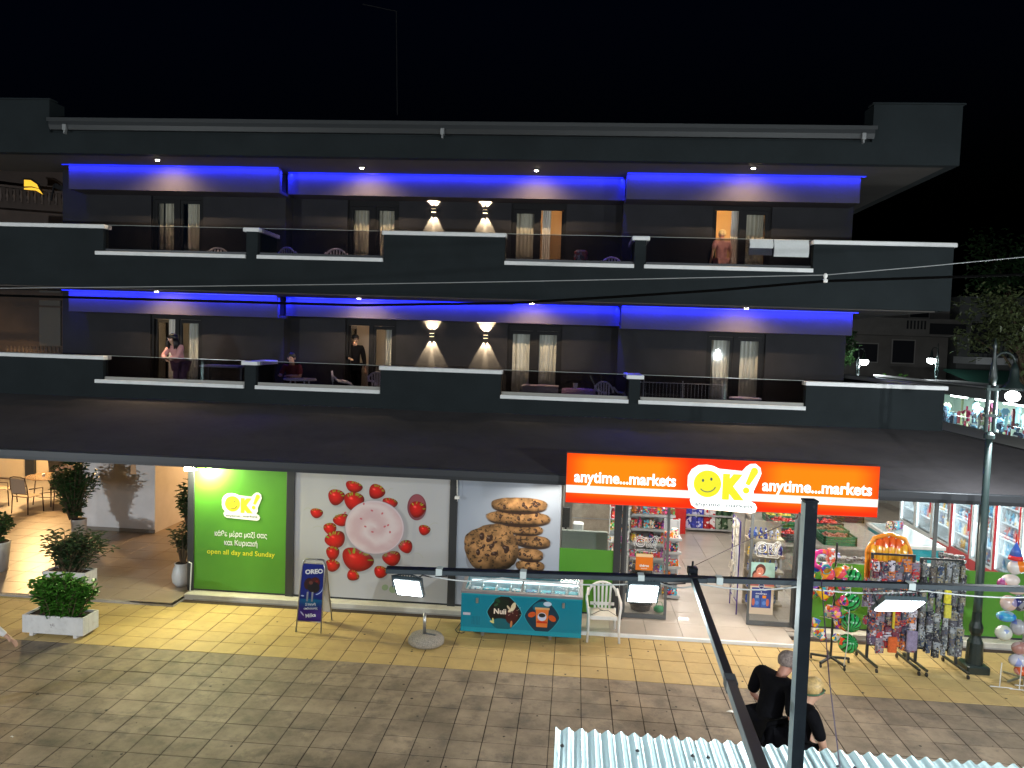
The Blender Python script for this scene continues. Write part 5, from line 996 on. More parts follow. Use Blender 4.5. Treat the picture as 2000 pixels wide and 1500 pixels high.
m = ((xx > 20) & (xx < 95) & (yy > 165) & (yy < 190)).astype(float); over(a, m, (.7,.7,.75))
for q in range(6): over(a, ((xx > 110+q*14) & (xx < 115+q*14) & (yy > 195) & (yy < 275)).astype(float)*.6, (.01,.25,.33))
b.build('front_print', img_mat('freezer_front_print', a, .3), fz, uvxz=(x0, x1, .16, .66))
b = B(); put_text(b, 'Nuii', (x0+1.98*.322, y0-.006, .66-.5*.46), .085, .20, bold=.03); b.build('brand_lettering', mat('cream_print', (.78,.66,.55), .5), fz)
for x in (x0+.26, x1-.30): B().bbox(x-.02, x+.02, y0-.022, y0-.0035, .54, .62, .005).build('lock', STEEL, fz)
ICE = ramp_mat('ice_cream_wrapper', [srgb(30,170,190), srgb(20,150,185), srgb(60,190,205), srgb(40,60,140), srgb(210,215,220), srgb(20,140,170)], scale=26, mixc=.3); icm = pmesh('wrapper', .19, .17, .034, ICE)
for q in range(8):
    for j in range(2):
        for k in range(3): put(icm, 'wrapped_ice_cream', (x0+.18+.235*q, y0+.20+.2*j, .54+.037*k+.05*j), 'wrapped ice cream lying in the lit chest under the glass', 'ice cream', 'ice creams in the teal chest', R.uniform(-.1,.1))
tag(B().tube([(2.43,1.7,.12),(2.36,1.6,.03),(2.33,1.48,.012),(2.38,1.38,.012),(2.46,1.36,.012),(2.5,1.42,.012)], .007, 6).build('power_cable', BLK, smooth=True), 'dark power cable curling out beside the teal chest freezer', 'cable')
# ================================================================== WHITE PLASTIC CHAIR
def mono_chair(label, loc, rz, m, group=None, cushion=False):
    o = thing('plastic_chair', label, 'chair', (0,0,0), group)
    b = B()
    for sx in (-1, 1):
        b.tube([(sx*.26,-.25,0),(sx*.245,-.22,.25),(sx*.25,-.24,.44),(sx*.27,-.22,.58),(sx*.275,-.10,.63),(sx*.27,.08,.65),(sx*.24,.20,.76)], [.020,.022,.022,.022,.024,.022,.02], 7).tube([(sx*.23,.27,0),(sx*.215,.22,.42)], .021, 7)
    b.build('legs_and_arms', m, o, smooth=True)
    B().sheet(lambda s, t: ((s-.5)*.44, -.22+.42*t, .41+.02*math.cos((s-.5)*4)-.03*math.sin(t*PI)), 8, 8).sheet(lambda s, t: ((s-.5)*.44, -.22+.42*t, .395+.02*math.cos((s-.5)*4)-.03*math.sin(t*PI)), 8, 8).box(-.22,.22,-.235,-.215,.375,.43).build('seat', m, o)
    b = B(); n = 14; arc = [(math.sin((i/n-.5)*PI)*.24, .20+.02*math.cos((i/n-.5)*PI), .64+.22*math.cos((i/n-.5)*PI)) for i in range(n+1)]; b.tube(arc, .022, 7)
    for sx in (-.12,-.06,0,.06,.12): b.bar((sx,.19,.42), (sx*1.15,.215,.85-abs(sx)*.25), .034, .010, up=(0,1,0))
    b.bar((-.2,.195,.50), (.2,.195,.50), .012, .05); b.build('backrest', m, o)
    if cushion:
        B().sheet(lambda s, t: ((s-.5)*.42, -.21+.40*t, .425+.03*math.sin(PI*s)*math.sin(PI*t)), 8, 8).build('cushion', mat('cream_cushion', (.70,.66,.56), .8, var=.05, scale=20), o)
        B().tube([(-.2,-.2,.44),(-.05,-.05,.462),(.08,-.02,.462),(.2,-.19,.44)], .004, 5).tube([(-.14,.2,.5),(-.05,.0,.463),(.02,-.05,.463)], .004, 5).build('cushion_tie', BLK, o)
    o.location = loc; o.rotation_euler = (0,0,rz); return o
mono_chair('white plastic chair with cream cushion beside the teal chest freezer', (4.76,1.60,.0), .04, WPL, cushion=True)
# ================================================================== STONE UMBRELLA FOOT
o = thing('parasol_base', 'round stone parasol foot with a short grey pipe on the yellow paving', 'parasol base', (1.96,.86,0)); STN = mat('pebbled_stone', (.30,.27,.23), .9, var=.5, scale=60, bump=.6, bscale=70)
B().lathe([(.24,0),(.285,.03),(.285,.09),(.25,.14),(.16,.165),(.04,.17)], (1.96,.86,0), 26).build('stone', STN, o, smooth=True); B().lathe([(.026,.171),(.026,.50),(.018,.50),(.018,.45)], (1.93,.84,0), 12).build('pipe', STEEL, o, smooth=True); B().bar((1.95,.84,.178), (2.12,.80,.172), .03, .012).build('foot_plate', ALM, o)
b = B(); rg = random.Random(5)
for i in range(150):
    x, y, rr_ = rg.uniform(-5,10.5), rg.uniform(-3.6,1.6), rg.uniform(.008,.022); b.add([(x+rr_*math.cos(a)*rg.uniform(.7,1.2), y+rr_*math.sin(a)*rg.uniform(.7,1.2), .0022) for a in [2*PI*k/8 for k in range(8)]], [tuple(range(8))])
tag(b.build('gum_spots', mat('trodden_gum', (.045,.038,.03), .8)), 'dark trodden gum spots dotted over the paving', 'gum', kind='stuff')
# litter
for u, v, lb, m_ in ((1432,1391,'scrap of white paper lying on the grey paving',WPL),(24,1440,'tiny pale crumb of litter on the grey paving at the left',WPL)):
    p = PZ(u, v, 0); s_ = 1.6 if u > 1000 else .5; b = B().add([(p[0]+dx*s_*.04, p[1]+dy*s_*.04, .004+dz*.012) for dx, dy, dz in ((-1.5,0,0),(-.4,.5,1),(.5,.1,.3),(1.4,.3,1.2),(.6,-.5,0),(-.5,-.3,.4))], [(0,5,1),(1,5,2),(2,5,4),(2,4,3)]); tag(b.build('litter', m_), lb, 'litter')
# ================================================================== HANGING RODS AT THE SHOP FRONT
for u, nm in ((893, 'white hook bracket on the post between the two printed films'),):
    p = PY(u, 925, 2.3); q = PY(u, 972, 2.3); o = thing('hook_bracket', nm, 'bracket', p); B().tube([p, q], .007, 6).bbox(q[0]-.04, q[0]+.04, 2.26, 2.33, q[2]-.02, q[2]+.03, .005).build('rod', WPL, o); B().tube([(q[0],2.28,q[2]-.021),(q[0]+.015,2.28,q[2]-.045),(q[0],2.28,q[2]-.06)], .004, 5).build('hook', WPL, o)
p = PY(374, 1100, 2.3); q = PY(371, 1158, 2.3); tag(B().tube([(p[0]-.05,2.3,p[2]+.02),p,q], .012, 6).build('drain_hose', WPL), 'white hose running down the dark post beside the green film', 'hose')
# ================================================================== TOY AND BEACH STANDS
TOY = ramp_mat('toy_packet', [srgb(*c) for c in ((150,140,148),(110,98,120),(185,55,60),(70,78,95),(150,140,120),(100,85,110),(60,58,78),(135,125,140),(120,60,75),(205,200,210),(210,120,60),(95,100,110))], scale=40, mixc=.35, rough=.15, coat=.6)
TOY2 = ramp_mat('jewellery_packet', [srgb(*c) for c in ((150,155,160),(70,75,85),(110,115,115),(60,75,100),(140,135,115),(90,90,100),(50,52,60),(165,170,172),(100,92,85))], scale=45, mixc=.35, rough=.15, coat=.6)
TOYC = ramp_mat('bright_beach_toy', [srgb(*c) for c in ((230,70,40),(250,190,30),(70,110,210),(240,120,30),(220,60,120),(110,190,70),(240,230,220),(90,60,160),(60,170,180))], scale=16, mixc=.5, rough=.25, coat=.5)
def caster_leg(b, bc, x, y, dx, dy, l):
    b.bar((x-dx*l, y-dy*l, .09), (x+dx*l, y+dy*l, .09), .035, .03)
    for s_ in (-1, 1):
        cx, cy_ = x+s_*dx*l*.97, y+s_*dy*l*.97; bc.tube([(cx-.012, cy_, .033),(cx+.012, cy_, .033)], .032, 10)
def rack(label, x0, x1, y, zt, packs, plabel, pgroup, bare=0):
    o = thing('toy_rack', label, 'display rack', ((x0+x1)/2, y, 0), 'wheeled wire racks')
    b = B(); bc = B()
    for x in (x0, x1): b.box(x-.018, x+.018, y-.018, y+.018, .105, zt)
    b.box(x0+.0185, x1-.0185, y-.014, y+.014, zt-.03, zt); b.box(x0+.0185, x1-.0185, y-.012, y+.012, .30, .33); b.build('frame', BLKM, o)
    for x in (x0, x1):
        b = B(); bc = B(); caster_leg(b, bc, x, y, .10, -.99, .34); l_ = b.build('foot', BLKM, o); bc.build('caster', BLK, l_)
    g = B(); n = 9
    for i in range(n): xx_ = x0+.03+(x1-x0-.06)*i/(n-1); g.tube([(xx_, y, .34),(xx_, y, zt-.12)], .003, 4)
    for i in range(12): z = .36+(zt-.5)*i/11; g.tube([(x0+.0185, y-.004, z),(x1-.0185, y-.004, z)], .003, 4)
    g.build('wire_grid', STEEL, o)
    nx = int((x1-x0)/.115)
    for i in range(nx+1):
        z = zt-.02-R.uniform(0,.04); cx = x0+.02+(x1-x0-.04)*i/nx
        while z > .38+R.uniform(0,.12)+(.0 if i % 3 else .06):
            me = R.choice(packs); h = .2
            for dp in (0, 1):
                put(me, 'hanging_packet', (cx+R.uniform(-.012,.012), y-.05-.045*dp-R.uniform(0,.03), z-h-R.uniform(0,.02)), plabel, 'packet', pgroup, R.uniform(-.25,.25), R.uniform(.85,1.1))
            z -= R.uniform(.095,.13)
    return o
tp = [pmesh('toy_a', .13, .03, .19, TOY, 'card'), pmesh('toy_b', .10, .035, .17, TOY, 'card'), pmesh('toy_c', .15, .03, .15, TOY, 'card'), pmesh('toy_d', .11, .05, .15, TOY, 'bag')]
jp = [pmesh('jew_a', .09, .02, .17, TOY2, 'card'), pmesh('jew_b', .11, .022, .14, TOY2, 'card'), pmesh('jew_c', .08, .02, .2, TOY2, 'card')]
rack('black wheeled wire rack hung with reddish and mauve toy packets, left of the two', 8.84, 9.46, 1.18, 1.76, tp, 'toy packet hanging on the left wheeled wire rack', 'toy packets on the left wire rack')
rack('black wheeled wire rack hung with grey and silver packets, beside the lamp post', 9.56, 10.16, 1.16, 1.73, jp, 'grey silvery packet hanging on the wire rack beside the lamp post', 'silvery packets on the right wire rack')
for u, v, w_, h, c_, nm in ((1742,1258,.13,.24,(.62,.12,.03),'orange bag hanging low on the left wire rack'),(1745,1200,.03,.42,(.75,.62,.05),'yellow toy sword hanging on the left wire rack'),(1850,1165,.10,.2,(.70,.62,.05),'yellow packet on the rack beside the lamp post'),(1850,1193,.10,.2,(.60,.55,.08),'lower yellow green packet on the rack beside the lamp post'),(1780,1250,.16,.3,(.26,.22,.34),'large mauve grey packet low on the left wire rack')):
    p = PY(u, v, 1.02); tag(B().bbox(p[0]-w_/2, p[0]+w_/2, .98, 1.03, p[2]-h/2, p[2]+h/2, .012).build('toy', mat('toy_%d' % v, c_, .25, var=.25, scale=25, coat=.5)), nm, 'toy')
for i in range(34):
    p = PY(R.uniform(1692,1722), R.uniform(1130,1225), .98); put(R.choice(tp), 'side_packet', (p[0], .98+R.uniform(0,.12), p[2]-.1), 'mauve packet bunched on the left end of the left wire rack', 'packet', 'packets bunched at the left rack end', R.uniform(-.9,.9), .9)
# orange float
OFL = ramp_mat('orange_float_vinyl', [(.75,.12,.02),(.80,.26,.02),(.82,.40,.03),(.70,.06,.02)], 'vor', rough=.15, scale=4.5, coat=.7)
o = thing('inflatable_mattress', 'glossy orange and red inflatable mattress standing behind the left wire rack', 'inflatable', (9.2, 1.5, .9)); b = B(); cx = 9.22
for i in range(6):
    x = 8.93+.095*i+.03; h = 1.96-.9*(x-9.21)**2*2.2; b.tube([(x,1.5,1.0),(x,1.5,h-.04),(x,1.5,h)], [.056,.056,.02], 10)
b.build('air_tubes', OFL, o, smooth=True); B().tube([(8.89,1.5,1.0),(8.88,1.5,1.72),(8.98,1.5,1.92),(9.21,1.5,1.99),(9.44,1.5,1.92),(9.54,1.5,1.72),(9.53,1.5,1.0)], .035, 10).build('rim', mat('orange_float_rim', (.72,.26,.03), .15, coat=.7), o, smooth=True)
# rotating stand with buckets, balls and watermelon balls
o = thing('beach_toy_stand', 'black star footed stand hung with beach balls and buckets at the right of the entrance', 'display stand', (8.28, 1.12, 0)); b = B(); b.tube([(8.28,1.12,.08),(8.28,1.12,1.9)], .018, 8).build('pole', BLKM, o)
for a in (.15, 1.4, 2.65, 3.9, 5.15): b = B(); b.bar((8.28,1.12,.10), (8.28+.30*math.cos(a), 1.12+.30*math.sin(a), .075), .035, .03); f_ = b.build('foot', BLKM, o); B().tube([(8.28+.29*math.cos(a)-.01, 1.12+.29*math.sin(a), .032),(8.28+.29*math.cos(a)+.01, 1.12+.29*math.sin(a), .032)], .03, 10).build('caster', BLK, f_)
for z in (.7, 1.15, 1.6):
    for a in (0, 1.57, 3.14, 4.71): B().tube([(8.28,1.12,z),(8.28+.2*math.cos(a),1.12+.2*math.sin(a),z+.03)], .005, 5).build('arm', STEEL, o)
WM = ramp_mat('watermelon_ball_print', [(.02,.30,.07),(.03,.34,.08),(.03,.38,.10),(.005,.06,.015),(.005,.05,.012)], 'melon', rough=.25, coat=.5)
qb = B().ball((0,0,0), .145, 20).build('b', WM, smooth=True, loc=(0,0,0)); wmm = qb.data; bpy.data.objects.remove(qb)
for k, (u, v) in enumerate(((1664,1126),(1661,1174),(1662,1216),(1656,1257))):
    p = PY(u, v, .92); ob = bpy.data.objects.new('watermelon_ball', wmm); COL.objects.link(ob); ob.location = p; ob.rotation_euler = (R.uniform(.6,1.2), R.uniform(-.5,.5), R.uniform(0,3)); ob.scale = (.95 if k == 0 else 1,)*3
    tag(ob, 'watermelon striped beach ball, %s of the hanging string of four' % ('topmost', 'second from the top', 'third from the top', 'lowest')[k], 'beach ball', 'watermelon balls')
p0 = PY(1690, 1060, .92); b = B()
nm_ = mat('white_net_cord', (.6,.6,.58), .7)
pts = [(8.36,1.0,1.62), (8.5,.93,1.3), PY(1664,1105,.9), PY(1655,1258,.77), PY(1648,1300,.8)]; b.tube(pts, .006, 5).build('net_string', nm_); tag(bpy.data.objects['net_string'], 'white net string tying the four watermelon balls', 'string')
def rmat(n, cols): return ramp_mat(n, cols, 'radial', rough=.2, coat=.6)
RB = rmat('rainbow_ball_print', [srgb(240,160,40), srgb(230,80,90), srgb(160,70,150), srgb(240,200,60), srgb(140,200,70)])
PKB_ = ramp_mat('pink_picture_ball', [srgb(230,90,130), srgb(240,140,160), srgb(240,180,60), srgb(120,80,170), srgb(220,60,90)], 'vor', rough=.2, scale=22, coat=.6)
balls = [(1618,1121,.098,RB,'yellow green and orange ball in a net at the left of the black rail'),(1640,1118,.098,RB,'orange and pink ball in a net at the top of the beach toy stand'),(1632,1196,.10,PKB_,'pink picture ball in the middle of the beach toy stand')]
for u, v, r, m_, lb in balls:
    p = PY(u, v, .9); ob = B().ball(p, r, 18).build('ball', m_, smooth=True, loc=p); ob.rotation_euler = (.5,.4,0); tag(ob, lb, 'ball')
    tag(B().tube([(p[0]-.06,p[1],p[2]+r*.7),(p[0],p[1]+.05,p[2]+.27),(p[0]+.06,p[1],p[2]+r*.7)], .003, 4).build('ball_net', nm_), 'white net string over the '+lb.split(' in ')[0], 'net string')
bucket = B().lathe([(.05,0),(.075,.13),(.08,.135),(.07,.135),(.046,.012)], n=14).build('b', TOYC, smooth=True, loc=(0,0,0)); bum = bucket.data; bpy.data.objects.remove(bucket)
for k in range(30):
    a = R.uniform(PI*.75, PI*2.1); r = R.uniform(.1,.24); z = .42+.26*(k//5)*.8+R.uniform(-.05,.05)
    ob = put(bum, 'sand_bucket', (8.2+r*math.cos(a), 1.05+r*math.sin(a), z), 'bright plastic sand bucket hanging on the beach toy stand', 'bucket', 'sand buckets on the beach toy stand', R.uniform(0,6), R.uniform(.75,1.15)); ob.rotation_euler = (R.uniform(-1,1), R.uniform(-1,1), R.uniform(0,6))
for k, (u, v, R_, r_) in enumerate(((1606,1085,.13,.035),)):
    p = PY(u, v+8, 1.0); ob = B().tube([(p[0]+R_*math.cos(a*PI/10), p[1], p[2]+R_*math.sin(a*PI/10)) for a in range(21)], r_, 10).build('swim_ring', rmat('pink_orange_ring', [srgb(240,60,150), srgb(250,120,60), srgb(240,80,120), srgb(250,170,60), srgb(230,60,160)]), smooth=True); tag(ob, 'pink and orange swim ring at the top of the beach toy stand', 'swim ring')
cp = pmesh('clear_toy_bag', .17, .06, .26, ramp_mat('clear_bag_toys', [srgb(230,225,220), srgb(235,215,190), srgb(200,180,180), srgb(230,90,60), srgb(240,240,235)], scale=24, mixc=.6), 'bag')
for u, v in ((1622,1085),(1612,1115),(1620,1150)): p = PY(u, v+12, 1.0); put(cp, 'bagged_toys', p, 'clear bag of small toys hanging in the beach toy stand', 'toy bag', 'clear bags on the beach toy stand', R.uniform(0,3), .8)
# inflatables at the right edge
o = thing('inflatable_stand', 'grey stand at the right edge of the photo carrying pale inflatables', 'display stand', (10.95, .9, 0)); B().tube([(10.98,.9,.06),(10.98,.9,1.85)], .016, 8).build('pole', STEEL, o)
for a in (.5, 2.0, 3.6, 5.1): B().bar((10.98,.9,.06), (10.98+.28*math.cos(a), .9+.28*math.sin(a), .03), .025, .025).build('foot', STEEL, o)
inf = [(1983,1108,.11,(1,.8,1),(.62,.60,.58)),(1974,1133,.11,(1.2,.8,.8),(.70,.60,.55)),(1986,1152,.12,(1.2,.8,.6),(.66,.50,.42)),(1958,1140,.08,(1,.8,1.1),(.60,.08,.08)),(1970,1178,.12,(1,.8,1),(.60,.42,.34)),(1965,1204,.13,(1.1,.8,.6),(.06,.34,.55)),(1960,1236,.12,(1,.9,.95),(.58,.60,.52)),(1992,1178,.11,(1,.8,1.1),(.05,.05,.06)),(1988,1225,.12,(.9,.8,1),(.35,.35,.37)),(1992,1266,.11,(1.1,.8,.9),(.40,.20,.17)),(1988,1290,.11,(1.2,.9,.9),(.55,.55,.62)),(1997,1310,.10,(1.2,.9,.8),(.65,.12,.04))]
nms = ['white','pale peach','cream','small red','tan','blue topped','pale green','black','grey','brown','white and blue','orange red']
for k, (u, v, r, sc3, c_) in enumerate(inf):
    p = PY(u, v, .85); m_ = ramp_mat('inflatable_%d' % k, [c_, c_, (c_[0]*.7+.2, c_[1]*.7+.2, c_[2]*.7+.22), c_, (c_[0]*.5, c_[1]*.6, c_[2]*.9+.1)], 'vor', scale=9, rough=.2, coat=.6)
    tag(B().ball(p, r, 16, sc_=sc3).build('inflatable_toy', m_, smooth=True, loc=p), nms[k]+' inflatable toy in the column at the right edge of the photo', 'inflatable toy', 'inflatables at the right edge')
p = PY(1984, 1085, .85); o = thing('toy_rocket', 'blue pointed inflatable rocket with red band topping the right column', 'inflatable', p); B().lathe([(.085,0),(.06,.08),(.02,.17),(.004,.2)], p, 14).build('nose', mat('blue_vinyl', (.05,.12,.45), .2, coat=.6), o, smooth=True); B().lathe([(.105,-.06),(.088,-.001)], p, 14).build('band', mat('red_vinyl', (.6,.03,.03), .2, coat=.6), o, smooth=True); B().ball((p[0]+.05,p[1],p[2]-.16), .10, 14).build('orange_part', mat('orange_vinyl', (.75,.2,.02), .2, coat=.6), o, smooth=True)
o = thing('low_wire_stand', 'low pale wire stand on the paving at the foot of the inflatables', 'wire stand', (10.8,.75,0)); b = B()
for x, y in ((10.55,.65),(10.8,.6),(10.95,.75)): b.tube([(x,y,.0),(x+.02,y+.02,.35)], .008, 5).tube([(x-.15,y-.03,.01),(x+.15,y-.06,.012)], .008, 5)
b.build('wires', WPL, o)
# ================================================================== FOREGROUND: METAL ROOF, BAR, BEAM, POLE, FLOODLIGHTS
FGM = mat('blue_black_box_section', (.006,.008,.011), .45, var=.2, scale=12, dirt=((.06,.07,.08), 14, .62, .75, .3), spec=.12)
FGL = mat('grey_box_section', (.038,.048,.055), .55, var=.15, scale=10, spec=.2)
FGP = mat('painted_lit_side_grey', (.17,.215,.225), .45, var=.15, scale=10)  # paler grey that paints the lit left sides of pole and beam
RFM = mat('white_corrugated_sheet', (.52,.70,.72), .35, metal=.15, var=.05, scale=3, coat=.2, dirt=((.45,.52,.52), 4, .5, .8, .35))
rf = thing('corrugated_roof', 'white corrugated metal roof of a stall below at the bottom of the photo', 'roof', (6.3,-8.5,2.62))
xa = 4.115
for q in range(7):
    x0, x1 = xa+.76*q, xa+.76*(q+1)+.02; b = B(); z0 = 2.612+.003*(q % 2)
    def fn(s, t): x = x0+(x1-x0)*s; y = (-6.645-.02*(x-xa)-.0*q)-3.6*t; return (x, y, z0+.0125*math.cos((x-xa)*2*PI/.0762+.5)+.010*t)
    def fn2(s, t): p = fn(s, t); return (p[0], p[1], p[2]-.0016)
    b.sheet(fn2, 80, 3).sheet(fn, 80, 3); b.build('roof_sheet', RFM, rf, smooth=True)
for u, v in ((1098,1455),(1245,1465),(1353,1475),(1383,1478),(1637,1496),(1670,1499)): p = PZ(u, v, 2.632); B().lathe([(.012,0),(.010,.006),(.004,.012)], (p[0],p[1],p[2]-.006), 8).build('screw', BLK, rf)
B().box(xa+.02, xa+5.3, -6.80, -6.76, 2.54, 2.597).build('purlin', FGM, rf)
for x in (xa+.15, 8.9): B().box(x-.03, x+.03, -6.83, -6.77, 0, 2.539).build('post', FGM, rf)
br = thing('metal_bar', 'long dark metal bar crossing the right half of the photo, carrying three floodlights', 'bar', (5.2,-5.4,3.17))
P0 = Vector((2.85,-5.62,3.17)); P1 = Vector((7.75,-5.19,3.17)); bd = (P1-P0)
def bp(t): return P0+bd*t
tj = (3.66+.03-2.85)/4.9
B().bar(bp(0), bp(.47), .06, .04).build('thick_section', FGM, br); B().bar(bp(0)+Vector((0,-.0302,-.004)), bp(.47)+Vector((0,-.0302,-.004)), .001, .030).build('grey_front', FGL, br)  # thin grey strip covers the front of the thick section
B().bar(bp(.4702), bp(1), .05, .035).build('thin_section', FGL, br); B().bar(bp(.4702)+Vector((0,0,.0186)), bp(1)+Vector((0,0,.0186)), .052, .002).build('top_edge', FGM, br)
for u in (855, 1022, 1250, 1398, 1563, 1748):
    t = (PZ(u, 1122, 3.17)[0]-2.85)/4.9; c = bp(t); B().obox(c, (.045,.072,.052)).build('tape_band', mat('grey_tape', (.40,.45,.44), .5), br)
cab = mat('pale_cable', (.38,.40,.39), .5)
def sag(ts, dz, y=-.045):
    out = []
    for i in range(len(ts)-1):
        for k in range(8): s_ = k/8; c = bp(ts[i]+(ts[i+1]-ts[i])*s_); out.append((c[0], c[1]+y, c[2]-.022-dz*math.sin(PI*s_)))
    c = bp(ts[-1]); out.append((c[0], c[1]+y, c[2]-.022)); return out
tag(B().tube(sag([.065,.17,.40,.46,.60,.79,1.0], .03), .006, 6).build('light_cable', cab, smooth=True), 'pale cable strung in loops along the dark metal bar', 'cable')
FLM = mat('lit_floodlight_lens', (1,1,1), .4, em=(.88,.98,1), es=22); HS = mat('blue_grey_floodlight_housing', (.045,.065,.075), .4, metal=.2)
for k, (u, v, w_, h, th, yaw_) in enumerate(((797,1149,.185,.155,34,-.12),(1256,1160,.20,.165,32,.05),(1757,1184,.27,.19,52,.1))):
    c = Vector(PY(u, v, -5.55+.06*k)); o = thing('hanging_floodlight', ('leftmost floodlight glowing white under the metal bar over the strawberry print', 'middle floodlight glowing white under the metal bar before the glass door', 'rightmost floodlight glowing white under the metal bar before the toy racks')[k], 'floodlight', c, 'floodlights on the metal bar')
    M = Matrix.Rotation(yaw_, 3, 'Z')@Matrix.Rotation(math.radians(th), 3, 'X')   # local -y is the glowing face, tipped downwards
    f = M@Vector((0,-1,0)); upv = M@Vector((0,0,1)); b = B(); b.obox(c-f*.018, (w_+.03,.03,h+.03), M); b.build('housing', HS, o)
    b = B()
    for q in range(9): b.obox(c-f*.046+M@Vector(((q-4)*w_/9,0,0)), (.006,.024,h), M)
    b.build('cooling_fins', HS, o); B().obox(c-f*(-.001), (w_,.006,h), M).build('lens', FLM, o)
    bt = bp((c[0]-2.85)/4.9); r1 = c+M@Vector((w_/2+.022,-.0,0)); r2 = c+M@Vector((-w_/2-.022,0,0)); tp_ = Vector((c[0],bt[1],bt[2]-.03))
    B().tube([r1, r1+(tp_-c)*.8, tp_+Vector((.03,0,0)), tp_-Vector((.03,0,0)), r2+(tp_-c)*.8, r2], .006, 6).build('bracket', FGL, o)
    B().tube([c-f*.05, c-f*.09+Vector((.08,0,.03)), tp_+Vector((.18,-.03,0)), bp((c[0]+.3-2.85)/4.9)+Vector((0,-.045,-.02))], .005, 5).build('lead', BLK, o)
    area('floodlight_glow', c+f*.02, c+f, 17, w_, h, (.86,.97,1))
pb = Vector(PZ(1352,1122,3.15)); pm = Vector(PY(1427,1335,-7.35)); pe = Vector(PY(1496,1530,-8.75))
o = thing('slanting_beam', 'dark slanting box beam running up from the metal roof to the bar', 'beam', pe); B().bar(pb, pm, .040, .042).build('outer_section', FGM, o); B().bar(pm-(pm-pb).normalized()*.0, pe, .040, .045).build('inner_section', FGM, o); B().bar(pb+Vector((-.0215,0,.0)), pm+Vector((-.0215,0,.0)), .002, .038).bar(pm+Vector((-.0215,0,.0)), pe+Vector((-.0215,0,.0)), .002, .04).build('painted_lit_side', FGP, o)  # brightness of the beam's lit left side painted as a paler strip
d_ = (pm-pb).normalized(); B().bar(pm-d_*.06, pm+d_*.06, .052, .054).build('sleeve_joint', FGL, o); B().obox(pb+Vector((0,0,.03)), (.07,.07,.05)).lathe([(.008,0),(.008,.05)], (pb[0],pb[1],pb[2]+.05), 8).build('bolt_plate', FGM, o)
o = thing('box_section_pole', 'upright dark box section pole with its lit side painted grey before the shop sign', 'pole', (5.155,-7.7,2.63)); PM = Matrix.Rotation(.05, 3, 'Z'); B().obox((5.156,-7.705,3.4225), (.050,.050,1.585), PM).build('pole_body', FGM, o); B().obox(Vector((5.156,-7.705,3.42))+PM@Vector((-.0262,0,0)), (.002,.048,1.58), PM).build('painted_lit_face', FGP, o); B().obox((5.156,-7.705,4.219), (.056,.056,.007), PM).build('cap', FGM, o)  # light on the pole's left side painted as a pale grey strip
tag(B().tube([PY(1556,1013,-7.66), PY(1560,1001,-7.6), (5.16,-7.68,4.12)], .005, 5).tube([PY(1556,1013,-7.66), PY(1450,1060,-6.8), tuple(pb+Vector((0,0,.06)))], .0025, 5).build('stay_wire', mat('brown_wire', (.10,.05,.04), .6)), 'thin brown stay wire from the pole to the joint of the bar', 'wire')
tag(B().tube([PY(1604,1132,-5.5), PY(1620,1330,-6.3), PY(1643,1520,-7.1)], .004, 6).build('dark_cable', mat('dark_purple_cord', (.03,.01,.04), .5)), 'dark purple cable running down from the bar to the metal roof', 'cable')
# overhead street wires
def wire(name, pts, r, m, label):
    v = [Vector(PY(u, v_, -1.0)) for u, v_ in pts]; out = []
    for i in range(len(v)-1):
        for k in range(6): out.append(v[i].lerp(v[i+1], k/6))
    out.append(v[-1]); a0 = v[0]+(v[0]-v[1])*1.5; a1 = v[-1]+(v[-1]-v[-2])*1.5
    return tag(B().tube([a0]+out+[a1], r, 6).build(name, m, smooth=True), label, 'wire', 'overhead wires')
wire('overhead_wire', [(0,563),(300,560),(700,555),(1000,550),(1250,545),(1612,537),(1800,521),(2000,502)], .006, mat('grey_wire', (.22,.23,.23), .5), 'thin light grey wire stretched across in front of the upper balconies')
wire('overhead_cable', [(0,577),(300,585),(700,596),(1000,592),(1200,580),(1400,567),(1612,549),(1800,543),(2000,536)], .017, mat('matte_black_rubber', (.002,.002,.002), .9, spec=.02), 'thick black cable sagging across in front of the lower blue lights')
p = PY(1612, 543, -1.0); o = thing('wire_clamp', 'pale insulator clamp joining the two overhead wires', 'insulator', p); B().lathe([(.012,-.06),(.03,-.05),(.03,-.02),(.014,-.01),(.026,.02),(.026,.04),(.01,.06)], p, 10).build('insulator', WPL, o, smooth=True)
# ================================================================== FIGURES
def skin(name, V, E, rad, m, parent, sub=2, smooth=True):
    me = bpy.data.meshes.new('t'); me.from_pydata([tuple(v) for v in V], E, []); ob = bpy.data.objects.new('t', me); COL.objects.link(ob)
    md = ob.modifiers.new('s', 'SKIN'); md.use_smooth_shade = True; sv = me.skin_vertices[0].data
    for i, r in enumerate(rad): sv[i].radius = (r, r) if not isinstance(r, tuple) else r
    sv[0].use_root = True; md.branch_smoothing = .3
    s2 = ob.modifiers.new('b', 'SUBSURF'); s2.levels = sub; s2.render_levels = sub
    dg = bpy.context.evaluated_depsgraph_get(); em = bpy.data.meshes.new_from_object(ob.evaluated_get(dg)); bpy.data.objects.remove(ob)
    em.materials.clear(); em.materials.append(m); em.polygons.foreach_set('use_smooth', [True]*len(em.polygons))
    o = bpy.data.objects.new(name, em); COL.objects.link(o); o.parent = parent; return o
SK = mat('skin_tone', (.50,.29,.20), .5, sss=.1); SKR = mat('skin_tone_ruddy', (.42,.20,.14), .5, sss=.1)
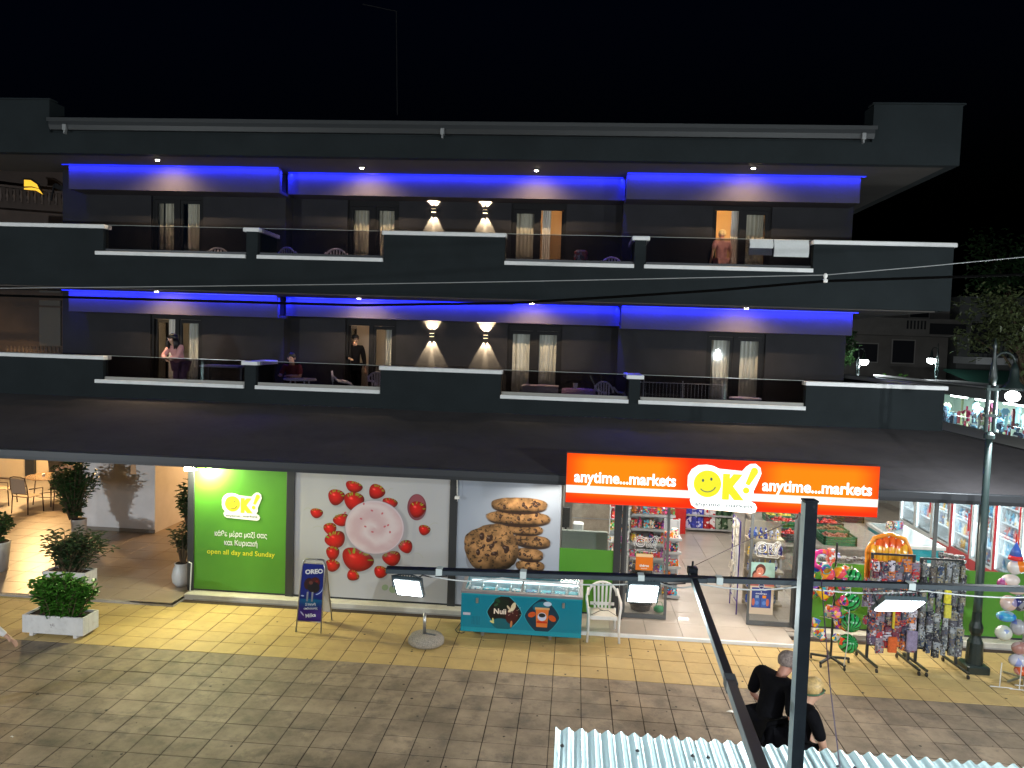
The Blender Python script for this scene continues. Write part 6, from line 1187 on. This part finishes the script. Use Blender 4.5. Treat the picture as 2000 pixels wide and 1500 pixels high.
def figure(label, loc, rz, J, top, bot=None, skinm=SK, hair=None, hairstyle='short', sleeve=1., scale=1., shoes=True, group=None, long_skirt=False):
    """J: joints in the figure's own frame, facing +y; up is z"""
    D = dict(pelvis=(0,0,.93), waist=(0,0,1.08), chest=(0,0,1.30), neck=(0,0,1.46), skull=(0,.015,1.60), crown=(0,.01,1.68), chin=(0,.06,1.53),
             shL=(-.18,0,1.40), elL=(-.24,-.02,1.12), wrL=(-.25,.08,.88), shR=(.18,0,1.40), elR=(.24,-.02,1.12), wrR=(.25,.08,.88),
             hiL=(-.09,0,.90), knL=(-.10,.02,.48), anL=(-.10,-.02,.08), toL=(-.11,.14,.04), hiR=(.09,0,.90), knR=(.10,.02,.48), anR=(.10,-.02,.08), toR=(.11,.14,.04))
    D.update(J); N = list(D); V = [Vector(D[n]) for n in N]; I = {n: i for i, n in enumerate(N)}
    rad = dict(pelvis=(.14,.11), waist=(.125,.095), chest=(.155,.105), neck=.052, skull=(.082,.095), crown=.062, chin=(.05,.045), shL=.055, elL=.042, wrL=.028, shR=.055, elR=.042, wrR=.028, hiL=.085, knL=.06, anL=.04, toL=.035, hiR=.085, knR=.06, anR=.04, toR=.035)
    E = [('pelvis','waist'),('waist','chest'),('chest','neck'),('neck','skull'),('skull','crown'),('skull','chin'),('chest','shL'),('shL','elL'),('elL','wrL'),('chest','shR'),('shR','elR'),('elR','wrR'),('pelvis','hiL'),('hiL','knL'),('knL','anL'),('anL','toL'),('pelvis','hiR'),('hiR','knR'),('knR','anR'),('anR','toR')]
    slim = dict(pelvis=(.09,.07), waist=(.08,.06), chest=(.09,.06), shL=.035, shR=.035, hiL=.05 if bot else .085, hiR=.05 if bot else .085, knL=.035 if bot else .06, knR=.035 if bot else .06)
    if sleeve > .95: slim.update(elL=.03, elR=.03)
    R_ = [slim.get(n, rad[n]) for n in N]; EE = [(I[a], I[b_]) for a, b_ in E]
    # nose and fingers as short chains rooted in the body
    f = (Vector(D['chin'])-Vector(D['neck'])); fw = Vector((Vector(D['chin'])-Vector(D['skull']))[:]); fw.z = 0; fw = fw.normalized() if fw.length > .01 else Vector((0,1,0))
    for s_ in 'LR':
        wr = Vector(D['wr'+s_]); el = Vector(D['el'+s_]); d = (wr-el).normalized(); sd = d.orthogonal().normalized(); sd = Vector((d.y,-d.x,0)); sd = sd.normalized() if sd.length > .1 else Vector((1,0,0)); q = d.cross(sd)
        pi_ = len(V); V.append(wr+d*.05); R_.append((.036,.016)); EE.append((I['wr'+s_], pi_))
        for k in range(4):
            off = sd*(.030-.02*k); a = wr+d*.085+off; b_ = a+d*.038*(1,1.1,1.05,.85)[k]+q*.012; c = b_+d*.028-q*.0+q*.02; n0 = len(V); V += [a,b_,c]; R_ += [.0095,.0085,.007]; EE += [(pi_,n0),(n0,n0+1),(n0+1,n0+2)]
        a = wr+d*.035+sd*.04; b_ = a+d*.03+sd*.018; n0 = len(V); V += [a,b_]; R_ += [.011,.009]; EE += [(pi_,n0),(n0,n0+1)]
    o = thing('person', label, 'person', (0,0,0), group)
    body = skin('body', V, EE, R_, skinm, o)
    def cloth(nm, names, edges, grow, m, cut=None):
        NN = list(names); VV = [Vector(D[n]) if isinstance(n, str) else Vector(n) for n in NN]; RR = []
        for n in NN: r = rad[n] if isinstance(n, str) else .06; RR.append((r[0]+grow, r[1]+grow) if isinstance(r, tuple) else r+grow)
        if cut: 
            for k, (a, t, rr_) in cut.items(): VV[NN.index(k)] = Vector(D[a]).lerp(Vector(D[k]), t); RR[NN.index(k)] = rr_
        return skin(nm, VV, [(NN.index(a), NN.index(b_)) for a, b_ in edges], RR, m, o)
    cut = {}
    if sleeve < 1: cut = {'elL': ('shL', sleeve, .058), 'elR': ('shR', sleeve, .058)}
    names = ['waist','chest','shL','elL','shR','elR','pelvis','neck']; ed = [('waist','chest'),('chest','shL'),('shL','elL'),('chest','shR'),('shR','elR'),('waist','pelvis'),('chest','neck')]
    cut['neck'] = ('chest', .62, .06)
    if sleeve > 1: names += ['wrL','wrR']; ed += [('elL','wrL'),('elR','wrR')]; cut['wrL'] = ('elL', .9, .034); cut['wrR'] = ('elR', .9, .034)
    cloth('shirt', names, ed, .020, top, cut)
    if bot: cloth('trousers', ['pelvis','hiL','knL','hiR','knR','anL','anR'], [('pelvis','hiL'),('hiL','knL'),('pelvis','hiR'),('hiR','knR'),('knL','anL'),('knR','anR')], .018, bot, {'anL': ('knL', .55 if long_skirt else .9, .05), 'anR': ('knR', .55 if long_skirt else .9, .05)})
    sk = Vector(D['skull']); cr = Vector(D['crown']); ax = (cr-sk).normalized(); rt = fw.cross(Vector((0,0,1)))
    b = B()
    for s_ in (-1, 1): b.ball(sk+fw*.088+rt*s_*.032+Vector((0,0,-.005)), .011, 8)
    b.build('eyes', mat('dark_eye', (.02,.015,.012), .2), o)
    B().lathe([(.016,-.022),(.012,-.005),(.005,.02)], sk+fw*.098+Vector((0,0,-.025)), 8).build('nose', skinm, o, smooth=True)
    b = B()
    for s_ in (-1, 1): b.ball(sk+rt*s_*.083-fw*.005+Vector((0,0,-.015)), .026, 8, sc_=(.5,.8,1.1))
    b.build('ears', skinm, o, smooth=True)
    if hair:
        c = sk-fw*.014+Vector((0,0,.022)); b = B(); hr = .101 if hairstyle != 'cropped' else .095
        n = 14
        for i in range(9):
            ph = PI*.62*i/8
            for j in range(n): pass
        def hf(s_, t):
            a = 2*PI*s_; ph = (.02+t*(.60 if hairstyle in ('short','cropped') else .66))*PI; d = fw*math.sin(ph)*math.cos(a)+rt*math.sin(ph)*math.sin(a)+Vector((0,0,1))*math.cos(ph)
            lim = 1 if math.cos(a) < .35 else 1; cutf = max(0, math.cos(a))*max(0, t-.52)*.9
            return c+d*(hr*(1+.03*math.sin(a*9+t*7))-cutf*.12)*Vector((1,1,1)).length/1.732
        b.sheet(hf, 24, 10)
        if hairstyle == 'long':
            for i in range(26):
                a = PI*.35+PI*1.3*i/25; d = fw*math.cos(a)+rt*math.sin(a); p0 = c+d*hr*.9+Vector((0,0,-.02)); k = .5+.5*math.sin(i*2.1); b.tube([p0, p0+d*.03+Vector((0,0,-.07)), p0+d*(.035+.01*k)+Vector((0,0,-.15)), p0+d*.01+Vector((0,0,-.21-.03*k))], [.022,.026,.024,.008], 6)
        if hairstyle == 'ponytail':
            p0 = c-fw*hr*.95+Vector((0,0,.02)); b.ball(p0, .03, 8); b.tube([p0, p0-fw*.05+Vector((0,0,-.04)), p0-fw*.06+Vector((0,0,-.14)), p0-fw*.035+Vector((0,0,-.25)), p0-fw*.02+Vector((0,0,-.31))], [.022,.036,.034,.022,.004], 8)
        b.build('hair', hair, o, smooth=True)
    if shoes:
        b = B()
        for s_ in 'LR': a = Vector(D['an'+s_]); t_ = Vector(D['to'+s_]); b.tube([a+Vector((0,-.05,-.035)), a.lerp(t_, .5)+Vector((0,0,-.01)), t_+Vector((0,.05,-.005))], [.046,.048,.036], 8)
        b.build('shoes', BLK, o, smooth=True)
    o.location = loc; o.rotation_euler = (0,0,rz); o.scale = (scale,)*3; return o
HB = mat('black_hair', (.010,.008,.008), .45); HG = mat('cropped_grey_hair', (.24,.19,.17), .9, var=.5, scale=45, bump=1, bscale=180); HBL = mat('blonde_hair', (.52,.36,.15), .5, var=.3, scale=40); HBR = mat('brown_hair', (.09,.05,.03), .5)
BT = mat('black_cotton', (.0045,.0045,.006), .9, var=.3, scale=9, bump=.6, bscale=22, spec=.08)
# couple walking right, seen from above and behind
walk = dict(knL=(-.10,.12,.50), anL=(-.10,.02,.10), toL=(-.10,.16,.06), knR=(.10,-.04,.49), anR=(.10,-.30,.14), toR=(.10,-.20,.05))
figure('bald man in a black T-shirt walking right behind the slanting beam', (6.28,-2.98,0), math.radians(-62), dict(walk, waist=(0,.03,1.06), chest=(0,.08,1.24), neck=(0,.17,1.36), skull=(.0,.235,1.455), crown=(0,.255,1.535), chin=(0,.29,1.39), shL=(-.21,.08,1.33), shR=(.22,.08,1.33), elR=(.29,.02,1.06), wrR=(.16,.16,.96), elL=(-.28,.04,1.06), wrL=(-.22,.2,.92)), BT, BT, SKR, HG, 'cropped', .98, scale=1.08)
figure('blonde woman in black with a ponytail walking beside the bald man', (6.49,-3.30,0), math.radians(-78), dict(walk, chest=(0,.06,1.22), neck=(0,.11,1.36), skull=(0,.165,1.48), crown=(0,.17,1.56), chin=(0,.225,1.42), shL=(-.16,.05,1.31), shR=(.17,.06,1.31), elR=(.22,.15,1.04), wrR=(.13,.24,.86), elL=(-.2,.14,1.04), wrL=(-.12,.25,.86)), BT, BT, SK, HBL, 'ponytail', .95)
b = B(); bpy.data.objects  # headband with sunglasses
hx = Vector((6.43,-3.30,1.50)); fwv = Vector((math.sin(math.radians(78)), math.cos(math.radians(78)), 0)); hb = Vector((6.49,-3.30,1.405))+fwv*.150
o = tag(B().tube([hb+Vector((math.cos(a)*.098, math.sin(a)*.098, .055+.02*math.cos(a))) for a in [2*PI*i/20 for i in range(21)]], .010, 6).build('headband', mat('green_headband', (.05,.12,.06), .5), smooth=True), 'dark green headband worn by the blonde woman', 'headband')
# hand and sleeve reaching in at the left edge
hp_ = Vector(PZ(34, 1258, .85)); loc = (hp_.x-.62, hp_.y-.04, 0)
figure('person in a white long sleeved top at the left edge, only the arm in view', loc, 0, dict(elR=(.28,.0,1.10), wrR=(.50,.04,.93), knL=(-.10,.08,.50)), mat('white_cotton', (.72,.70,.68), .8), mat('beige_trousers', (.3,.24,.18), .8), SK, HBR, 'short', 1.5)
# balcony people
def bal(u, v, Y, zf): p = PY(u, v, Y); return (p[0], Y, zf)
PNK = mat('pink_cotton', (.62,.30,.28), .8)
figure('woman with black hair in a pink shirt leaning on the lower left balcony rail', bal(353,700,5.72,3.16), PI-.35, dict(waist=(0,.05,1.06), chest=(0,.14,1.24), neck=(0,.20,1.38), skull=(0,.24,1.51), crown=(0,.24,1.59), chin=(0,.29,1.44), shL=(-.17,.14,1.33), shR=(.17,.14,1.33), elL=(-.22,.30,1.10), wrL=(-.02,.36,1.08), elR=(.22,.30,1.10), wrR=(.04,.38,1.06)), PNK, mat('mauve_skirt', (.25,.13,.18), .8), SK, HB, 'long', 1.4, scale=.98)
sit = dict(pelvis=(0,0,.48), waist=(0,.0,.63), chest=(0,.03,.85), neck=(0,.05,1.00), skull=(0,.08,1.13), crown=(0,.08,1.21), chin=(0,.13,1.06), shL=(-.18,.03,.94), elL=(-.25,.12,.72), wrL=(-.12,.34,.74), shR=(.18,.03,.94), elR=(.25,.12,.72), wrR=(.12,.36,.74),
           hiL=(-.1,.03,.47), knL=(-.12,.43,.48), anL=(-.12,.40,.08), toL=(-.12,.54,.04), hiR=(.1,.03,.47), knR=(.12,.43,.48), anR=(.12,.40,.08), toR=(.12,.54,.04))
figure('man in a dark red top sitting at the small table on the lower balcony', bal(572,720,6.15,3.16), PI-.1, sit, mat('dark_red_cotton', (.16,.02,.025), .8), BT, SK, HB, 'cropped', .9)
figure('dark clothed man standing in the doorway of the lower balcony room', bal(693,690,7.75,3.16), PI+.6, dict(elR=(.25,.06,1.14), wrR=(.22,.28,1.12)), BT, BT, SK, HB, 'short', 1.5)
figure('woman in a pink shirt seen from behind in the bright upper doorway', bal(1409,490,6.9,5.951), .25, dict(), PNK, mat('pale_pink_trousers', (.45,.22,.2), .8), SK, HBL, 'short', .7, scale=.90)
# ================================================================== BALCONY THINGS
LIL = mat('white_garden_plastic', (.60,.56,.60), .45)
c0 = mono_chair('white slatted plastic chair on the lower balcony right of the seated man', (bal(668,735,6.0,3.161)), 1.9, LIL)
for u, v, Y, zf, rz, lb in ((425,483,6.65,5.951,.4,'white plastic chair on the upper leftmost balcony'),(572,488,6.65,5.951,2.8,'left white plastic chair on the upper second balcony'),(655,488,6.65,5.951,3.6,'right white plastic chair on the upper second balcony'),(1200,500,6.65,5.951,.2,'white plastic chair on the upper third balcony beside the pillar'),
                            (1190,758,5.9,3.161,2.5,'white plastic chair on the lower third balcony beside the clothed table'),(870,712,6.6,3.161,0,'white plastic chair behind the lower solid parapet'),(745,750,6.5,3.161,2.9,'white plastic chair at the lower doorway beside the solid parapet')):
    dup(c0, bal(u, v, Y, zf), rz, lb)
def small_table(label, loc, r=.4, h=.7, m=LIL, cloth=None):
    o = thing('balcony_table', label, 'table', loc); x, y, z = loc
    B().lathe([(r,h-.03),(r,h),(r*.97,h+.006)], loc, 24).build('tabletop', m, o)
    for a in (.8,2.4,3.9,5.5): B().tube([(x+r*.7*math.cos(a),y+r*.7*math.sin(a),z),(x+r*.6*math.cos(a),y+r*.6*math.sin(a),z+h-.031)], .018, 6).build('leg', m, o)
    if cloth: tag(B().lathe([(r*1.12,h-.22),(r*1.04,h-.1),(r*1.01,h+.012),(.01,h+.014)], loc, 24, caps=False).build('tablecloth', cloth, smooth=True), 'mauve cloth covering the table on the lower third balcony', 'tablecloth')
    return o
small_table('small white table before the seated man on the lower balcony', bal(586,735,5.72,3.161), .36, .68)
small_table('round white table under a mauve cloth on the lower third balcony', bal(1130,760,5.95,3.161), .36, .66, LIL, mat('mauve_tablecloth', (.42,.25,.42), .8))
small_table('round white table on the lower rightmost balcony', bal(1456,765,5.9,3.161), .34, .62)
small_table('round white table on the upper second balcony between two chairs', bal(612,488,6.2,5.951), .4, .6)
small_table('small table on the upper third balcony set with dark things', bal(1095,495,6.2,5.951), .35, .68, mat('dark_table', (.06,.04,.04), .5))
tag(B().lathe([(.04,0),(.05,.12),(.05,.125)], (bal(1124,750,5.9,3.161)[0],5.9,3.161+.676), 12).build('cup', WPL, smooth=True), 'white cup on the mauve tablecloth of the lower third balcony', 'cup')
p = bal(872,476,6,5.951); x_ = PY(878,495,5.8)[0]
tag(B().lathe([(.04,.0),(.05,.09)], (PY(1370,497,5.7)[0],5.7,6.3), 10).build('mug', WPL), 'small pale mug on the upper right balcony', 'mug')
for u, v, nm in ((1135,487,'checked cloth bag with bright prints on the upper third balcony'),): p = PY(u, v, 6.0); tag(B().bbox(p[0]-.15,p[0]+.15,5.9,6.1,6.5,6.86,.05).build('shopping_bag', ramp_mat('checked_bag', [srgb(150,60,70), srgb(150,150,170), srgb(70,60,80), srgb(120,100,130)], 'vor', scale=18)), nm, 'bag')
# towels over the glass
TW = mat('white_towel', (.62,.64,.63), .95, var=.06, scale=30, bump=.4, bscale=120)
for k, (u0, u1, v1, lb) in enumerate(((1465,1511,484,'shorter white towel hanging over the upper right glass rail'),(1513,1581,501,'longer white towel hanging over the upper right glass rail beside the parapet'))):
    xa_, xb_ = PY(u0, 462, 5.26)[0], PY(u1, 462, 5.26)[0]; zb_ = PY(u0, v1, 5.26)[2]
    def tf(s, t): x = xa_+(xb_-xa_)*s; z = 7.086 if .45 < t < .55 else (7.08-(7.08-zb_)*(1-t/.45) if t <= .45 else 7.08-.32*((t-.55)/.45)); y = 5.262+.006*math.sin(s*9+k) if t <= .45 else (5.295 if t < .55 else 5.325+.006*math.sin(s*7)); return (x+.012*(1-t)*math.sin(t*9), y, z)
    tag(B().sheet(tf, 16, 20).build('towel', TW, smooth=True), lb, 'towel', 'towels on the glass rail')
# wire rail standing in for a railing reflection in the lower right glass, table cloth seat on the third
o = thing('reflected_railing', 'white wire rail standing in for a railing reflected in the lower rightmost balcony glass', 'reflected railing', bal(1325,760,5.7,3.161)); b = B(); xa_, xb_ = PY(1248,750,5.7)[0], PY(1420,750,5.7)[0]
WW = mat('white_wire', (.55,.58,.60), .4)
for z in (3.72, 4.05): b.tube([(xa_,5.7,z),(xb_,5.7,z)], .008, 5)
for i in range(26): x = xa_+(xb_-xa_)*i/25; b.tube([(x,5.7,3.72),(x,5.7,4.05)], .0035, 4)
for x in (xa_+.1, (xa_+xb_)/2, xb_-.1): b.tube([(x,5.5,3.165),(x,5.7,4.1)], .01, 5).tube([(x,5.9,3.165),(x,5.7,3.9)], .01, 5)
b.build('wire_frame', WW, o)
o = thing('folding_table', 'table draped in a pale cloth on the lower third balcony by the door', 'table', bal(1055,740,6.3,3.161)); x = bal(1055,740,6.3,0)[0]; B().bbox(x-.4,x+.4,6.0,6.6,3.83,3.86,.005).build('tabletop', LIL, o)
for dx in (-.36,.36): B().bar((x+dx,6.05,3.165),(x-dx*.6,6.05,3.83), .025).build('leg', BLKM, o)
tag(B().box(x-.36,x+.42,5.985,5.998,3.45,3.862).box(x-.36,x+.42,5.998,6.6,3.8602,3.866).build('tablecloth', mat('grey_mauve_cloth', (.36,.30,.31), .85, var=.05, scale=8)), 'pale grey cloth hanging over the table by the lower door', 'tablecloth')
o = thing('sun_bed_top', 'dark folding table with white items behind the glass beside the pillar', 'table', bal(425,720,6.0,3.161)); x = bal(430,720,6.1,0)[0]; B().bbox(x-.4,x+.5,5.9,6.6,4.02,4.06,.006).build('tabletop', mat('blue_grey_top', (.20,.2,.3), .4), o)
for dx in (-.35,.45): B().box(x+dx-.02,x+dx+.02,6.2,6.24,3.161,4.0199).build('leg', BLKM, o)
# ================================================================== LEFT NEIGHBOUR
BRN = mat('brown_render', (.085,.062,.052), .85, var=.12, scale=2)
o = thing('neighbour_house', 'brown plastered house with balustrades at the left edge behind the hotel', 'house', (-14,12,0))
B().box(-20,-8.4,12.0,14.0,3.0,9.6).build('wall', BRN, o)
p1 = PY(0,392,11); B().add([(-22,11.0,8.05),(-10.2,11.0,7.85),(-10.2,11.9,7.85),(-22,11.9,8.05),(-22,11.0,8.72),(-10.2,11.0,8.10),(-10.2,11.9,8.10),(-22,11.9,8.72)], [(0,1,2,3),(4,7,6,5),(0,4,5,1),(1,5,6,2)]).build('balcony_edge', BRN, o)
for i in range(12): x = -13.6+.22*i; z = 8.26+(-x-10.2)*.055; B().lathe([(.04,0),(.02,.05),(.05,.16),(.02,.3),(.04,.36)], (x,11.05,z+.1), 8).build('baluster', mat('brown_baluster', (.13,.10,.085), .8), o, smooth=True)
B().bar((-14,11.05,9.05),(-10.5,11.05,8.72), .12, .06).build('handrail', BRN, o)
B().box(-12.6,-11.9,11.95,11.999,4.2,6.0).build('pillar', mat('grey_render_pillar', (.13,.125,.115), .85), o); B().box(-11.25,-11.17,11.96,11.999,4.3,5.4).build('drain_pipe', BLK, o); B().box(-13.5,-8.6,11.94,11.9995,5.40,5.46).box(-20,-8.6,11.9,11.999,5.62,5.86).build('ledge', BRN, o)
for i in range(18): x = -13.4+.13*i; B().lathe([(.025,0),(.045,.1),(.02,.2)], (x,11.6,3.98), 6).build('baluster', MC['brown_baluster'], o)
b = B(); pts = [PY(47,350,10.9), PY(63,352,10.9), PY(76,362,10.9), PY(84,381,10.9)]
aw = thing('lit_awning', 'small awning glowing yellow on the brown house at the left edge', 'awning', pts[0]); YG = mat('self_lit_awning_cloth', (.8,.5,.05), .6, em=(1,.55,.04), es=1.1)  # no lamp here: the yellow light is put into the cloth's emission
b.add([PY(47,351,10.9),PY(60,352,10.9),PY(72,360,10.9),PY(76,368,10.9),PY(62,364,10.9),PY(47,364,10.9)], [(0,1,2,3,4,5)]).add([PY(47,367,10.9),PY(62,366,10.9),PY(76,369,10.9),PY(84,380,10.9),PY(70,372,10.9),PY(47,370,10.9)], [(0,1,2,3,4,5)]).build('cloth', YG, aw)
B().tube([PY(45,349,10.92), PY(62,350,10.92), PY(76,360,10.92), PY(86,384,10.92)], .02, 5).build('rib', BLKM, aw)
bx = thing('roller_awning', 'dark rolled up awning box on the brown house beside the hotel wall', 'awning', PY(130,372,11)); B().bar(PY(108,362,11), PY(156,384,11), .12, .14).build('roller', BLK, bx); B().bar(PY(106,360,10.95), PY(100,392,10.95), .04).build('bracket', BLK, bx)
tag(B().bbox(-7.9,-6.9,6.9,6.945,3.9,4.0,.01).build('x', WHT), None, None) if False else None
# antenna pole above the roof
a0 = PY(776, 225, 8); a1 = PY(774, 22, 8); o = thing('antenna_mast', 'faint thin antenna mast rising from the dark roof', 'antenna', a0); B().tube([a0, a1], .013, 6).build('mast', mat('dull_metal', (.012,.012,.012), .8, spec=.1), o); B().tube([a1, PY(708, 8, 8)], .012, 5).build('boom', MC['dull_metal'], o)
# ================================================================== SIDE STREET ON THE RIGHT
road = struct(B().box(15.4,19.6,2.5,120,-.034,-.012).build('side_street', mat('side_street_paving', (.12,.11,.10), .8, var=.2, scale=2)))
cs = thing('clothes_shop', 'brightly lit open clothes shop with fluorescent tubes along the side street', 'shop', (22, 23, 0)); CW = mat('pale_green_shop_wall', (.5,.62,.56), .7)
B().box(23.4,23.6,16,30,0,3.4).box(20.1,23.4,29.8,30,0,3.4).box(20.1,23.4,16,16.1,0,3.4).build('wall', CW, cs); B().box(19.9,23.7,15.9,30.1,3.4,3.55).build('ceiling', mat('shop_ceiling', (.35,.37,.36), .8), cs); B().bbox(19.6,19.9,15.8,30.2,3.2,3.62,.02).build('fascia', mat('grey_white_fascia', (.35,.36,.36), .6), cs); B().bbox(19.5,19.95,15.8,30.2,3.64,3.70,.01).build('cornice', WHT, cs)
B().box(20.0,23.4,16.1,29.8,0,.1).build('floor', ST, cs)
for i in range(6):
    y = 17.2+2.1*i; o = thing('fluorescent_light', 'fluorescent tube light in the clothes shop, number %s from the near end' % ('one','two','three','four','five','six')[i], 'fluorescent light', (20.6,y,3.1), 'tubes in the clothes shop'); o['label'] = ('nearest', 'second nearest', 'third nearest', 'third farthest', 'second farthest', 'farthest')[i]+' fluorescent tube under the clothes shop ceiling'
    B().bbox(20.5,20.7,y-.7,y+.7,3.12,3.2,.01).build('housing', WPL, o); B().tube([(20.6,y-.68,3.07),(20.6,y+.68,3.07)], .045, 8).build('tube', mat('lit_cool_tube', (1,1,1), .4, em=(.85,1,.97), es=9), o)
    area('clothes_shop_light', (20.6,y,3.0), (21.2,y,0), 85, .15, 1.3, (.80,1,.96))
CL = ramp_mat('hanging_garment', [srgb(*c) for c in ((30,40,60),(140,30,70),(180,185,190),(150,80,120),(60,70,90),(200,200,170),(110,150,180),(40,40,45),(90,30,40),(150,200,210),(120,130,100),(220,220,220))], scale=3, mixc=.15, rough=.8, coat=0)
gm_ = []
for w_, h in ((.34,.62),(.26,.85),(.38,.5),(.16,.7)):
    b = B(); pf_ = [(-.5,.78),(-.5,.6),(-.33,.62),(-.34,0),(.34,0),(.33,.62),(.5,.6),(.5,.78),(.18,.97),(.08,.93),(-.08,.93),(-.18,.97)]
    b.prism([(x*w_, z*h) for x, z in pf_], -.04, .04); o_ = b.build('g', CL, loc=(0,0,0)); gm_.append(o_.data); bpy.data.objects.remove(o_)
for i in range(170):
    y = 16.6+R.random()*12.6; z = R.choice((.9,1.35,1.5,1.75,2.1)); x = R.choice((20.2,20.4,21.2,22.4)); ob = put(R.choice(gm_), 'garment', (x, y, z+R.uniform(-.1,.1)), 'garment hanging in the lit clothes shop on the side street', 'garment', 'garments in the clothes shop', PI/2+R.uniform(-.6,.6) if i % 3 else R.uniform(-.3,.3))
rl = thing('clothes_rails', 'pale metal rails carrying the garments in the clothes shop', 'clothes rail', (20.6,22,0)); b = B()
for x in (20.2,21.2): b.tube([(x,16.4,2.3),(x,29.6,2.3)], .015, 6); [b.tube([(x,16.4+3.3*k,.1),(x,16.4+3.3*k,2.3)], .015, 6) for k in range(5)]
b.build('rail_tubes', STEEL, rl)
# far houses
CR = mat('cream_far_render', (.17,.155,.14), .85, var=.12, scale=1.2); DKH = mat('dark_opening', (.01,.01,.012), .8)
h1 = thing('far_house', 'far cream house with a pierced balcony wall behind the street lamps', 'house', (26,44,0)); B().box(22.5,29.2,43.5,52,0,10.2).build('wall', CR, h1); B().box(22.3,29.4,41.8,42.0,6.15,7.15).box(22.3,29.4,42.0,43.49,6.0,6.15).build('balcony', CR, h1); B().box(27.2,29.45,41.7,41.78,6.15,6.85).build('dark_screen', DKH, h1)
for i in range(6): x = 25.75+.22*i; B().box(x, x+.1, 41.76, 41.799, 6.45, 7.0).build('pierced_slot', DKH, h1)
for x0_, x1_, z0_, z1_ in ((25.6,27.0,4.2,5.7),(23.0,24.6,4.2,5.4),(23.5,24.6,7.3,8.6),(26.6,27.8,7.3,8.9)): f_ = B().box(x0_-.08,x1_+.08,43.44,43.499,z0_-.08,z1_+.08).build('window', mat('window_surround', (.3,.28,.26), .7), h1); B().box(x0_,x1_,43.42,43.439,z0_,z1_).build('pane', mat('dark_far_glass', (.03,.03,.035), .15), f_)
h2 = thing('far_grey_house', 'far grey house with a railed terrace at the right edge', 'house', (33,44,0)); B().box(29.8,40,43.5,52,0,8.8).build('wall', mat('grey_far_render', (.14,.145,.14), .85, var=.12, scale=1), h2); B().box(29.6,40,40.5,43.49,4.3,4.75).build('terrace', WHT, h2)
for i in range(30): x = 29.7+.3*i; B().box(x,x+.04,40.52,40.56,4.751,5.75).build('baluster', BLKM, h2)
B().box(29.7,40,40.5,40.58,5.751,5.8).build('handrail', BLKM, h2)
for x0_ in (30.6,33.0,35.6): f_ = B().box(x0_-.06,x0_+1.36,43.44,43.499,5.0,7.1).build('window', MC['window_surround'], h2); B().box(x0_,x0_+1.3,43.42,43.439,5.0,7.04).build('pane', MC['dark_far_glass'], f_)
gcn = thing('green_awning', 'broad dark green awning roof before the far houses', 'awning', (30,34,4)); B().add([(24.6,34,4.05),(32,34,4.05),(34,31,3.35),(25.2,31,3.35),(24.6,34,3.97),(32,34,3.97),(34,31,3.27),(25.2,31,3.27)], [(0,3,2,1),(4,5,6,7),(2,3,7,6)]).build('awning_sheet', mat('dark_green_awning', (.02,.10,.07), .7), gcn)
B().bbox(25,36,30.6,30.95,3.05,3.25,.02).build('edge_beam', mat('dark_brown_beam', (.03,.02,.018), .7), gcn); [B().box(x,x+.12,30.7,30.82,0,3.049).build('post', BLKM, gcn) for x in (25.3,29.5,33.5)]
# trees
def tree(name, label, loc, h, rx, rz_, n, l, lm, trunk_h, rr):
    o = thing(name, label, 'tree', loc); x, y, z = loc; tr = B(); tr.tube([(x,y,z),(x+.05,y,z+trunk_h*.5),(x,y+.05,z+trunk_h),(x+.1,y,z+h*.8)], [.16*h/6,.12*h/6,.09*h/6,.03], 8)
    cl = []
    for k in range(16):
        a = rr.uniform(0,6.28); e = rr.uniform(-.4,1); q = rr.uniform(.35,1); c = Vector((x+rx*q*math.cos(a)*.8, y+rx*q*math.sin(a)*.8, z+trunk_h+(h-trunk_h)*(.45+.42*e*q))); cl.append((c, rr.uniform(.25,.5)*rx)); tr.tube([(x,y,z+trunk_h*.9), ((x+c.x)/2,(y+c.y)/2,(z+trunk_h+c.z)/2+.1), tuple(c)], [.05,.035,.012], 5, caps=False)
    tr.build('trunk', STM, o); lf = B()
    for i in range(n):
        c, r = rr.choice(cl); d = Vector((rr.gauss(0,1), rr.gauss(0,1), rr.gauss(0,.8))); d = d.normalized()*r*rr.random()**.4; dd = Vector((rr.gauss(0,1), rr.gauss(0,1), rr.gauss(-.2,.6))); leaf(lf, c+d, dd, Vector((0,0,1)), l*rr.uniform(.6,1.2), l*.55)
    lf.build('crown', lm, o); return o
tree('tree', 'leafy tree at the right edge above the clothes shop', (16.2,10.4,0), 7.0, 1.75, 2, 3000, .16, leafmat('street_tree_leaf', (.10,.125,.05)), 4.2, rr)
tree('tree', 'dark tree beside the hotel corner left of the distant lamps', (18.0,32,0), 6.6, 1.15, 1, 1300, .26, L1, 2.6, rr)
tree('tree', 'dark leafless looking tree high up behind the right side street', (31,38,0), 13, 3.6, 2, 1500, .35, L1, 6.5, rr)
for x, y, r, lb in ((20.9,31,1.25,'bright green bush lit by the distant street lamps'),(19.6,31.5,1.0,'dark bush between the distant street lamps and the hotel'),(22.3,30.6,.8,'low dark bush at the foot of the far awning')):
    bush((x,y,0), r, r, 3.9 if r > 1.1 else 3.4, 60, 20, .30, .16, 'bush', lb, 'bush', L2 if r > 1.1 else L1, rr, base=.35)
